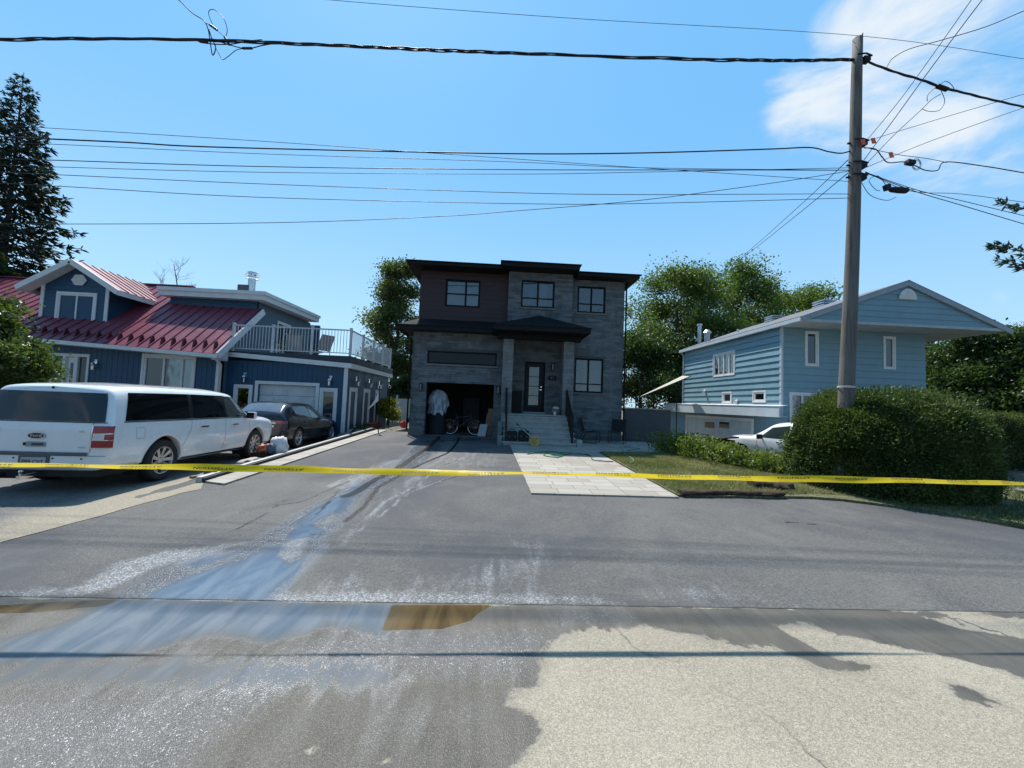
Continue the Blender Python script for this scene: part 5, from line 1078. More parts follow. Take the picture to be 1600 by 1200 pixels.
# ---- dark hatchback
def hatch():
    X, Y = -7.12, 12.64; Z = gz(X, Y)+.010
    M4 = Matrix.Translation((X, Y, Z)) @ Matrix.Rotation(R(1.67)+math.pi/2, 4, 'Z') @ Matrix.Rotation(R(1.0), 4, 'Y')
    PB = carmat('midnight_paint', (.005, .006, .013), .25, coat=.6)
    t = thing('parked_car', 'midnight blue hatchback parked nose in before the blue garage', 'car', mat=M4)
    K = [(-.84, .36, .62, .74, .80, .78, .86, .55, .97, 1.0), (-.76, .30, .62, .80, .86, .84, .90, .62, 1.06, 1.10), (-.58, .25, .64, .84, .89, .85, .92, .61, 1.20, 1.25), (-.3, .22, .66, .86, .897, .845, .94, .60, 1.36, 1.41), (-.1, .20, .66, .86, .897, .84, .945, .595, 1.405, 1.46), (.7, .19, .64, .86, .895, .84, .94, .585, 1.425, 1.49), (1.35, .19, .62, .86, .895, .84, .93, .58, 1.40, 1.47),
         (1.75, .19, .62, .86, .895, .84, .91, .58, 1.25, 1.32), (2.25, .19, .62, .86, .895, .84, .90, .62, 1.02, 1.07), (2.42, .19, .62, .86, .895, .84, .885, .66, .95, 1.0), (3.0, .20, .60, .85, .89, .82, .80, .62, .86, .92), (3.4, .22, .54, .80, .86, .76, .68, .55, .75, .80), (3.62, .26, .48, .70, .78, .66, .56, .45, .60, .64)]
    c = Car(K, .22, .55, lean=0.0, nexp=3.2)
    c.body('body', PB, t, [(0, .33, .365, .58), (2.70, .33, .365, .58)])
    for x in (0, 2.7):
        for y in (-.785, .785): wheel(t, x, y, .325, .205, .215, 5, RIM, True)
    obj('rear_window', c.top_patch(-.70, -.24, .57, .50, .007), pmat('hatch_glass', (.10, .13, .17), .04, var=.15, spec=1.0), t, smooth=True)
    obj('windscreen', c.top_patch(1.45, 2.28, .46, .56, .007), CGLASS2, t, smooth=True)
    obj2('side_window', lambda g: c.side_patch([(-.34, 1.07, 1.10, -.30), (-.08, 1.0, 1.24, -.06), (.25, .975, 1.325, .25), (.85, .965, 1.345, .83)], .006, sgs=g), CGLASS, t, smooth=True)
    obj2('side_window', lambda g: c.side_patch([(.92, .965, 1.345, .90), (1.5, .96, 1.31, 1.42), (2.05, .95, 1.02, 1.98)], .006, sgs=g), CGLASS2, t, smooth=True)
    for pts in ([(.87, .95), (.90, .55), (.86, .28)], [(-.12, .97), (.22, .72), (.36, .5), (.40, .28)], [(2.02, .93), (2.05, .5), (2.0, .28)], [(.40, .275), (2.0, .27)]): obj2('door_seam', lambda g: c.seam(pts, .008, sgs=g), pmat('seam_black', (.002, .002, .002), .8), t)
    obj2('side_crease', lambda g: c.seam([(.3, .40), (2.1, .36)], .03, .004, sgs=g), PB, t)
    for x in (.45, 1.45):
        y = c.yside(x, .82)
        for g in (-1, 1): h = MB(); h.bar((x-.09, g*(y+.02), .82), (x+.09, g*(y+.02), .83), .03); obj('door_handle', h, PB, t)
    for sg in (-1, 1):
        o = obj('tail_lamp', c.rear_patch(sg*.50, sg*.845, .80, .885, .010, 14, 3), LRED, t, smooth=True); obj('lamp_lens', c.rear_patch(sg*.40, sg*.56, .79, .84, .012, 6, 2), LCLR, o, smooth=True)
        obj('reflector', c.rear_patch(sg*.60, sg*.74, .40, .44, .006, 5, 1), LRED, t)
        e = MB(); e.obox((1.98, sg*.99, 1.0), ((1, 0, 0), (0, 1, 0), (0, 0, 1)), (.05, .09, .065)); e.bar((1.98, sg*.85, .95), (1.98, sg*.95, .97), .04); obj('wing_mirror', e, PB, t, bevel=.02)
    e = c.top_patch(-.27, -.06, .52, .52, .014, 3, 8); obj('roof_spoiler', e, PB, t, smooth=True)
    xp = c.xrear(0, .70); e = MB(); e.box(xp-.012, xp+.02, -.16, .16, .66, .78); obj('license_plate', e, pmat('plate_white', (.42, .42, .44), .45), t)
    e = MB(); e.lathe([(0, .01), (.05, .01), (.055, 0)], (c.xrear(0, .87)-.003, 0, .87), (-1, 0, 0), 20); obj('badge', e, CHROME, t)
    for y, z in ((-.46, .735), (-.46, .70)): e = MB(); e.box(c.xrear(y, z)-.006, c.xrear(y, z)+.004, y-.055, y+.055, z-.009, z+.009); obj('lettering', e, CHROME, t)
    e = MB(); e.tube([(.15, 0, 1.40), (-.02, 0, 1.58)], .006, 6); obj('aerial', e, BLACK, t)
    e = MB(); e.box(-.72, 3.2, -.7, .7, .17, .26); obj('underbody', e, RUB, t)
    obj('rear_diffuser', c.rear_patch(-.62, .62, .30, .37, .008, 10, 2), BLKP, t)
hatch()
# ---- white compact SUV by the pale blue house
def crossover():
    X, Y = 11.15, 11.9; Z = -.25+.02
    M4 = Matrix.Translation((X, Y, Z)) @ Matrix.Rotation(R(23)+math.pi/2, 4, 'Z')
    t = thing('parked_car', 'white crossover half hidden behind the rounded hedge by the pale blue house', 'car', mat=M4)
    K = [(-.92, .42, .75, .85, .88, .86, 1.0, .68, 1.45, 1.5), (-.8, .34, .75, .87, .90, .88, 1.03, .70, 1.55, 1.60), (0, .26, .75, .88, .91, .885, 1.03, .70, 1.58, 1.66), (1.0, .25, .72, .88, .91, .885, 1.02, .69, 1.585, 1.67), (1.5, .25, .72, .88, .91, .885, 1.01, .68, 1.53, 1.61), (2.0, .25, .72, .88, .91, .885, 1.0, .69, 1.24, 1.31), (2.4, .25, .72, .88, .91, .885, .99, .72, 1.05, 1.10), (2.9, .27, .70, .86, .90, .86, .95, .72, 1.02, 1.07), (3.25, .30, .66, .83, .88, .83, .90, .66, .96, 1.01), (3.48, .34, .60, .76, .82, .76, .78, .56, .82, .86)]
    c = Car(K, .25, .65, lean=.2, nexp=2.8); c.body('body', WCAR, t, [(0, .36, .40, .6), (2.62, .36, .40, .6)])
    for x in (0, 2.62):
        for y in (-.79, .79): wheel(t, x, y, .35, .22, .22, 7, RIM)
    obj2('side_window', lambda g: c.side_patch([(-.55, 1.08, 1.46, -.35), (.05, 1.07, 1.52, .08)], .006, sgs=g), CGLASS, t, smooth=True)
    obj2('side_window', lambda g: c.side_patch([(.14, 1.07, 1.52, .16), (.95, 1.06, 1.52, .93)], .006, sgs=g), CGLASS, t, smooth=True)
    obj2('side_window', lambda g: c.side_patch([(1.02, 1.06, 1.52, 1.0), (1.95, 1.05, 1.42, 1.58)], .006, sgs=g), CGLASS2, t, smooth=True)
    obj('windscreen', c.top_patch(1.55, 2.36, .58, .64, .007), CGLASS2, t, smooth=True)
    for pts in ([(.98, 1.05), (.98, .6), (.94, .34)], [(.1, 1.05), (.3, .8), (.42, .5), (.45, .34)], [(2.0, 1.03), (2.06, .6), (2.0, .34)]): obj2('door_seam', lambda g: c.seam(pts, .008, sgs=g), BLACK, t)
    for x in (.4, 1.25):
        y = c.yside(x, .92)
        for g in (-1, 1): h = MB(); h.bar((x-.1, g*(y+.025), .92), (x+.1, g*(y+.025), .93), .04); obj('door_handle', h, CHROME, t)
    for sg in (-1, 1): e = MB(); e.obox((1.85, sg*1.02, 1.08), ((1, 0, 0), (0, 1, 0), (0, 0, 1)), (.06, .10, .085)); e.bar((1.85, sg*.86, 1.03), (1.85, sg*.95, 1.05), .05); obj('wing_mirror', e, BLKP, t, bevel=.025)
crossover()
# ------------------------------------------------------------------ vegetation
def rot_rand(rng, n):
    q = rng.normal(size=(n, 4)); q /= np.linalg.norm(q, axis=1)[:, None]; w, x, y, z = q.T
    A = np.stack([1-2*(y*y+z*z), 2*(x*y+z*w), 2*(x*z-y*w)], 1); B = np.stack([2*(x*y-z*w), 1-2*(x*x+z*z), 2*(y*z+x*w)], 1); return A, B
def leaf_cards(rng, P, size, aspect=.55, up=0.0, jit=.35):   # one folded, pointed leaf (two triangles as a quad) at each point
    n = len(P); A, B = rot_rand(rng, n)
    if up: B = B+np.array([0, 0, up]); B /= np.linalg.norm(B, axis=1)[:, None]; A = np.cross(B, rng.normal(size=(n, 3))); A /= np.linalg.norm(A, axis=1)[:, None]
    s = size*(1+jit*rng.normal(size=n)).clip(.4, 2)[:, None]
    V = np.stack([P-B*s*.5, P+A*s*aspect*.5, P+B*s*.5, P-A*s*aspect*.5], 1).reshape(-1, 3)
    return V, np.arange(4*n).reshape(-1, 4)
BARK = pmat('bark', (.075, .058, .043), .9, var=.4, vs=6, bump=.8, bs=25)
def limb_tree(seed, base, h, spread, trunk_r, first=.3, nlimb=9, lean=(0, 0), levels=3, up=.55, crown_shape=None):
    """skeleton: list of (points, radii) tubes and the twig tips"""
    rng = random.Random(seed); tubes = []; tips = []
    base = Vector(base); top = base+Vector((lean[0], lean[1], h*.82)); n = 7; tp = []
    for i in range(n+1):
        t = i/n; tp.append(base.lerp(top, t)+Vector((rng.uniform(-1, 1), rng.uniform(-1, 1), 0))*.03*h*t)
    tubes.append((tp, [trunk_r*(1-.85*i/n) for i in range(n+1)]))
    def grow(p, d, L, r, lv):
        pts = [p]; q = p.copy(); dd = d.copy(); m = 4
        for i in range(m):
            dd = (dd+Vector((rng.uniform(-1, 1), rng.uniform(-1, 1), rng.uniform(-.5, .9)))*.22).normalized(); q = q+dd*(L/m); pts.append(q.copy())
        tubes.append((pts, [r*(1-.75*i/m) for i in range(m+1)]))
        if lv == 0: tips.append((pts[-1], L)); tips.append((pts[-2], L)); return
        for k in range(4 if lv > 1 else 3):
            t = rng.uniform(.35, 1); i = min(m-1, int(t*m)); b = pts[i].lerp(pts[i+1], t*m-i)
            nd_ = (dd+Vector((rng.uniform(-1, 1), rng.uniform(-1, 1), rng.uniform(-.4, .8)))*.85).normalized(); grow(b, nd_, L*rng.uniform(.45, .68), r*.5, lv-1)
    for k in range(nlimb):
        t = first+(1-first)*(k+rng.random()*.7)/nlimb; i = min(n-1, int(t*n)); p = tp[i].lerp(tp[i+1], t*n-i); a = k*2.399+rng.uniform(-.4, .4)
        sp = spread*((1-((t-first)/(1-first))**1.6*.65) if crown_shape is None else crown_shape((t-first)/(1-first)))
        grow(p, Vector((math.cos(a), math.sin(a), up+rng.uniform(-.15, .35))).normalized(), sp*rng.uniform(.55, .8), trunk_r*(1-.8*t)*.55, levels-1)
    return tubes, tips
def tree(name, label, cat, seed, base, h, spread, trunk_r, lm, leaf=.16, per=60, cl=.55, group=None, first=.3, nlimb=9, lean=(0, 0), levels=3, up=.55, droop=0, crown_shape=None, aspect=.55):
    t = thing(name, label, cat, tuple(base), group); tubes, tips = limb_tree(seed, base, h, spread, trunk_r, first, nlimb, lean, levels, up, crown_shape)
    m = MB()
    for p, r in tubes[:1]: m.tube(p, r, 10)
    tr = obj('trunk', m, BARK, t, smooth=True); m = MB()
    for p, r in tubes[1:]: m.tube(p, r, 5, cap=False)
    obj('branchwork', m, BARK, tr, smooth=True)
    if lm:
        rng = np.random.default_rng(seed); T = np.array([tuple(p) for p, L in tips])
        k = rng.integers(int(per*.4), int(per*1.5), len(T)); C = np.repeat(T, k, 0)+rng.normal(size=(k.sum(), 3))*cl*np.array([.55, .55, .38]); C[:, 2] -= droop*np.abs(rng.normal(size=len(C)))
        V, F = leaf_cards(rng, C, leaf, aspect); fastmesh('crown', V, F, lm, t)
    return t
LM1 = leafmat('leaf_locust', (.044, .076, .020), (.12, .165, .045), .48)
LM2 = leafmat('leaf_birch', (.038, .06, .018), (.12, .14, .045), .4)
LM3 = leafmat('leaf_dark', (.02, .042, .014), (.07, .11, .03), .38)
LM4 = leafmat('leaf_shrub', (.03, .055, .015), (.11, .145, .04), .36, .35)
# trees behind the houses
def gpt(px, Y): p = onY(px, 640, Y); return (p[0], Y, .2)
tree('poplar_tree', 'tall loose poplar standing between the blue house and the brick house', 'tree', 11, gpt(614, 30), 14.0, 2.7, .26, LM2, leaf=.17, per=100, cl=.80, first=.10, nlimb=17, up=.45, levels=3)
tree('locust_tree', 'broad feathery tree right beside the brick house, tallest of those behind the lawn', 'tree', 23, gpt(1050, 30), 13.7, 6.8, .30, LM1, leaf=.17, per=100, cl=.95, first=.16, nlimb=17, up=.5, lean=(.6, 0))
tree('locust_tree', 'feathery tree rising behind the middle of the pale blue house roof line', 'tree', 31, gpt(1140, 33), 15.2, 6.8, .28, LM1, leaf=.175, per=100, cl=.95, first=.2, nlimb=17, up=.5)
tree('locust_tree', 'rounded tree behind the roof vents of the pale blue house', 'tree', 37, gpt(1235, 36), 14.8, 6.8, .28, LM1, leaf=.18, per=100, cl=.95, first=.25, nlimb=16, up=.5)
tree('understorey_tree', 'dark low tree filling the gap beside the brick house wall', 'tree', 41, gpt(1000, 27), 7.4, 3.8, .16, LM3, leaf=.15, per=130, cl=.75, first=.05, nlimb=15, up=.35)
tree('understorey_tree', 'dark low tree behind the tilted shade sail', 'tree', 43, gpt(1062, 29), 7.0, 4.2, .16, LM3, leaf=.15, per=130, cl=.8, first=.05, nlimb=15, up=.35)
tree('maple_tree', 'largest dense dark maple beside the pale blue house gable eave', 'tree', 51, (25.3, 18.5, 0), 6.3, 3.6, .22, LM3, leaf=.14, per=170, cl=.7, first=.04, nlimb=19, up=.35)
tree('maple_tree', 'dense dark maple tucked against the far wall of the pale blue house', 'tree', 53, (27.5, 23.5, 0), 6.8, 4.0, .22, LM3, leaf=.15, per=170, cl=.7, first=.04, nlimb=18, up=.35)
tree('maple_tree', 'paler rounded maple farthest behind the tip of the gable eave', 'tree', 55, (36.0, 26.5, 0), 8.0, 4.2, .24, LM4, leaf=.16, per=150, cl=.75, first=.05, nlimb=18, up=.4)
tree('small_tree', 'small tree whose top just shows above the brick house roof', 'tree', 57, (5.3, 44, .2), 18.0, 4.0, .25, LM1, leaf=.24, per=50, cl=.7, first=.4, nlimb=11)
tree('bare_tree', 'leafless pale tree behind the red roof beside the dormer', 'tree', 61, (-22.5, 27, 0), 12.6, 2.8, .12, None, first=.35, nlimb=12, up=1.1, levels=4)
tree('garden_shrub', 'leafy shrub tree hiding the navy house front door behind the white wagon', 'shrub', 67, (-13.0, 9.6, 0), 3.95, 2.1, .07, LM4, leaf=.095, per=130, cl=.32, first=.12, nlimb=20, up=.3, lean=(.15, 0))
tree('garden_shrub', 'low dark shrub behind the white fence between the houses', 'shrub', 71, gpt(632, 26), 2.9, 1.6, .07, LM3, leaf=.14, per=70, cl=.4, first=.08, nlimb=11)
tree('golden_shrub', 'yellow green bush beside the navy garage back corner', 'shrub', 73, gpt(606, 20.5), 1.45, .75, .03, leafmat('leaf_gold', (.12, .15, .02), (.28, .27, .05), .4), leaf=.08, per=50, cl=.2, first=.05, nlimb=10)
# conifers
NEED = leafmat('spruce_needles', (.008, .02, .014), (.028, .048, .030), .12, .6)
NEEDB = leafmat('spruce_needles_blue', (.03, .055, .045), (.07, .10, .075), .15, .6)
def conifer(name, label, seed, base, h, r, nwh, lm, tuft=.5, dens=26, first=.12, gap=None):
    rng = np.random.default_rng(seed); t = thing(name, label, 'tree', tuple(base)); b = Vector(base)
    m = MB(); m.tube([b+Vector((0, 0, h*i/6)) for i in range(7)], [.02*h*(1-.93*i/6)*.55 for i in range(7)], 10); tr = obj('trunk', m, BARK, t, smooth=True)
    m = MB(); P = []; D = []; SZ = []
    for k in range(nwh):
        f = first+(1-first)*(k/nwh)**.92; z = h*f; L0 = r*((1-f)**.72)*(1.0 if f > .3 else .95)
        for j in range(7):
            a = j*2*math.pi/7+k*1.1+rng.uniform(-.3, .3); L = L0*rng.uniform(.5, 1.15)
            if rng.random() < .12: continue
            pts = []
            for i in range(6):
                s = i/5; pts.append(b+Vector((math.cos(a)*L*s, math.sin(a)*L*s, z-.30*L*s+.26*L*s*s+rng.uniform(-.02, .02)*L)))
            m.tube(pts, [.016*(1-f)*h*.12+.012-.002*i for i in range(6)], 4, cap=False)
            nn = int(dens*(.4+L/r*1.3)); s = rng.uniform(.12, 1.03, nn)**.8
            for q in s:
                i = min(4, int(q*5)); c = pts[i].lerp(pts[i+1], q*5-i); sd = rng.choice((-1, 1)); wdt = (1-q)*L*.42+.10
                u = rng.uniform(0, 1); off = Vector((-math.sin(a), math.cos(a), 0))*sd*wdt*u
                d = Vector((math.cos(a), math.sin(a), 0))*.8+Vector((-math.sin(a), math.cos(a), 0))*sd*.7; d.z = -.25+rng.uniform(-.15, .25)
                P.append(c+off+Vector((0, 0, -.18*u*wdt+rng.uniform(-.05, .05)))); D.append(d.normalized()); SZ.append(.35+.65*min(1, (1-f)*3.2))
    obj('branchwork', m, BARK, tr, smooth=True)
    sprigs('foliage', P, D, tuft*np.repeat(SZ, 5), lm, t, rng); return t
def sprigs(name, P, D, tuft, lm, parent, rng, nq=5):
    P = np.array([tuple(p) for p in P]); D = np.array([tuple(d) for d in D]); n = len(P)
    C = np.repeat(P, nq, 0); B = np.repeat(D, nq, 0)+rng.normal(size=(n*nq, 3))*.42; B /= np.linalg.norm(B, axis=1)[:, None]
    A = np.cross(B, rng.normal(size=(n*nq, 3))); A /= np.linalg.norm(A, axis=1)[:, None]; s = (tuft*rng.uniform(.55, 1.15, n*nq))[:, None]
    V = np.stack([C-A*s*.03, C+B*s*.45-A*s*.13, C+B*s, C+B*s*.45+A*s*.13], 1).reshape(-1, 3)
    return fastmesh(name, V, np.arange(4*n*nq).reshape(-1, 4), lm, parent)
sp_ = onY(38, 108, 21.5); conifer('spruce_tree', 'tall dark spruce towering above the red roof and gable dormer', 81, (sp_[0], 21.5, 0), sp_[2]-.2, 4.2, 46, NEED, tuft=.46, dens=16, first=.10)
le_ = onY(6, 400, 19); conifer('spruce_tree', 'short bushy green evergreen at the foot of the tall spruce', 83, (le_[0]-.8, 19, 0), onY(6, 372, 19)[2], 3.0, 24, leafmat('needles_green', (.012, .03, .010), (.05, .075, .02), .2, .6), tuft=.42, dens=36, first=.05)
# branch tips of a spruce whose trunk stands beyond the right edge
def edge_spruce():
    rng = np.random.default_rng(5); b = Vector((15.2, 7.2, 0)); t = thing('spruce_tree', 'blue green spruce of which only two branch tips show against the sky', 'tree', tuple(b))
    m = MB(); m.tube([b, b+Vector((0, 0, 9))], [.2, .06], 10); tr = obj('trunk', m, BARK, t, smooth=True); P = []; D = []
    for tip, z0 in ((onY(1562, 316, 9.2), 5.9), (onY(1553, 383, 9.0), 5.0), (onY(1556, 404, 8.8), 4.75), (onY(1660, 250, 9), 6.5), (onY(1700, 500, 8), 3.4)):
        a = b+Vector((0, 0, z0)); pts = [a.lerp(tip, i/8)+Vector((0, 0, -.18*math.sin(math.pi*i/8))) for i in range(9)]; m = MB(); m.tube(pts, [.035-.0035*i for i in range(9)], 5, cap=False); obj('branch', m, BARK, tr, smooth=True)
        d = (tip-a).normalized(); L = (tip-a).length; sd = d.cross(Vector((0, 0, 1))).normalized()
        for k in range(int(34*L)):
            q = rng.uniform(.15, 1.0); i = min(7, int(q*8)); c = pts[i].lerp(pts[i+1], q*8-i); g = rng.choice((-1, 1)); u = rng.uniform(0, 1)*(.10+.55*(1-q)); P.append(c+sd*g*u+Vector((0, 0, rng.uniform(-.04, .03)))); D.append((d*.9+sd*g*.5+Vector((0, 0, rng.uniform(-.2, .35)))).normalized())
    sprigs('foliage', P, D, .17, NEEDB, t, rng, 7)
edge_spruce()
# clipped hedges: a dark core and a skin of small sprays
HL = leafmat('cedar_sprays', (.018, .042, .010), (.115, .15, .040), .28, .6, scale=1.6)
def hedge(name, label, seed, c, a, b, h, n, leaf, p=2.6, zc=.48):
    rng = np.random.default_rng(seed); t = thing(name, label, 'hedge', c); cx, cy, cz = c
    def surf(u, k=1.0):            # u: unit directions -> superellipsoid surface, flattened to the ground
        s = (np.abs(u[:, 0])**p+np.abs(u[:, 1])**p+np.abs(u[:, 2])**p)**(-1/p); q = u*s[:, None]
        X = q[:, 0]*a; Y = q[:, 1]*b; Z = np.where(q[:, 2] > 0, q[:, 2]*h*(1-zc), q[:, 2]*h*zc*1.75)+h*zc
        nb = np.array([mnoise.noise((x*1.1+seed, y*1.1, z*1.4))*.12+mnoise.noise((x*3.3, y*3.3+seed, z*3.3))*.05 for x, y, z in zip(X, Y, Z)]); kk = k+nb
        return np.column_stack([cx+X*kk, cy+Y*kk, cz+h*zc+(Z-h*zc)*kk])
    nu, nv = 48, 28; G = []
    for j in range(nv+1):
        ph = math.pi*(j/nv-.5); u = np.array([(math.cos(ph)*math.cos(2*math.pi*i/nu), math.cos(ph)*math.sin(2*math.pi*i/nu), math.sin(ph)) for i in range(nu+1)]); G.append([tuple(q) for q in surf(u, .955)])
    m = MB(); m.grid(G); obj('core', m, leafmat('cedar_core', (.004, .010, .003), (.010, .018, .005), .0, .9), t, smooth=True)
    u = rng.normal(size=(n, 3)); u /= np.linalg.norm(u, axis=1)[:, None]; u = u/np.array([1, 1, 1]); P = surf(u, 1.0)
    cen = np.array([cx, cy, cz+h*zc]); N = (P-cen)/np.array([a, b, h*.5])**2; N /= np.linalg.norm(N, axis=1)[:, None]
    k_ = P[:, 2] > cz-.05; P = P[k_]; N = N[k_]; n = len(P); P = P+N*rng.normal(size=(n, 1))*.022-N*.01
    stray = rng.random(n) < .05; P[stray] += N[stray]*rng.uniform(.02, .16, (stray.sum(), 1))
    B = N*.75+rng.normal(size=(n, 3))*.5+np.array([0, 0, .25]); B /= np.linalg.norm(B, axis=1)[:, None]; A = np.cross(B, rng.normal(size=(n, 3))); A /= np.linalg.norm(A, axis=1)[:, None]; s = (leaf*rng.uniform(.5, 1.3, n))[:, None]
    V = np.stack([P-B*s*.4, P+A*s*.25, P+B*s*.6, P-A*s*.25], 1).reshape(-1, 3); fastmesh('foliage', V, np.arange(4*n).reshape(-1, 4), HL, t); return t
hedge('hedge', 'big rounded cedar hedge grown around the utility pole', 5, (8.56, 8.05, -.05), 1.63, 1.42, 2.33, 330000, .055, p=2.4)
HL = leafmat('cedar_sprays_lit', (.03, .055, .014), (.13, .16, .045), .35, .6, scale=1.6)  # paler copy of the cedar colour, painting in the sunlit look
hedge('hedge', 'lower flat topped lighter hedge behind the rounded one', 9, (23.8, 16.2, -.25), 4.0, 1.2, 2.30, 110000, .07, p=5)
# weeds between lawn and drive
def weeds():
    rng = np.random.default_rng(12); V = []; Fs = []; base = 0; ns = 900
    xs = rng.uniform(0, 1, ns); X = 5.9+xs*2.6+rng.normal(size=ns)*.3; Y = 12.3-xs*3.9+rng.normal(size=ns)*.55+.5*rng.random(ns)
    Pp = []; m = MB()
    for x, y in zip(X, Y):
        if (x-8.7)**2/2.3**2+(y-8.15)**2/1.3**2 < 1: continue
        h = rng.uniform(.22, .74)*(1 if y > 9 else .7); z = gz(x, y)+.04; l = rng.normal(size=2)*.12*h; m.tube([(x, y, z), (x+l[0]*.4, y+l[1]*.4, z+h*.6), (x+l[0], y+l[1], z+h)], [.006, .005, .002], 3, cap=False)
        k = int(26*h+8); f = rng.uniform(.12, 1, k); Pp.append(np.column_stack([x+l[0]*f+rng.normal(size=k)*.085, y+l[1]*f+rng.normal(size=k)*.085, z+h*f]))
    P = np.concatenate(Pp); V, F = leaf_cards(rng, P, .085, .5, up=.4)
    o = fastmesh('weeds', V, F, leafmat('leaf_weed', (.055, .095, .018), (.18, .21, .05), .42)); tag(o, 'tangled bright green weeds along the lawn edge beside the pale blue house drive', 'weeds', kind='stuff')
    q = obj('stemwork', m, leafmat('stem_green', (.07, .10, .03), (.12, .14, .05), .1), o)
weeds()
def grass(name, label, poly, n, hmin, hmax, seed, cols):
    rng = np.random.default_rng(seed); poly = np.array(poly); lo, hi = poly.min(0), poly.max(0); P = rng.uniform(lo, hi, (n, 2)); P = P[sdp(P, poly) > 0]
    pn = np.array([mnoise.noise((x*.8, y*.8, 3)) for x, y in P]); P = P[rng.random(len(P)) < .62+.6*pn]; k = len(P)
    h = rng.uniform(hmin, hmax, k); a = rng.uniform(0, 2*math.pi, k); l = rng.normal(size=(k, 2))*h[:, None]*.6; z = hz(P[:, 0], P[:, 1])+.045; w = .006
    d = np.column_stack([np.cos(a), np.sin(a)])*w
    V = np.stack([np.column_stack([P-d, z]), np.column_stack([P+d, z]), np.column_stack([P+l, z+h])], 1).reshape(-1, 3)
    o = fastmesh(name, V, np.arange(3*k).reshape(-1, 3), leafmat('blade_'+name, *cols, .25, .6, scale=1.2)); tag(o, label, 'grass', kind='stuff')
grass('lawn_grass', 'short sun bleached grass covering the front lawn', [(3.46, 7.0), (5.1, 7.03), (6.3, 7.3), (7.2, 7.2), (7.6, 9), (7.0, 12.5), (6.6, 15.4), (6.6, 12.9), (5.3, 12.2), (3.46, 12.05)], 150000, .025, .075, 3, ((.09, .115, .035), (.30, .27, .13)))
grass('verge_grass', 'rough grass and clover around the foot of the rounded hedge', [(7.0, 7.0), (8.2, 5.6), (9.6, 4.5), (14, 4.0), (17, 12), (11.5, 12), (11.3, 8), (10, 6.9)], 60000, .04, .14, 4, ((.03, .055, .012), (.12, .14, .04)))
# ------------------------------------------------------------------ utility pole and wires
def smooth_pts(P, per=10):
    P = [Vector(p) for p in P]; out = []
    for i in range(len(P)-1):
        p0, p1, p2, p3 = P[max(0, i-1)], P[i], P[i+1], P[min(len(P)-1, i+2)]
        for k in range(per):
            t = k/per; out.append(.5*((2*p1)+(p2-p0)*t+(2*p0-5*p1+4*p2-p3)*t*t+(3*p1-p0-3*p2+p3)*t**3))
    return out+[P[-1]]
def pole_mat():
    m, t = newmat('weathered_pole'); P = nd(t, 'ShaderNodeNewGeometry').outputs['Position']
    sv = nd(t, 'ShaderNodeMapping', {0: P, 'Scale': (22, 22, .7)}).outputs[0]; n = nd(t, 'ShaderNodeTexNoise', {'Vector': sv, 'Scale': 1.0, 'Detail': 7.0, 'Roughness': .7}).outputs[0]
    n2 = nd(t, 'ShaderNodeTexNoise', {'Vector': P, 'Scale': .8, 'Detail': 4.0}).outputs[0]
    c = mixc(t, sstep(t, n, .3, .7), (.070, .060, .052), (.20, .178, .155)); c = mixc(t, sstep(t, n2, .4, .65), c, (.16, .152, .14)); c = mixc(t, sstep(t, n, .60, .66), c, (.035, .026, .02))
    finish(t, **{'Base Color': c, 'Roughness': .9, 'Normal': nd(t, 'ShaderNodeBump', {'Strength': .7, 'Distance': .015, 'Height': n}).outputs[0]}); return m
PYp = 7.58
pt_, pb_ = onY(1343, 60, PYp), onY(1321, 632, PYp)
up_ = thing('utility_pole', 'weathered wooden utility pole rising out of the rounded hedge', 'utility pole', (pb_[0]-.05, PYp, .1))
m = MB(); P = []; n = 14
for i in range(n+1):
    t = i/n; z = -.1+(pt_[2]+.1)*t; x = pb_[0]+(pt_[0]-pb_[0])*(z-pb_[2])/(pt_[2]-pb_[2])+.03*math.sin(t*5); P.append((x, PYp+.02*math.sin(t*7), z))
m.tube(P, [.150-.060*(i/n) for i in range(n+1)], 20); q = Vector(P[-1]); m.prism([q+Vector((.02, -.08, -.05)), q+Vector((.13, 0, .10)), q+Vector((.09, .06, .02)), q+Vector((-.03, .08, 0))], (.0, 0, .07)); obj('shaft', m, pole_mat(), up_, smooth=True)
def polepx(y, side=0):   # point on the pole at picture row y
    t = (632-y)/(632-60); return pb_.lerp(pt_, t)+Vector((side, -.0, 0))
for y, s in ((96, .13), (231, .13), (266, .14), (285, .14)):
    p = polepx(y); k = MB(); k.obox(p+Vector((s, -.02, 0)), ((1, 0, 0), (0, 1, 0), (0, 0, 1)), (.07, .06, .05)); k.tube([p+Vector((-.17, -.14, 0)), p+Vector((0, -.17, 0)), p+Vector((.17, -.13, 0))], .018, 6); k.bar(p+Vector((-.18, 0, 0)), p+Vector((.24, 0, .02)), .03); obj('clamp', k, BLACK, up_)
k = MB(); p = polepx(606); k.lathe([(.140, -.02), (.146, -.018), (.146, .018), (.140, .02)], p, n=20); obj('band', k, pmat('pale_band', (.55, .55, .53), .6), up_)
for y, dx_ in ((238, -.02), (235, .20), (255, .60)):
    p = polepx(y, dx_); k = MB(); k.obox(p+Vector((0, -.2, 0)), ((1, .2, .3), (0, 1, 0), (-.3, 0, 1)), (.06, .004, .06)); obj('marker_tag', k, pmat('orange_tag', (.75, .13, .04), .6), up_)
def wire(label, pts, r=.012, name='overhead_wire', per=8, mat=None, group='overhead wires on the utility pole'):
    P = smooth_pts([onY(x, y, Y) for x, y, Y in pts], per); m = MB(); m.tube(P, r*.64, 6); o = obj(name, m, mat or CABLE, None, smooth=True); tag(o, label, 'wire', group); return o
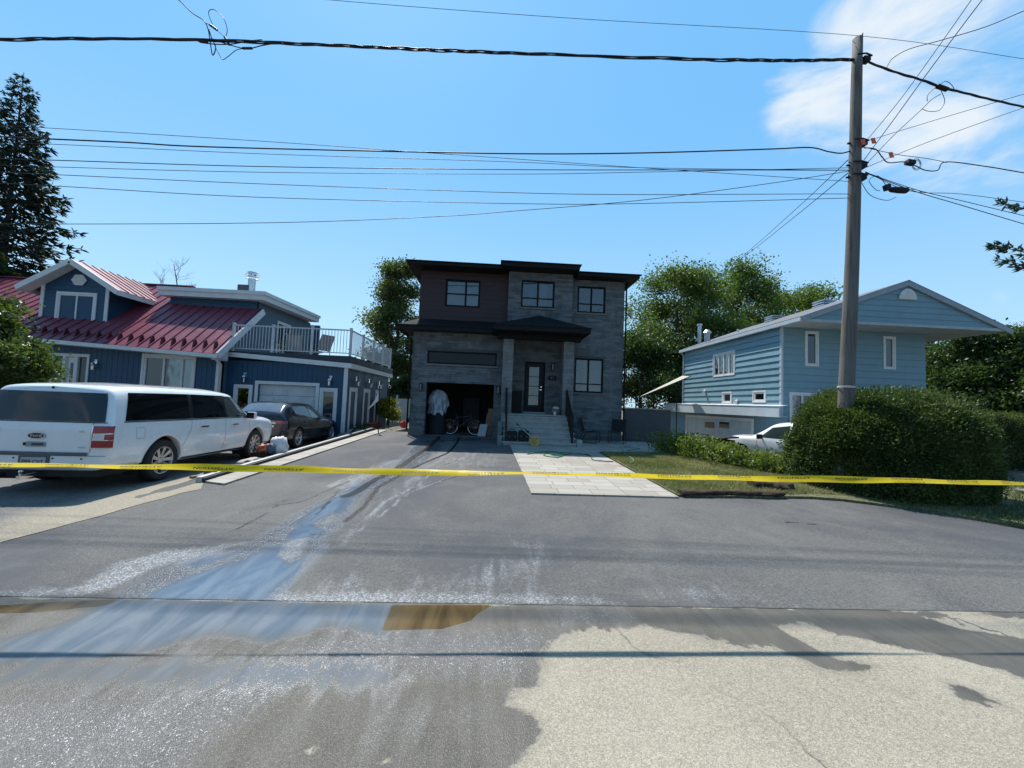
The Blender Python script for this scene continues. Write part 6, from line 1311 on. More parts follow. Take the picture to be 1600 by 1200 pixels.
def strands(label, pts, amp, wave, r, nst, name='twisted_cable'):
    P = smooth_pts([onY(x, y, Y) for x, y, Y in pts], 30); t = thing(name, label, 'cable', tuple(P[0]), 'overhead wires on the utility pole'); s = 0; S = [0]
    for a, b in zip(P[:-1], P[1:]): s += (b-a).length; S.append(s)
    for k in range(nst):
        m = MB(); Q = []
        for p, d in zip(P, S):
            w = amp*(.65+.5*mnoise.noise((d*.35, k*3.1, 0))); a = 2*math.pi*d/wave*(1+.05*math.sin(d*.7))+2*math.pi*k/nst; Q.append(p+Vector((0, math.cos(a)*w, math.sin(a)*w)))
        m.tube(Q, r, 6); obj('strand', m, CABLE, t, smooth=True)
    return t
A = PYp
strands('thickest twisted black cable, spanning high above the red roof to the pole top clamp', [(-120, 62, A), (0, 61.5, A), (150, 60.5, A), (300, 62, A), (480, 69, A), (640, 76.5, A), (800, 83, A), (1000, 90, A), (1200, 94.5, A), (1335, 93, A)], .030, 2.1, .0145, 3)
strands('short twisted black cable sagging from the pole top clamp below the cloud', [(1352, 95, A), (1385, 108, A), (1430, 122, A), (1475, 137, A), (1530, 151, A), (1600, 167, A), (1680, 182, A)], .018, 1.1, .013, 3)
wire('topmost thin wire passing behind the splintered pole tip', [(250, -28, 7.8), (505, -1, 7.8), (900, 29, 7.8), (1343, 56, 7.75), (1600, 92, 7.8), (1700, 107, 7.8)], .008)
wire('heavy plain cable that dips into the pole at the orange tags', [(-120, 208, A), (75, 217, A), (200, 222.5, A), (300, 228.5, A), (500, 234, A), (800, 240, A), (1000, 239, A), (1200, 233, A), (1265, 230.5, A), (1295, 237, A), (1318, 239, A), (1345, 229, A)], .021)
wire('thin wire highest of the lower group, crossing the heavy cable in mid span', [(-120, 190, A), (75, 200, A), (400, 220, A), (650, 237.5, A), (800, 248, A), (1000, 262, A), (1335, 284, A)], .0085)
wire('thin wire just under the heavy cable at the spruce', [(-120, 219, A), (75, 225, A), (400, 240, A), (800, 253, A), (1000, 262, A), (1335, 266, A)], .0085)
wire('straight dark wire joining the pole at the second clamp', [(-120, 245, A), (75, 250, A), (400, 260, A), (800, 265, A), (1100, 265.5, A), (1340, 266, A)], .013)
wire('thin wire running just below the straight dark wire', [(-120, 254, A), (75, 260.5, A), (400, 269, A), (800, 272, A), (1000, 269, A), (1335, 262, A)], .009)
wire('middle wire of the lower group, level with the lowest clamp', [(-120, 264, A), (100, 273.5, A), (400, 287, A), (800, 301, A), (1000, 304, A), (1305, 303, A), (1340, 305, A)], .010)
wire('drooping wire second from the bottom, joining at the lowest clamp', [(-120, 280, A), (110, 292, A), (400, 308, A), (800, 318, A), (1000, 318, A), (1340, 309, A)], .010)
wire('lowest wire, rising from behind the spruce tip to the pole', [(-120, 350, A), (130, 350, A), (350, 349, A), (520, 345.5, A), (700, 337.5, A), (800, 330, A), (1000, 313, A), (1200, 287, A), (1335, 266, A)], .010)
wire('steep service wire climbing from the orange tags, thinner of the pair', [(1352, 222, A), (1400, 164, 7.0), (1440, 110, 6.4), (1519, -2, 5.4), (1600, -120, 4.6)], .010)
wire('steep service wire climbing from below the orange tags, thicker of the pair', [(1350, 250, A), (1400, 182, 7.0), (1450, 113, 6.4), (1536, -2, 5.4), (1640, -130, 4.6)], .012)
wire('curved service wire rising from the pole top clamp across the cloud', [(1385, 107, A), (1394, 92, A), (1420, 77, 7.4), (1470, 63, 7), (1540, 42, 6.5), (1600, 17, 6.1), (1700, -22, 5.6)], .012)
wire('thin wire sloping gently up from the orange tags', [(1352, 221, A), (1480, 182, 7.2), (1600, 147, 6.8), (1700, 118, 6.5)], .008)
wire('thin wire sloping up from the second clamp through the cloud', [(1350, 263, A), (1450, 222, 7.2), (1600, 168, 6.8), (1700, 134, 6.5)], .008)
wire('wire hanging from the cable splice back down to the pole', [(1470, 147, A), (1455, 156, A), (1440, 171, A), (1395, 213, A), (1350, 260, A)], .011)
wire('slack kinked cable leaving the orange tags through the splice box', [(1350, 231, A), (1368, 233, A), (1378, 245, A), (1388, 254, A), (1412, 253, A), (1430, 259, A), (1446, 266, A), (1465, 266, A), (1478, 253, A), (1540, 260, A), (1600, 270, A), (1700, 286, A)], .017)
wire('short straight messenger wire above the slack kinked cable', [(1350, 230, A), (1400, 241, A), (1450, 248, A), (1480, 254, A)], .010)
wire('upper wire of three falling from the second clamp toward the spruce branch', [(1352, 268, A), (1420, 298, A), (1500, 303, A), (1600, 316, A), (1700, 330, A)], .009)
wire('middle wire of three falling from the second clamp past the splice closure', [(1352, 269, A), (1430, 296, A), (1500, 313, A), (1600, 337, A), (1700, 360, A)], .011)
wire('lowest wire of three falling from the second clamp past the splice closure', [(1352, 270, A), (1430, 299, A), (1500, 320, A), (1600, 350, A), (1700, 379, A)], .013)
wire('upper service drop from the pole down to the roof behind the brick house', [(1325, 250, A), (1240, 330, 13), (1160, 400, 20), (1090, 452, 27)], .016)
wire('lower service drop from the pole down to the roof behind the brick house', [(1324, 271, A), (1240, 340, 13), (1160, 403, 20), (1088, 455, 27)], .018)
# cable closure and loops on the right of the pole
cb = thing('splice_closure', 'black capsule shaped splice closure hanging near the pole by thin loops', 'cable splice', tuple(onY(1405, 298, A)))
m = MB(); a, b = onY(1390, 296, A), onY(1419, 298, A); m.tube([a, a.lerp(b, .1), a.lerp(b, .5), a.lerp(b, .9), b], [.03, .055, .065, .06, .03], 10); m.obox(onY(1386, 293, A), ((1, 0, .3), (0, 1, 0), (-.3, 0, 1)), (.055, .04, .06)); obj('body', m, BLACK, cb)
for k, pts in enumerate(([(1346, 285), (1360, 305), (1385, 313), (1400, 308)], [(1386, 292), (1372, 275), (1358, 282), (1368, 296), (1375, 298)], [(1420, 297), (1430, 296), (1440, 300)])): m = MB(); m.tube(smooth_pts([onY(x, y, A) for x, y in pts], 8), .006, 5); obj('loop', m, CABLE, cb, smooth=True)
sc = thing('cable_splice', 'small black splice with loops on the short twisted cable', 'cable splice', tuple(onY(1472, 137, A)))
m = MB(); m.tube([onY(1463, 134, A), onY(1480, 140, A)], .045, 8); obj('body', m, BLACK, sc)
for pts in ([(1466, 134), (1478, 127), (1488, 134), (1492, 143)], [(1470, 141), (1476, 158), (1468, 172), (1452, 174), (1440, 170)], [(1464, 135), (1450, 148), (1449, 158)]): m = MB(); m.tube(smooth_pts([onY(x, y, A) for x, y in pts], 8), .006, 5); obj('loop', m, CABLE, sc, smooth=True)
s2 = thing('cable_splice', 'black splice box with a tight coil on the slack cable', 'cable splice', tuple(onY(1422, 254, A)))
m = MB(); m.obox(onY(1422, 254, A), ((1, 0, -.1), (0, 1, 0), (.1, 0, 1)), (.085, .05, .04)); obj('body', m, BLACK, s2)
for r_ in (9, 7): m = MB(); m.tube([onY(1432+r_*.8*math.cos(a*.42), 257+r_*math.sin(a*.42), A) for a in range(16)], .006, 5); obj('loop', m, CABLE, s2, smooth=True)
# service splice on the thick cable at the left
s3 = thing('service_drop', 'tangled service wire loops with black splices on the thickest twisted cable', 'wire', tuple(onY(330, 60, A)))
for pts in ([(255, -14, 7.2), (278, -1, A), (300, 20, A), (318, 32, A), (325, 45, A), (328, 62, A), (332, 86, A), (337, 74, A), (331, 60, A), (326, 45, A)], [(322, 36, A), (330, 41, A), (340, 48, A), (350, 57, A)], [(332, 38, A), (326, 22, A), (329, 15, A), (338, 17, A), (350, 30, A), (355, 46, A), (353, 56, A)], [(335, 70, A), (342, 84, A), (348, 93, A), (358, 87, A), (370, 78, A), (388, 75, A)], [(300, 61, A), (315, 66, A), (335, 69, A), (360, 69, A), (390, 64, A), (410, 62, A)], [(330, 60, A), (355, 69, A), (385, 76, A), (410, 71, A), (440, 66, A)]): m = MB(); m.tube(smooth_pts([onY(*q) for q in pts], 6), .010 if pts[0][0] in (255, 300, 330) else .0065, 5); obj('wire_strand', m, CABLE, s3, smooth=True)
for (x0, y0, x1, y1) in ((312, 65, 325, 67), (351, 58, 358, 70), (379, 75.5, 394, 75.5), (328, 39, 339, 47)): m = MB(); m.tube([onY(x0, y0, A), onY(x1, y1, A)], .022, 8); obj('connector', m, BLACK, s3)
# ------------------------------------------------------------------ caution tape across the drive
tp = thing('caution_tape', 'yellow caution tape with black lettering stretched across the whole driveway mouth', 'caution tape', (0, 3.17, 1.1))
TX = np.arange(-8.0, 9.01, .05)
def tapep(x):
    t = np.clip((x+3.19)/(3.73+3.19), -1, 2); y = 3.15+.14*t; z = 1.082+.058*t+.004*math.sin(x*2.3)+.0025*math.sin(x*7.1); tw = R(59)+.34*math.sin(x*1.35+.6)+.16*math.sin(x*3.7)+.06*math.sin(x*9.3)
    return Vector((x, y, z)), Vector((0, math.sin(tw), math.cos(tw)))
m = MB(); m.grid([[tapep(x)[0]+tapep(x)[1]*w+Vector((0, -.004*math.cos(w*60+x), 0)) for w in np.linspace(-.031, .031, 5)] for x in TX])
ym, t = newmat('yellow_tape'); P = nd(t, 'ShaderNodeNewGeometry').outputs['Position']; n = nd(t, 'ShaderNodeTexNoise', {'Vector': P, 'Scale': 12.0, 'Detail': 3.0}).outputs[0]
pb = nd(t, 'ShaderNodeBsdfPrincipled', {'Base Color': mixc(t, n, (.80, .56, .0), (.92, .70, .005)), 'Roughness': .3, 'Normal': nd(t, 'ShaderNodeBump', {'Strength': .25, 'Distance': .01, 'Height': n}).outputs[0]}).outputs[0]
tb = nd(t, 'ShaderNodeBsdfTranslucent', {0: (.95, .72, .01, 1)}).outputs[0]; nd(t, 'ShaderNodeOutputMaterial', {0: nd(t, 'ShaderNodeMixShader', {0: .42, 1: pb, 2: tb}).outputs[0]})
obj('tape_band', m, ym, tp, smooth=True)
INK = pmat('tape_ink', (.02, .018, .01), .5)
for k in range(31):
    x = -7.6+k*.54; p, w = tapep(x); T = (tapep(x+.2)[0]-tapep(x-.2)[0]).normalized(); nrm = T.cross(w).normalized()
    if nrm[1] > 0: nrm = -nrm
    up = x > 0
    M4 = frameM(p+nrm*.010+w*(.006 if up else -.010), -T, -w); text('lettering', 'ATTENTION', .040, INK, M4 @ Matrix.Diagonal((1, .62, 1, 1)), tp, .0004, 1.35, True)
# ------------------------------------------------------------------ things in and around the brick house
def lump(seed, c, r, amp=.25, n=3.0, su=18, sv=12):
    G = []
    for j in range(sv+1):
        ph = math.pi*(j/sv-.5); row = []
        for i in range(su+1):
            th = 2*math.pi*i/su; d = Vector((math.cos(ph)*math.cos(th), math.cos(ph)*math.sin(th), math.sin(ph))); k = 1+amp*mnoise.noise(d*n*.6+Vector((seed, 0, 0)))+amp*.4*mnoise.noise(d*n*1.7+Vector((0, seed, 0))); row.append((c[0]+d[0]*r[0]*k, c[1]+d[1]*r[1]*k, c[2]+d[2]*r[2]*k))
        G.append(row)
    return G
GF = .278
t = thing('wrapped_bundle', 'tall bundle in pale crinkled sheeting above a dark cover, inside the open garage', 'bundle', (-2.33, 16.0, GF))
def drape(prof, c, seed, amp=.10, n=44):
    G = []
    for r, z in prof: G.append([(c[0]+math.cos(2*math.pi*i/n)*r*(1+amp*mnoise.noise((math.cos(2*math.pi*i/n)*3, math.sin(2*math.pi*i/n)*3, z*2.4+seed))*2), c[1]+math.sin(2*math.pi*i/n)*r*.8*(1+amp*mnoise.noise((math.cos(2*math.pi*i/n)*3+9, math.sin(2*math.pi*i/n)*3, z*2.4+seed))*2), z) for i in range(n+1)])
    return MB().grid(G)
obj('dark_cover', drape([(.37, GF), (.39, .4), (.36, .7), (.33, .95), (.34, 1.12), (.30, 1.2)], (-2.33, 16.0), 4, .08), pmat('dark_cloth', (.018, .018, .022), .85, var=.4, vs=5, bump=.4, bs=20), t, smooth=True)
obj('pale_sheeting', drape([(.335, 1.08), (.36, 1.16), (.30, 1.36), (.345, 1.48), (.37, 1.62), (.35, 1.78), (.30, 1.93), (.22, 2.05), (.10, 2.13), (.0, 2.15)], (-2.33, 16.0), 1, .24, 72), pmat('pale_sheeting', (.42, .48, .53), .6, var=.35, vs=7, bump=.9, bs=9), t, smooth=True)
def torus(mb, c, R_, r_, ax, n=36): u = Vector(ax).orthogonal().normalized(); w = Vector(ax).cross(u).normalized(); mb.tube([Vector(c)+(u*math.cos(2*math.pi*i/n)+w*math.sin(2*math.pi*i/n))*R_ for i in range(n+1)], r_, 6, cap=False)
t = thing('bicycle', 'dark bicycle standing in the middle of the open garage', 'bicycle', (-1.25, 16.1, GF)); wy = 16.1
for x in (-1.78, -.75):
    m = MB(); torus(m, (x, wy, GF+.34), .32, .02, (0, 1, 0)); wo = obj('wheel', m, RUB, t, smooth=True); m = MB(); torus(m, (x, wy, GF+.34), .295, .009, (0, 1, 0))
    for k in range(12): a = k*math.pi/6; m.bar((x, wy, GF+.34), (x+.29*math.cos(a), wy, GF+.34+.29*math.sin(a)), .003)
    obj('rim', m, CHROME, wo)
m = MB(); Z = lambda z: GF+z
for a, b in (((-1.78, .34), (-1.42, .32)), ((-1.42, .32), (-1.55, .86)), ((-1.78, .34), (-1.52, .72)), ((-1.52, .72), (-.97, .80)), ((-1.42, .32), (-.95, .72)), ((-.99, .92), (-.75, .34))): m.tube([(a[0], wy, Z(a[1])), (b[0], wy, Z(b[1]))], .018, 8)
obj('frame', m, pmat('bike_frame', (.03, .03, .035), .3), t); m = MB(); m.tube([(-1.12, wy-.28, Z(1.0)), (-1.0, wy-.2, Z(.98)), (-1.0, wy, Z(.95)), (-1.0, wy+.2, Z(.98)), (-1.12, wy+.28, Z(1.0))], .013, 6); obj('handlebar', m, CHROME, t); m = MB(); m.grid(lump(3, (-1.57, wy, Z(.9)), (.14, .07, .04), .1)); obj('saddle', m, BLKP, t, smooth=True)
t = tag(obj('leaning_board', MB().prism([(-.62, 15.62, GF), (-.30, 15.66, GF), (-.22, 15.84, GF+.50), (-.53, 15.80, GF+.50)], (.01, .02, .0)), pmat('panel_white', (.55, .57, .58), .6)), 'small white panel leaning against wooden boards inside the garage', 'panel')
for k, (x, hgt, dx_) in enumerate(((-.14, 1.15, .03), (-.28, .95, .12))):
    tag(obj('wooden_board', MB().prism([(x-.11, 15.9+.08*k, GF), (x+.10, 15.9+.08*k, GF), (x+.10+dx_, 16.02+.08*k, GF+hgt), (x-.11+dx_, 16.02+.08*k, GF+hgt)], (0, .025, 0)), pmat('raw_wood', (.26, .18, .11), .8, var=.3, vs=5)), ('taller wooden board leaning at the door jamb inside the garage', 'shorter wooden board leaning behind the white panel in the garage')[k], 'board', 'boards in the garage')
t = thing('garage_cabinet', 'dim grey cabinet against the back wall of the open garage', 'cabinet', (-1.2, 21.5, GF)); m = MB(); m.box(-1.7, -.8, 21.3, 21.95, GF, GF+1.6); obj('case', m, pmat('cabinet_grey', (.20, .21, .24), .6), t, bevel=.01); m = MB(); m.box(-1.68, -1.26, 21.275, 21.297, GF+.05, GF+1.55); obj('door', m, pmat('cabinet_grey', (.2, .21, .24), .6), t); m = MB(); m.box(-1.24, -.82, 21.275, 21.297, GF+.05, GF+1.55); obj('door', m, pmat('cabinet_grey', (.2, .21, .24), .6), t)
t = thing('porch_cabinet', 'tall black slatted storage box on the porch left of the front door', 'storage box', (.92, 15.5, 1.295)); m = MB(); m.box(.72, 1.12, 15.4, 15.85, 1.296, 2.16); obj('case', m, BLKP, t, bevel=.01); m = MB(); m.box(.70, 1.14, 15.38, 15.87, 2.165, 2.20); obj('lid', m, BLKP, t, bevel=.008)
for k in range(5): m = MB(); m.box(.735+k*.076, .735+k*.076+.06, 15.385, 15.399, 1.33, 2.13); obj('slat', m, BLKP, t)
q = onY(868, 649, 14.7)
t = thing('shopping_bag', 'lumpy brown and white bag left on the top step by the right railing', 'bag', (q[0], 14.62, 1.296)); obj('bag', MB().grid(lump(8, (q[0]-.02, 14.66, 1.296+.13), (.17, .13, .14), .25)), pmat('bag_brown', (.20, .15, .13), .7, var=.3), t, smooth=True); obj('flap', MB().grid(lump(12, (q[0], 14.66, 1.296+.27), (.14, .10, .06), .3)), pmat('bag_white', (.55, .55, .52), .6), t, smooth=True)
t = obj('paper_cup', MB().lathe([(0, 0), (.045, 0), (.055, .14), (.05, .14), (.04, .02), (0, .02)], (q[0]-.07, 14.46, 1.296), n=14), pmat('cup_white', (.7, .7, .68), .5)); tag(t, 'small white cup at the edge of the top step beside the brown bag', 'cup')
for x, w_, hh, lb in ((.68, .34, .33, 'black soft tool bag on the lowest steps nearest the left railing'), (1.08, .36, .36, 'square black tool case on the lowest steps behind the yellow wheel')):
    t = thing('tool_case', lb, 'tool case', (x, 13.34, .385), 'black tool cases on the steps'); m = MB(); m.box(x-w_/2, x+w_/2, 13.23, 13.42, .40, .40+hh); obj('case', m, BLKP, t, bevel=.03); m = MB(); m.tube([(x-.09, 13.32, .40+hh-.01), (x-.08, 13.32, .45+hh), (x+.08, 13.32, .45+hh), (x+.09, 13.32, .40+hh-.01)], .012, 6); obj('handle', m, BLACK, t)
    for s in (-.1, .1): m = MB(); m.box(x+s-.02, x+s+.02, 13.222, 13.232, .52, .58); obj('latch', m, pmat('latch_grey', (.08, .08, .085), .4), t)
t = thing('measuring_wheel', 'yellow spoked measuring wheel with grey handle standing before the steps', 'measuring wheel', (1.44, 12.95, .25)); wc = Vector((1.43, 12.95, gz(1.43, 12.95)+.034+.17)); YW = pmat('wheel_yellow', (.72, .42, .02), .45)
m = MB(); torus(m, wc, .155, .018, (0, 1, 0)); torus(m, wc, .135, .012, (0, 1, 0)); m.lathe([(0, -.02), (.04, -.02), (.04, .02), (0, .02)], wc, (0, 1, 0), 12)
for k in range(5): a = 2*math.pi*k/5+.3; m.bar(wc, wc+Vector((math.cos(a)*.14, 0, math.sin(a)*.14)), .035, .02, upv=(0, 1, 0))
obj('wheel', m, YW, t); m = MB(); m.tube([wc+Vector((0, -.04, 0)), wc+Vector((-.14, -.02, .16)), wc+Vector((-.55, .30, .50))], .012, 8); obj('handle', m, STEEL, t, smooth=True); m = MB(); m.obox(wc+Vector((-.57, .315, .52)), ((-.6, .4, .4), (0, 1, 0), (.4, 0, .6)), (.06, .02, .02)); obj('grip', m, BLKP, t)
for x, z in ((1.92, .50), (2.62, .50)):
    pass
# patio chairs
def patio_chair(loc, rz, label):
    t = thing('patio_chair', label, 'patio chair', mat=Matrix.Translation(loc) @ Matrix.Rotation(rz, 4, 'Z'), group='black patio chairs beside the stairs')
    m = MB(); m.grid([[(x, y, .40+.03*math.cos((y+.25)*5)-.02*math.cos(x*5)) for x in np.linspace(-.26, .26, 5)] for y in np.linspace(-.27, .25, 6)]); obj('seat', m, BLKP, t, smooth=True)
    m = MB(); m.grid([[(x, .25+.16*k, .43+.50*k-.02*math.cos(x*5)) for x in np.linspace(-.26, .26, 5)] for k in np.linspace(0, 1, 5)]); obj('backrest', m, BLKP, t, smooth=True)
    for s in (-1, 1): m = MB(); m.tube(smooth_pts([(s*.28, .44, .95), (s*.28, .26, .42), (s*.28, -.28, .44), (s*.28, -.32, .05), (s*.28, -.25, .012), (s*.28, .30, .012), (s*.28, .34, .06), (s*.28, .20, .40)], 4), .012, 6); obj('sled_frame', m, BLACK, t, smooth=True)
    return t
zp = gz(4, 14.5)+.034
patio_chair((3.72, 14.55, zp), R(62), 'black sled base patio chair nearest the stairs'); patio_chair((4.86, 14.75, zp), R(-28), 'black sled base patio chair farther from the stairs, near the house corner')
# hoses
def hose(label, px, r, mat, lift=.05):
    P = smooth_pts([(*onG(x, y), 0) for x, y in px], 10)
    for p in P: p.z = gz(p.x, p.y)+lift
    tag(obj('garden_hose', MB().tube(P, r, 6), mat, None, smooth=True), label, 'hose')
HG = pmat('hose_green', (.03, .24, .08), .4)
hose('bright green garden hose lying in flat loops on the pavers before the steps', [(824, 712), (845, 709), (862, 708), (880, 712), (872, 717), (850, 714), (858, 709), (885, 710), (905, 712), (920, 712)], .016, HG)
hose('dark green hose trailing from the loops over the paver edge', [(880, 713), (905, 711), (922, 715), (926, 721), (940, 723), (958, 724)], .014, pmat('hose_dark', (.03, .10, .06), .4))
hose('pale green hose crossing the corner patio onto the lawn', [(968, 699), (974, 705), (976, 713), (984, 718), (990, 724), (984, 728)], .012, pmat('hose_pale', (.20, .34, .24), .5), .08)
hose('thin teal hose zigzagging on the corner patio', [(988, 698), (975, 700), (1000, 703), (980, 706), (1006, 708)], .010, pmat('hose_teal', (.04, .20, .20), .5))
# spray nozzle bits
# ------------------------------------------------------------------ between the houses
def flagpole(px, pyb, pyt, Y, label, rag):
    a = onY(px, pyb, Y); b = onY(px+2, pyt, Y); a.z = gz(a.x, Y); t = thing('garden_pole', label, 'pole', tuple(a), 'black garden poles'); obj('post', MB().tube([a, b], .022, 8), BLACK, t); m = MB(); torus(m, b+Vector((0, 0, .04)), .06, .012, (0, 1, 0), 14); obj('hook', m, WHITE, t)
    if rag:
        m = MB(); m.grid([[tuple(b+Vector((-.30*i/4*(.4+j/3), .03*math.sin(i*2+j), -.02-.16*j-.10*i))) for i in range(5)] for j in range(4)]); obj('rag', m, pmat('white_rag', (.66, .66, .64), .8), t, smooth=True)
flagpole(591, 678, 606, 15.4, 'black pole with a white rag tied near its hook at the driveway edge', True); flagpole(607, 674, 606, 17.5, 'plain black pole standing behind the one with a white rag', False)
t = thing('white_fence', 'white vinyl privacy fence closing the gap between the houses', 'fence', (-5, 23.9, .2)); 
for k in range(3):
    x = -6.05+k*1.25; m = MB(); m.box(x, x+.10, 23.85, 23.97, .2, 1.85); m.lathe([(.08, 0), (.0, .08)], (x+.05, 23.91, 1.85), n=4); obj('post', m, WHITE, t)
    if k < 2: m = MB(); m.box(x+.102, x+1.248, 23.89, 23.93, .3, 1.70); obj('panel', m, WHITE, t)
m = MB(); m.box(-3.44, -3.2, 23.89, 23.93, .3, 1.7); obj('panel', m, WHITE, t)
tl = onY(616, 678, 19); 
t = thing('ladder', 'black ladder leaning against the side of the brick house', 'ladder', (-3.9, 18.4, .3)); m = MB()
a0, a1, b0, b1 = Vector((-4.35, 18.4, .33)), Vector((-3.36, 18.4, 1.55)), Vector((-4.35, 18.9, .33)), Vector((-3.36, 18.9, 1.55)); m.bar(a0, a1, .04, .07); m.bar(b0, b1, .04, .07)
for k in range(1, 6): m.bar(a0.lerp(a1, k/6), b0.lerp(b1, k/6), .03)
obj('rail_frame', m, BLACK, t)
t = thing('debris_heap', 'pale boards with a red cloth on top, under the black ladder', 'boards', (-3.8, 16.6, .3)); m = MB(); m.obox((-3.72, 16.7, .42), ((1, .1, .25), (0, 1, 0), (-.25, 0, 1)), (.38, .35, .02)); m.obox((-3.7, 16.75, .36), ((1, -.1, .1), (0, 1, 0), (-.1, 0, 1)), (.36, .3, .02)); obj('board', m, pmat('pale_board', (.5, .48, .44), .7), t); m = MB(); m.grid(lump(5, (-3.85, 16.7, .58), (.14, .12, .15), .5, 4)); obj('red_cloth', m, pmat('red_cloth', (.32, .02, .03), .8), t, smooth=True)
t = thing('planter_box', 'long dark red planter box against the navy garage side wall', 'planter', (-5.75, 18.6, .1)); m = MB(); m.box(-5.95, -5.6, 17.9, 19.6, -.05, .46); obj('box', m, pmat('planter_red', (.16, .03, .025), .7, var=.3), t); m = MB(); m.box(-5.98, -5.57, 17.87, 19.63, .46, .49); obj('rim', m, pmat('planter_rim', (.24, .06, .05), .7), t)
def bedplant(label, x, y, h, r, seed, lm, leaf=.09, n=420):
    rng = np.random.default_rng(seed); z = gz(x, y); t = thing('bed_plant', label, 'plant', (x, y, z), 'low plants in the bed beside the navy garage'); P = rng.normal(size=(n, 3))*np.array([r*.5, r*.5, h*.28])+np.array([x, y, z+h*.5]); P[:, 2] = np.maximum(P[:, 2], z+.04); V, F = leaf_cards(rng, P, leaf, .6, up=.3); fastmesh('foliage', V, F, lm, t); m = MB()
    for k in range(7): a = k*.9; m.tube([(x, y, z), (x+math.cos(a)*r*.4, y+math.sin(a)*r*.4, z+h*.7)], [.01, .004], 4)
    obj('stemwork', m, BARK, t)
bedplant('dark leafy plant at the navy garage front corner', -5.75, 16.7, .55, .5, 1, LM3); bedplant('leafy plant between the garage corner and the planter box', -5.7, 17.5, .5, .45, 2, LM4, .08)
for k, (x, y, r, lb) in enumerate(((-5.75, 15.2, .30, 'big grey boulder at the navy garage corner, nearest the driveway'), (-5.5, 16.0, .26, 'rounded grey boulder behind the biggest one in the flower bed'), (-6.0, 14.7, .2, 'small dark rock in front of the flower bed'))):
    tag(obj('boulder', MB().grid(lump(20+k, (x, y, gz(x, y)+r*.4), (r, r*.8, r*.75), .3)), pmat('boulder_grey', (.16, .16, .155), .85, var=.35, vs=4, bump=.5, bs=20), None, smooth=True), lb, 'rock', 'boulders in the flower bed')
t = thing('far_house', 'small grey house glimpsed beyond the white fence and the poplar', 'house', (-6.2, 40, .2)); m = MB(); m.box(-10, -4.6, 40, 46, 0, 4.6); obj('wall', m, pmat('grey_stucco', (.26, .27, .27), .8), t); m = MB(); m.prism([(-10.4, 39.6, 4.6), (-4.2, 39.6, 4.6), (-5.2, 42, 5.6), (-9.4, 42, 5.6)], (0, 6.5, 0)); obj('roof', m, pmat('grey_roof', (.12, .12, .125), .8), t); m = MB(); m.box(-6.6, -5.4, 39.93, 39.99, 2.6, 3.9); obj('window', m, CGLASS, t)
# driveway edge bits
WB = pmat('edging_white', (.46, .45, .42), .75, var=.15)
def edging(name, x0, x1, mat, lift, label, y0=7.0, y1=16.5):
    m = MB(); L = []
    for k in range(41): y = y0+(y1-y0)*k/40; z = gz(-4.95, y)+lift; L.append([(x0, y, z-lift-.02), (x0, y, z), (x1, y, z), (x1, y, z-lift-.02)])
    m.grid(L); m.add([q for q in L[0]], [(0, 1, 2, 3)]); m.add([q for q in L[-1]], [(3, 2, 1, 0)]); tag(obj(name, m, mat), label, 'edging')
edging('edging_board', -5.16, -5.06, WB, .10, 'weathered pale edging board along the driveway, beside the black strip'); edging('edging_strip', -5.05, -5.005, pmat('edging_black', (.012, .012, .012), .6), .085, 'thin black edging strip between the pale board and the beige pavers')
def brickblock(x, y, rz, sx, sy, sz, label, col):
    z = gz(x, y)+.024; m = MB(); m.obox((x, y, z+sz), ((math.cos(rz), math.sin(rz), 0), (-math.sin(rz), math.cos(rz), 0), (0, 0, 1)), (sx, sy, sz)); tag(obj('paving_block', m, pmat('block_'+str(col[0]), col, .85, var=.2, bump=.3), bevel=.008), label, 'paving block', 'loose paving blocks by the driveway edge')
brickblock(-5.22, 7.45, .3, .10, .07, .055, 'grey cube shaped paving block at the near end of the edging', (.17, .16, .17)); brickblock(-5.28, 7.85, .7, .11, .05, .035, 'pale flat paving block just beyond the grey cube', (.36, .33, .29)); brickblock(-5.42, 7.30, 1.2, .05, .04, .025, 'small brown stone chip beside the grey cube', (.25, .19, .13)); brickblock(-5.30, 8.25, .2, .12, .05, .03, 'long flat paving block farther along the edging', (.30, .28, .26))
bx, by = -5.42, 9.75; bz = gz(bx, by)+.05
t = thing('rubbish_pile', 'white plastic bag spilling orange and blue rubbish from a black crate beside the driveway', 'rubbish', (bx, by, bz))
obj('white_bag', MB().grid(lump(31, (bx+.10, by+.12, bz+.24), (.20, .18, .27), .28, 4)), pmat('bag_plastic', (.62, .62, .63), .35, bump=.5, bs=12), t, smooth=True); obj('orange_rubbish', MB().grid(lump(33, (bx-.16, by-.05, bz+.18), (.19, .16, .13), .5, 6)), pmat('rubbish_orange', (.42, .12, .05), .6, var=.6, vs=9), t, smooth=True); obj('blue_rubbish', MB().grid(lump(35, (bx+.03, by-.10, bz+.20), (.09, .09, .13), .4, 5)), pmat('rubbish_blue', (.06, .10, .16), .5), t, smooth=True)
m = MB(); m.box(bx-.38, bx+.02, by-.24, by-.22, bz, bz+.12); m.box(bx-.38, bx+.02, by+.05, by+.07, bz, bz+.12); m.box(bx-.38, bx-.36, by-.22, by+.05, bz, bz+.12); m.box(bx-.0, bx+.02, by-.22, by+.05, bz, bz+.12); m.box(bx-.36, bx, by-.22, by+.05, bz, bz+.02); m.tube([(bx-.3, by-.23, bz+.12), (bx-.28, by-.23, bz+.36), (bx-.05, by-.1, bz+.38)], .012, 6); obj('crate', m, BLKP, t)
rx, ry = -5.35, 8.75; rz_ = gz(rx, ry)+.03
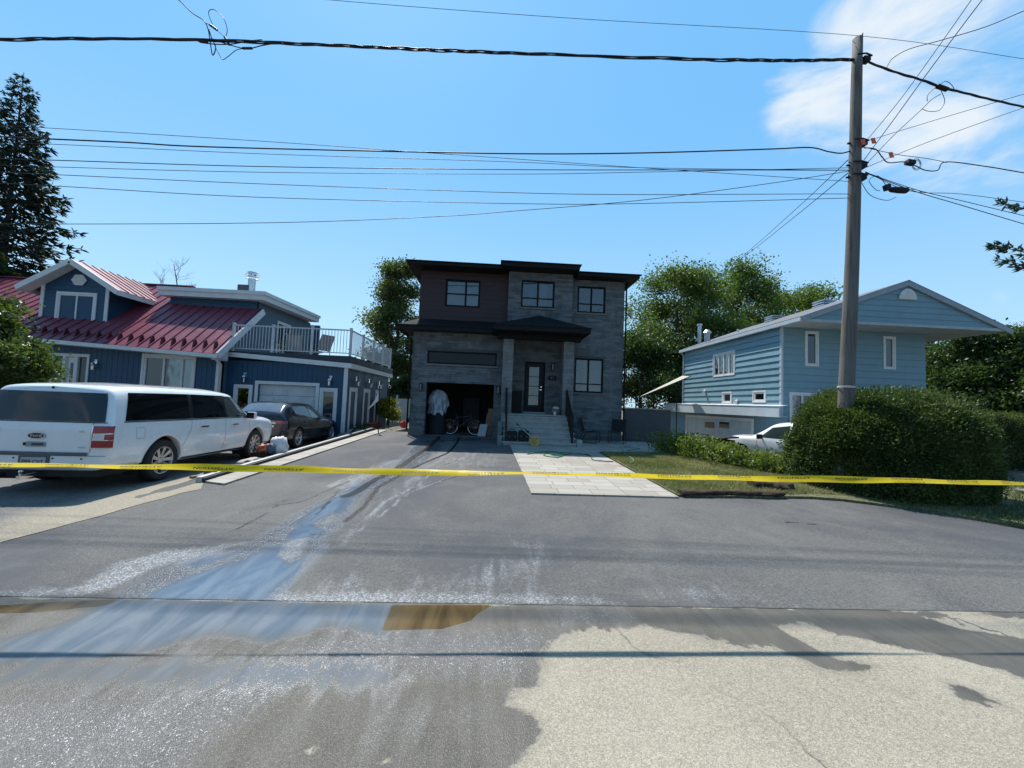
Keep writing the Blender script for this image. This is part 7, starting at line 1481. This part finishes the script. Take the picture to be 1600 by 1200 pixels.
tag(obj('cardboard_scrap', MB().grid(lump(41, (rx, ry, rz_+.05), (.12, .34, .06), .6, 6)), pmat('scrap_pale', (.40, .34, .30), .8, var=.5, vs=9), None, smooth=True), 'crumpled pale scraps lying along the edging in front of the rubbish', 'scraps')
# ------------------------------------------------------------------ right hand side bits
def sod(px0, px1, r, label, seed):
    a, b = Vector((*onG(*px0), 0)), Vector((*onG(*px1), 0)); d = b-a; n = 24; m = MB(); G = []; s = d.cross(Vector((0, 0, 1))).normalized()
    for i in range(n+1):
        p = a+d*i/n; z = gz(p.x, p.y)+.045; G.append([tuple(p+s*math.cos(th)*r*(1.5+.6*math.sin(i*.33+seed))*(1+.5*mnoise.noise((i*.6, th*1.3, seed)))+Vector((0, 0, z+r*.7+math.sin(th)*r*(1+.6*mnoise.noise((i*.7, th*1.5, seed+4)))))) for th in np.linspace(0, 2*math.pi, 15)])
    m.grid(G); m.add(G[0][:-1], [tuple(range(14))]); m.add(G[-1][:-1], [tuple(range(13, -1, -1))])
    tag(obj('sod_roll', m, pmat('sod_soil', (.045, .026, .014), .95, var=.45, vs=14, bump=.8, bs=50), None, smooth=True), label, 'sod roll', 'rolled strips of sod at the lawn edge')
sod((1062, 776), (1222, 778), .05, 'long low sod roll along the front edge of the lawn', 1); sod((1172, 764), (1238, 769), .085, 'short brown sod roll behind the long one, next to the hedge', 2)
cx_, cy_ = onG(1524, 788); tag(obj('crumpled_paper', MB().grid(lump(50, (cx_, cy_, gz(cx_, cy_)+.11), (.14, .10, .09), .5, 5)), pmat('paper_grey', (.45, .46, .46), .8), None, smooth=True), 'crumpled pale paper lying on the ground under the hedge', 'paper')
sheet_poly('side_street', [(11.6, 6.6), (20, 5.8), (40, 5.5), (40, 9.0), (20, 9.0), (11.7, 8.1)], .05+.06, pmat('side_asphalt', (.20, .20, .195), .85, var=.15, bump=.3, bs=80))
bx, by = 8.15, 13.4; bz = -.25
t = thing('rubbish_bin', 'black wheeled bin with open lid before the pale garage door', 'bin', (bx, by, bz)); m = MB(); m.add([(bx-.24, by-.28, bz), (bx+.24, by-.28, bz), (bx+.24, by+.28, bz), (bx-.24, by+.28, bz), (bx-.36, by-.36, bz+.95), (bx+.36, by-.36, bz+.95), (bx+.36, by+.36, bz+.95), (bx-.36, by+.36, bz+.95)], [(0, 3, 2, 1), (4, 5, 6, 7), (0, 1, 5, 4), (1, 2, 6, 5), (2, 3, 7, 6), (3, 0, 4, 7)]); obj('body', m, BLKP, t, bevel=.02); m = MB(); m.obox((bx, by, bz+1.01), ((1, 0, .10), (0, 1, 0), (-.10, 0, 1)), (.46, .42, .025)); obj('lid', m, BLKP, t, bevel=.015); m = MB(); m.tube([(bx-.3, by+.4, bz+.12), (bx+.3, by+.4, bz+.12)], .10, 12); obj('wheel_pair', m, RUB, t)
FW_ = pmat('grey_fence_board', (.075, .082, .088), .75, var=.12, vs=3)
t = thing('board_fence', 'low dark grey board fence at the right corner of the brick house', 'fence', (6.2, 15.75, .2))
m = MB(); lap_siding(m, Loc((5.42, 15.74, 0), (1, 0, 0), (0, -1, 0)), 2.03, .12, 1.65, .25, .012); m.box(5.42, 7.45, 15.741, 15.77, .12, 1.65); obj('fence_panel', m, FW_, t)
m = MB(); m.box(5.40, 7.5, 15.68, 15.80, 1.655, 1.70); obj('cap', m, pmat('fence_cap', (.30, .28, .24), .7), t)
t = thing('shade_sail', 'tilted pale shade canopy on thin black poles beside the pale blue house', 'shade canopy', (6.2, 16.2, .3))
A0, A1, B0, B1 = onY(992, 624, 16.2), onY(1079, 588, 19.5), onY(1003, 618, 19.0), onY(1066, 587, 21.5)
m = MB(); m.grid([[tuple((A0.lerp(A1, i/10)).lerp(B0.lerp(B1, i/10), j/5)+Vector((0, 0, -.05*math.sin(math.pi*i/10)*math.sin(math.pi*j/5)))) for i in range(11)] for j in range(6)]); obj('canopy', m, pmat('canvas_beige', (.42, .40, .33), .8, var=.08), t, smooth=True); obj('edge_bar', MB().tube([A0, A1], .025, 8), BLACK, t); obj('edge_bar', MB().tube([B0, B1], .02, 8), BLACK, t)
pb2 = A0+Vector((.05, 0, 0)); obj('pole', MB().tube([(pb2[0], 16.2, .2), tuple(pb2)], .03, 8), BLACK, t); q = A0.lerp(A1, .72); obj('pole', MB().tube([(q[0], q[1], .2), tuple(q)], .022, 8), BLACK, t)
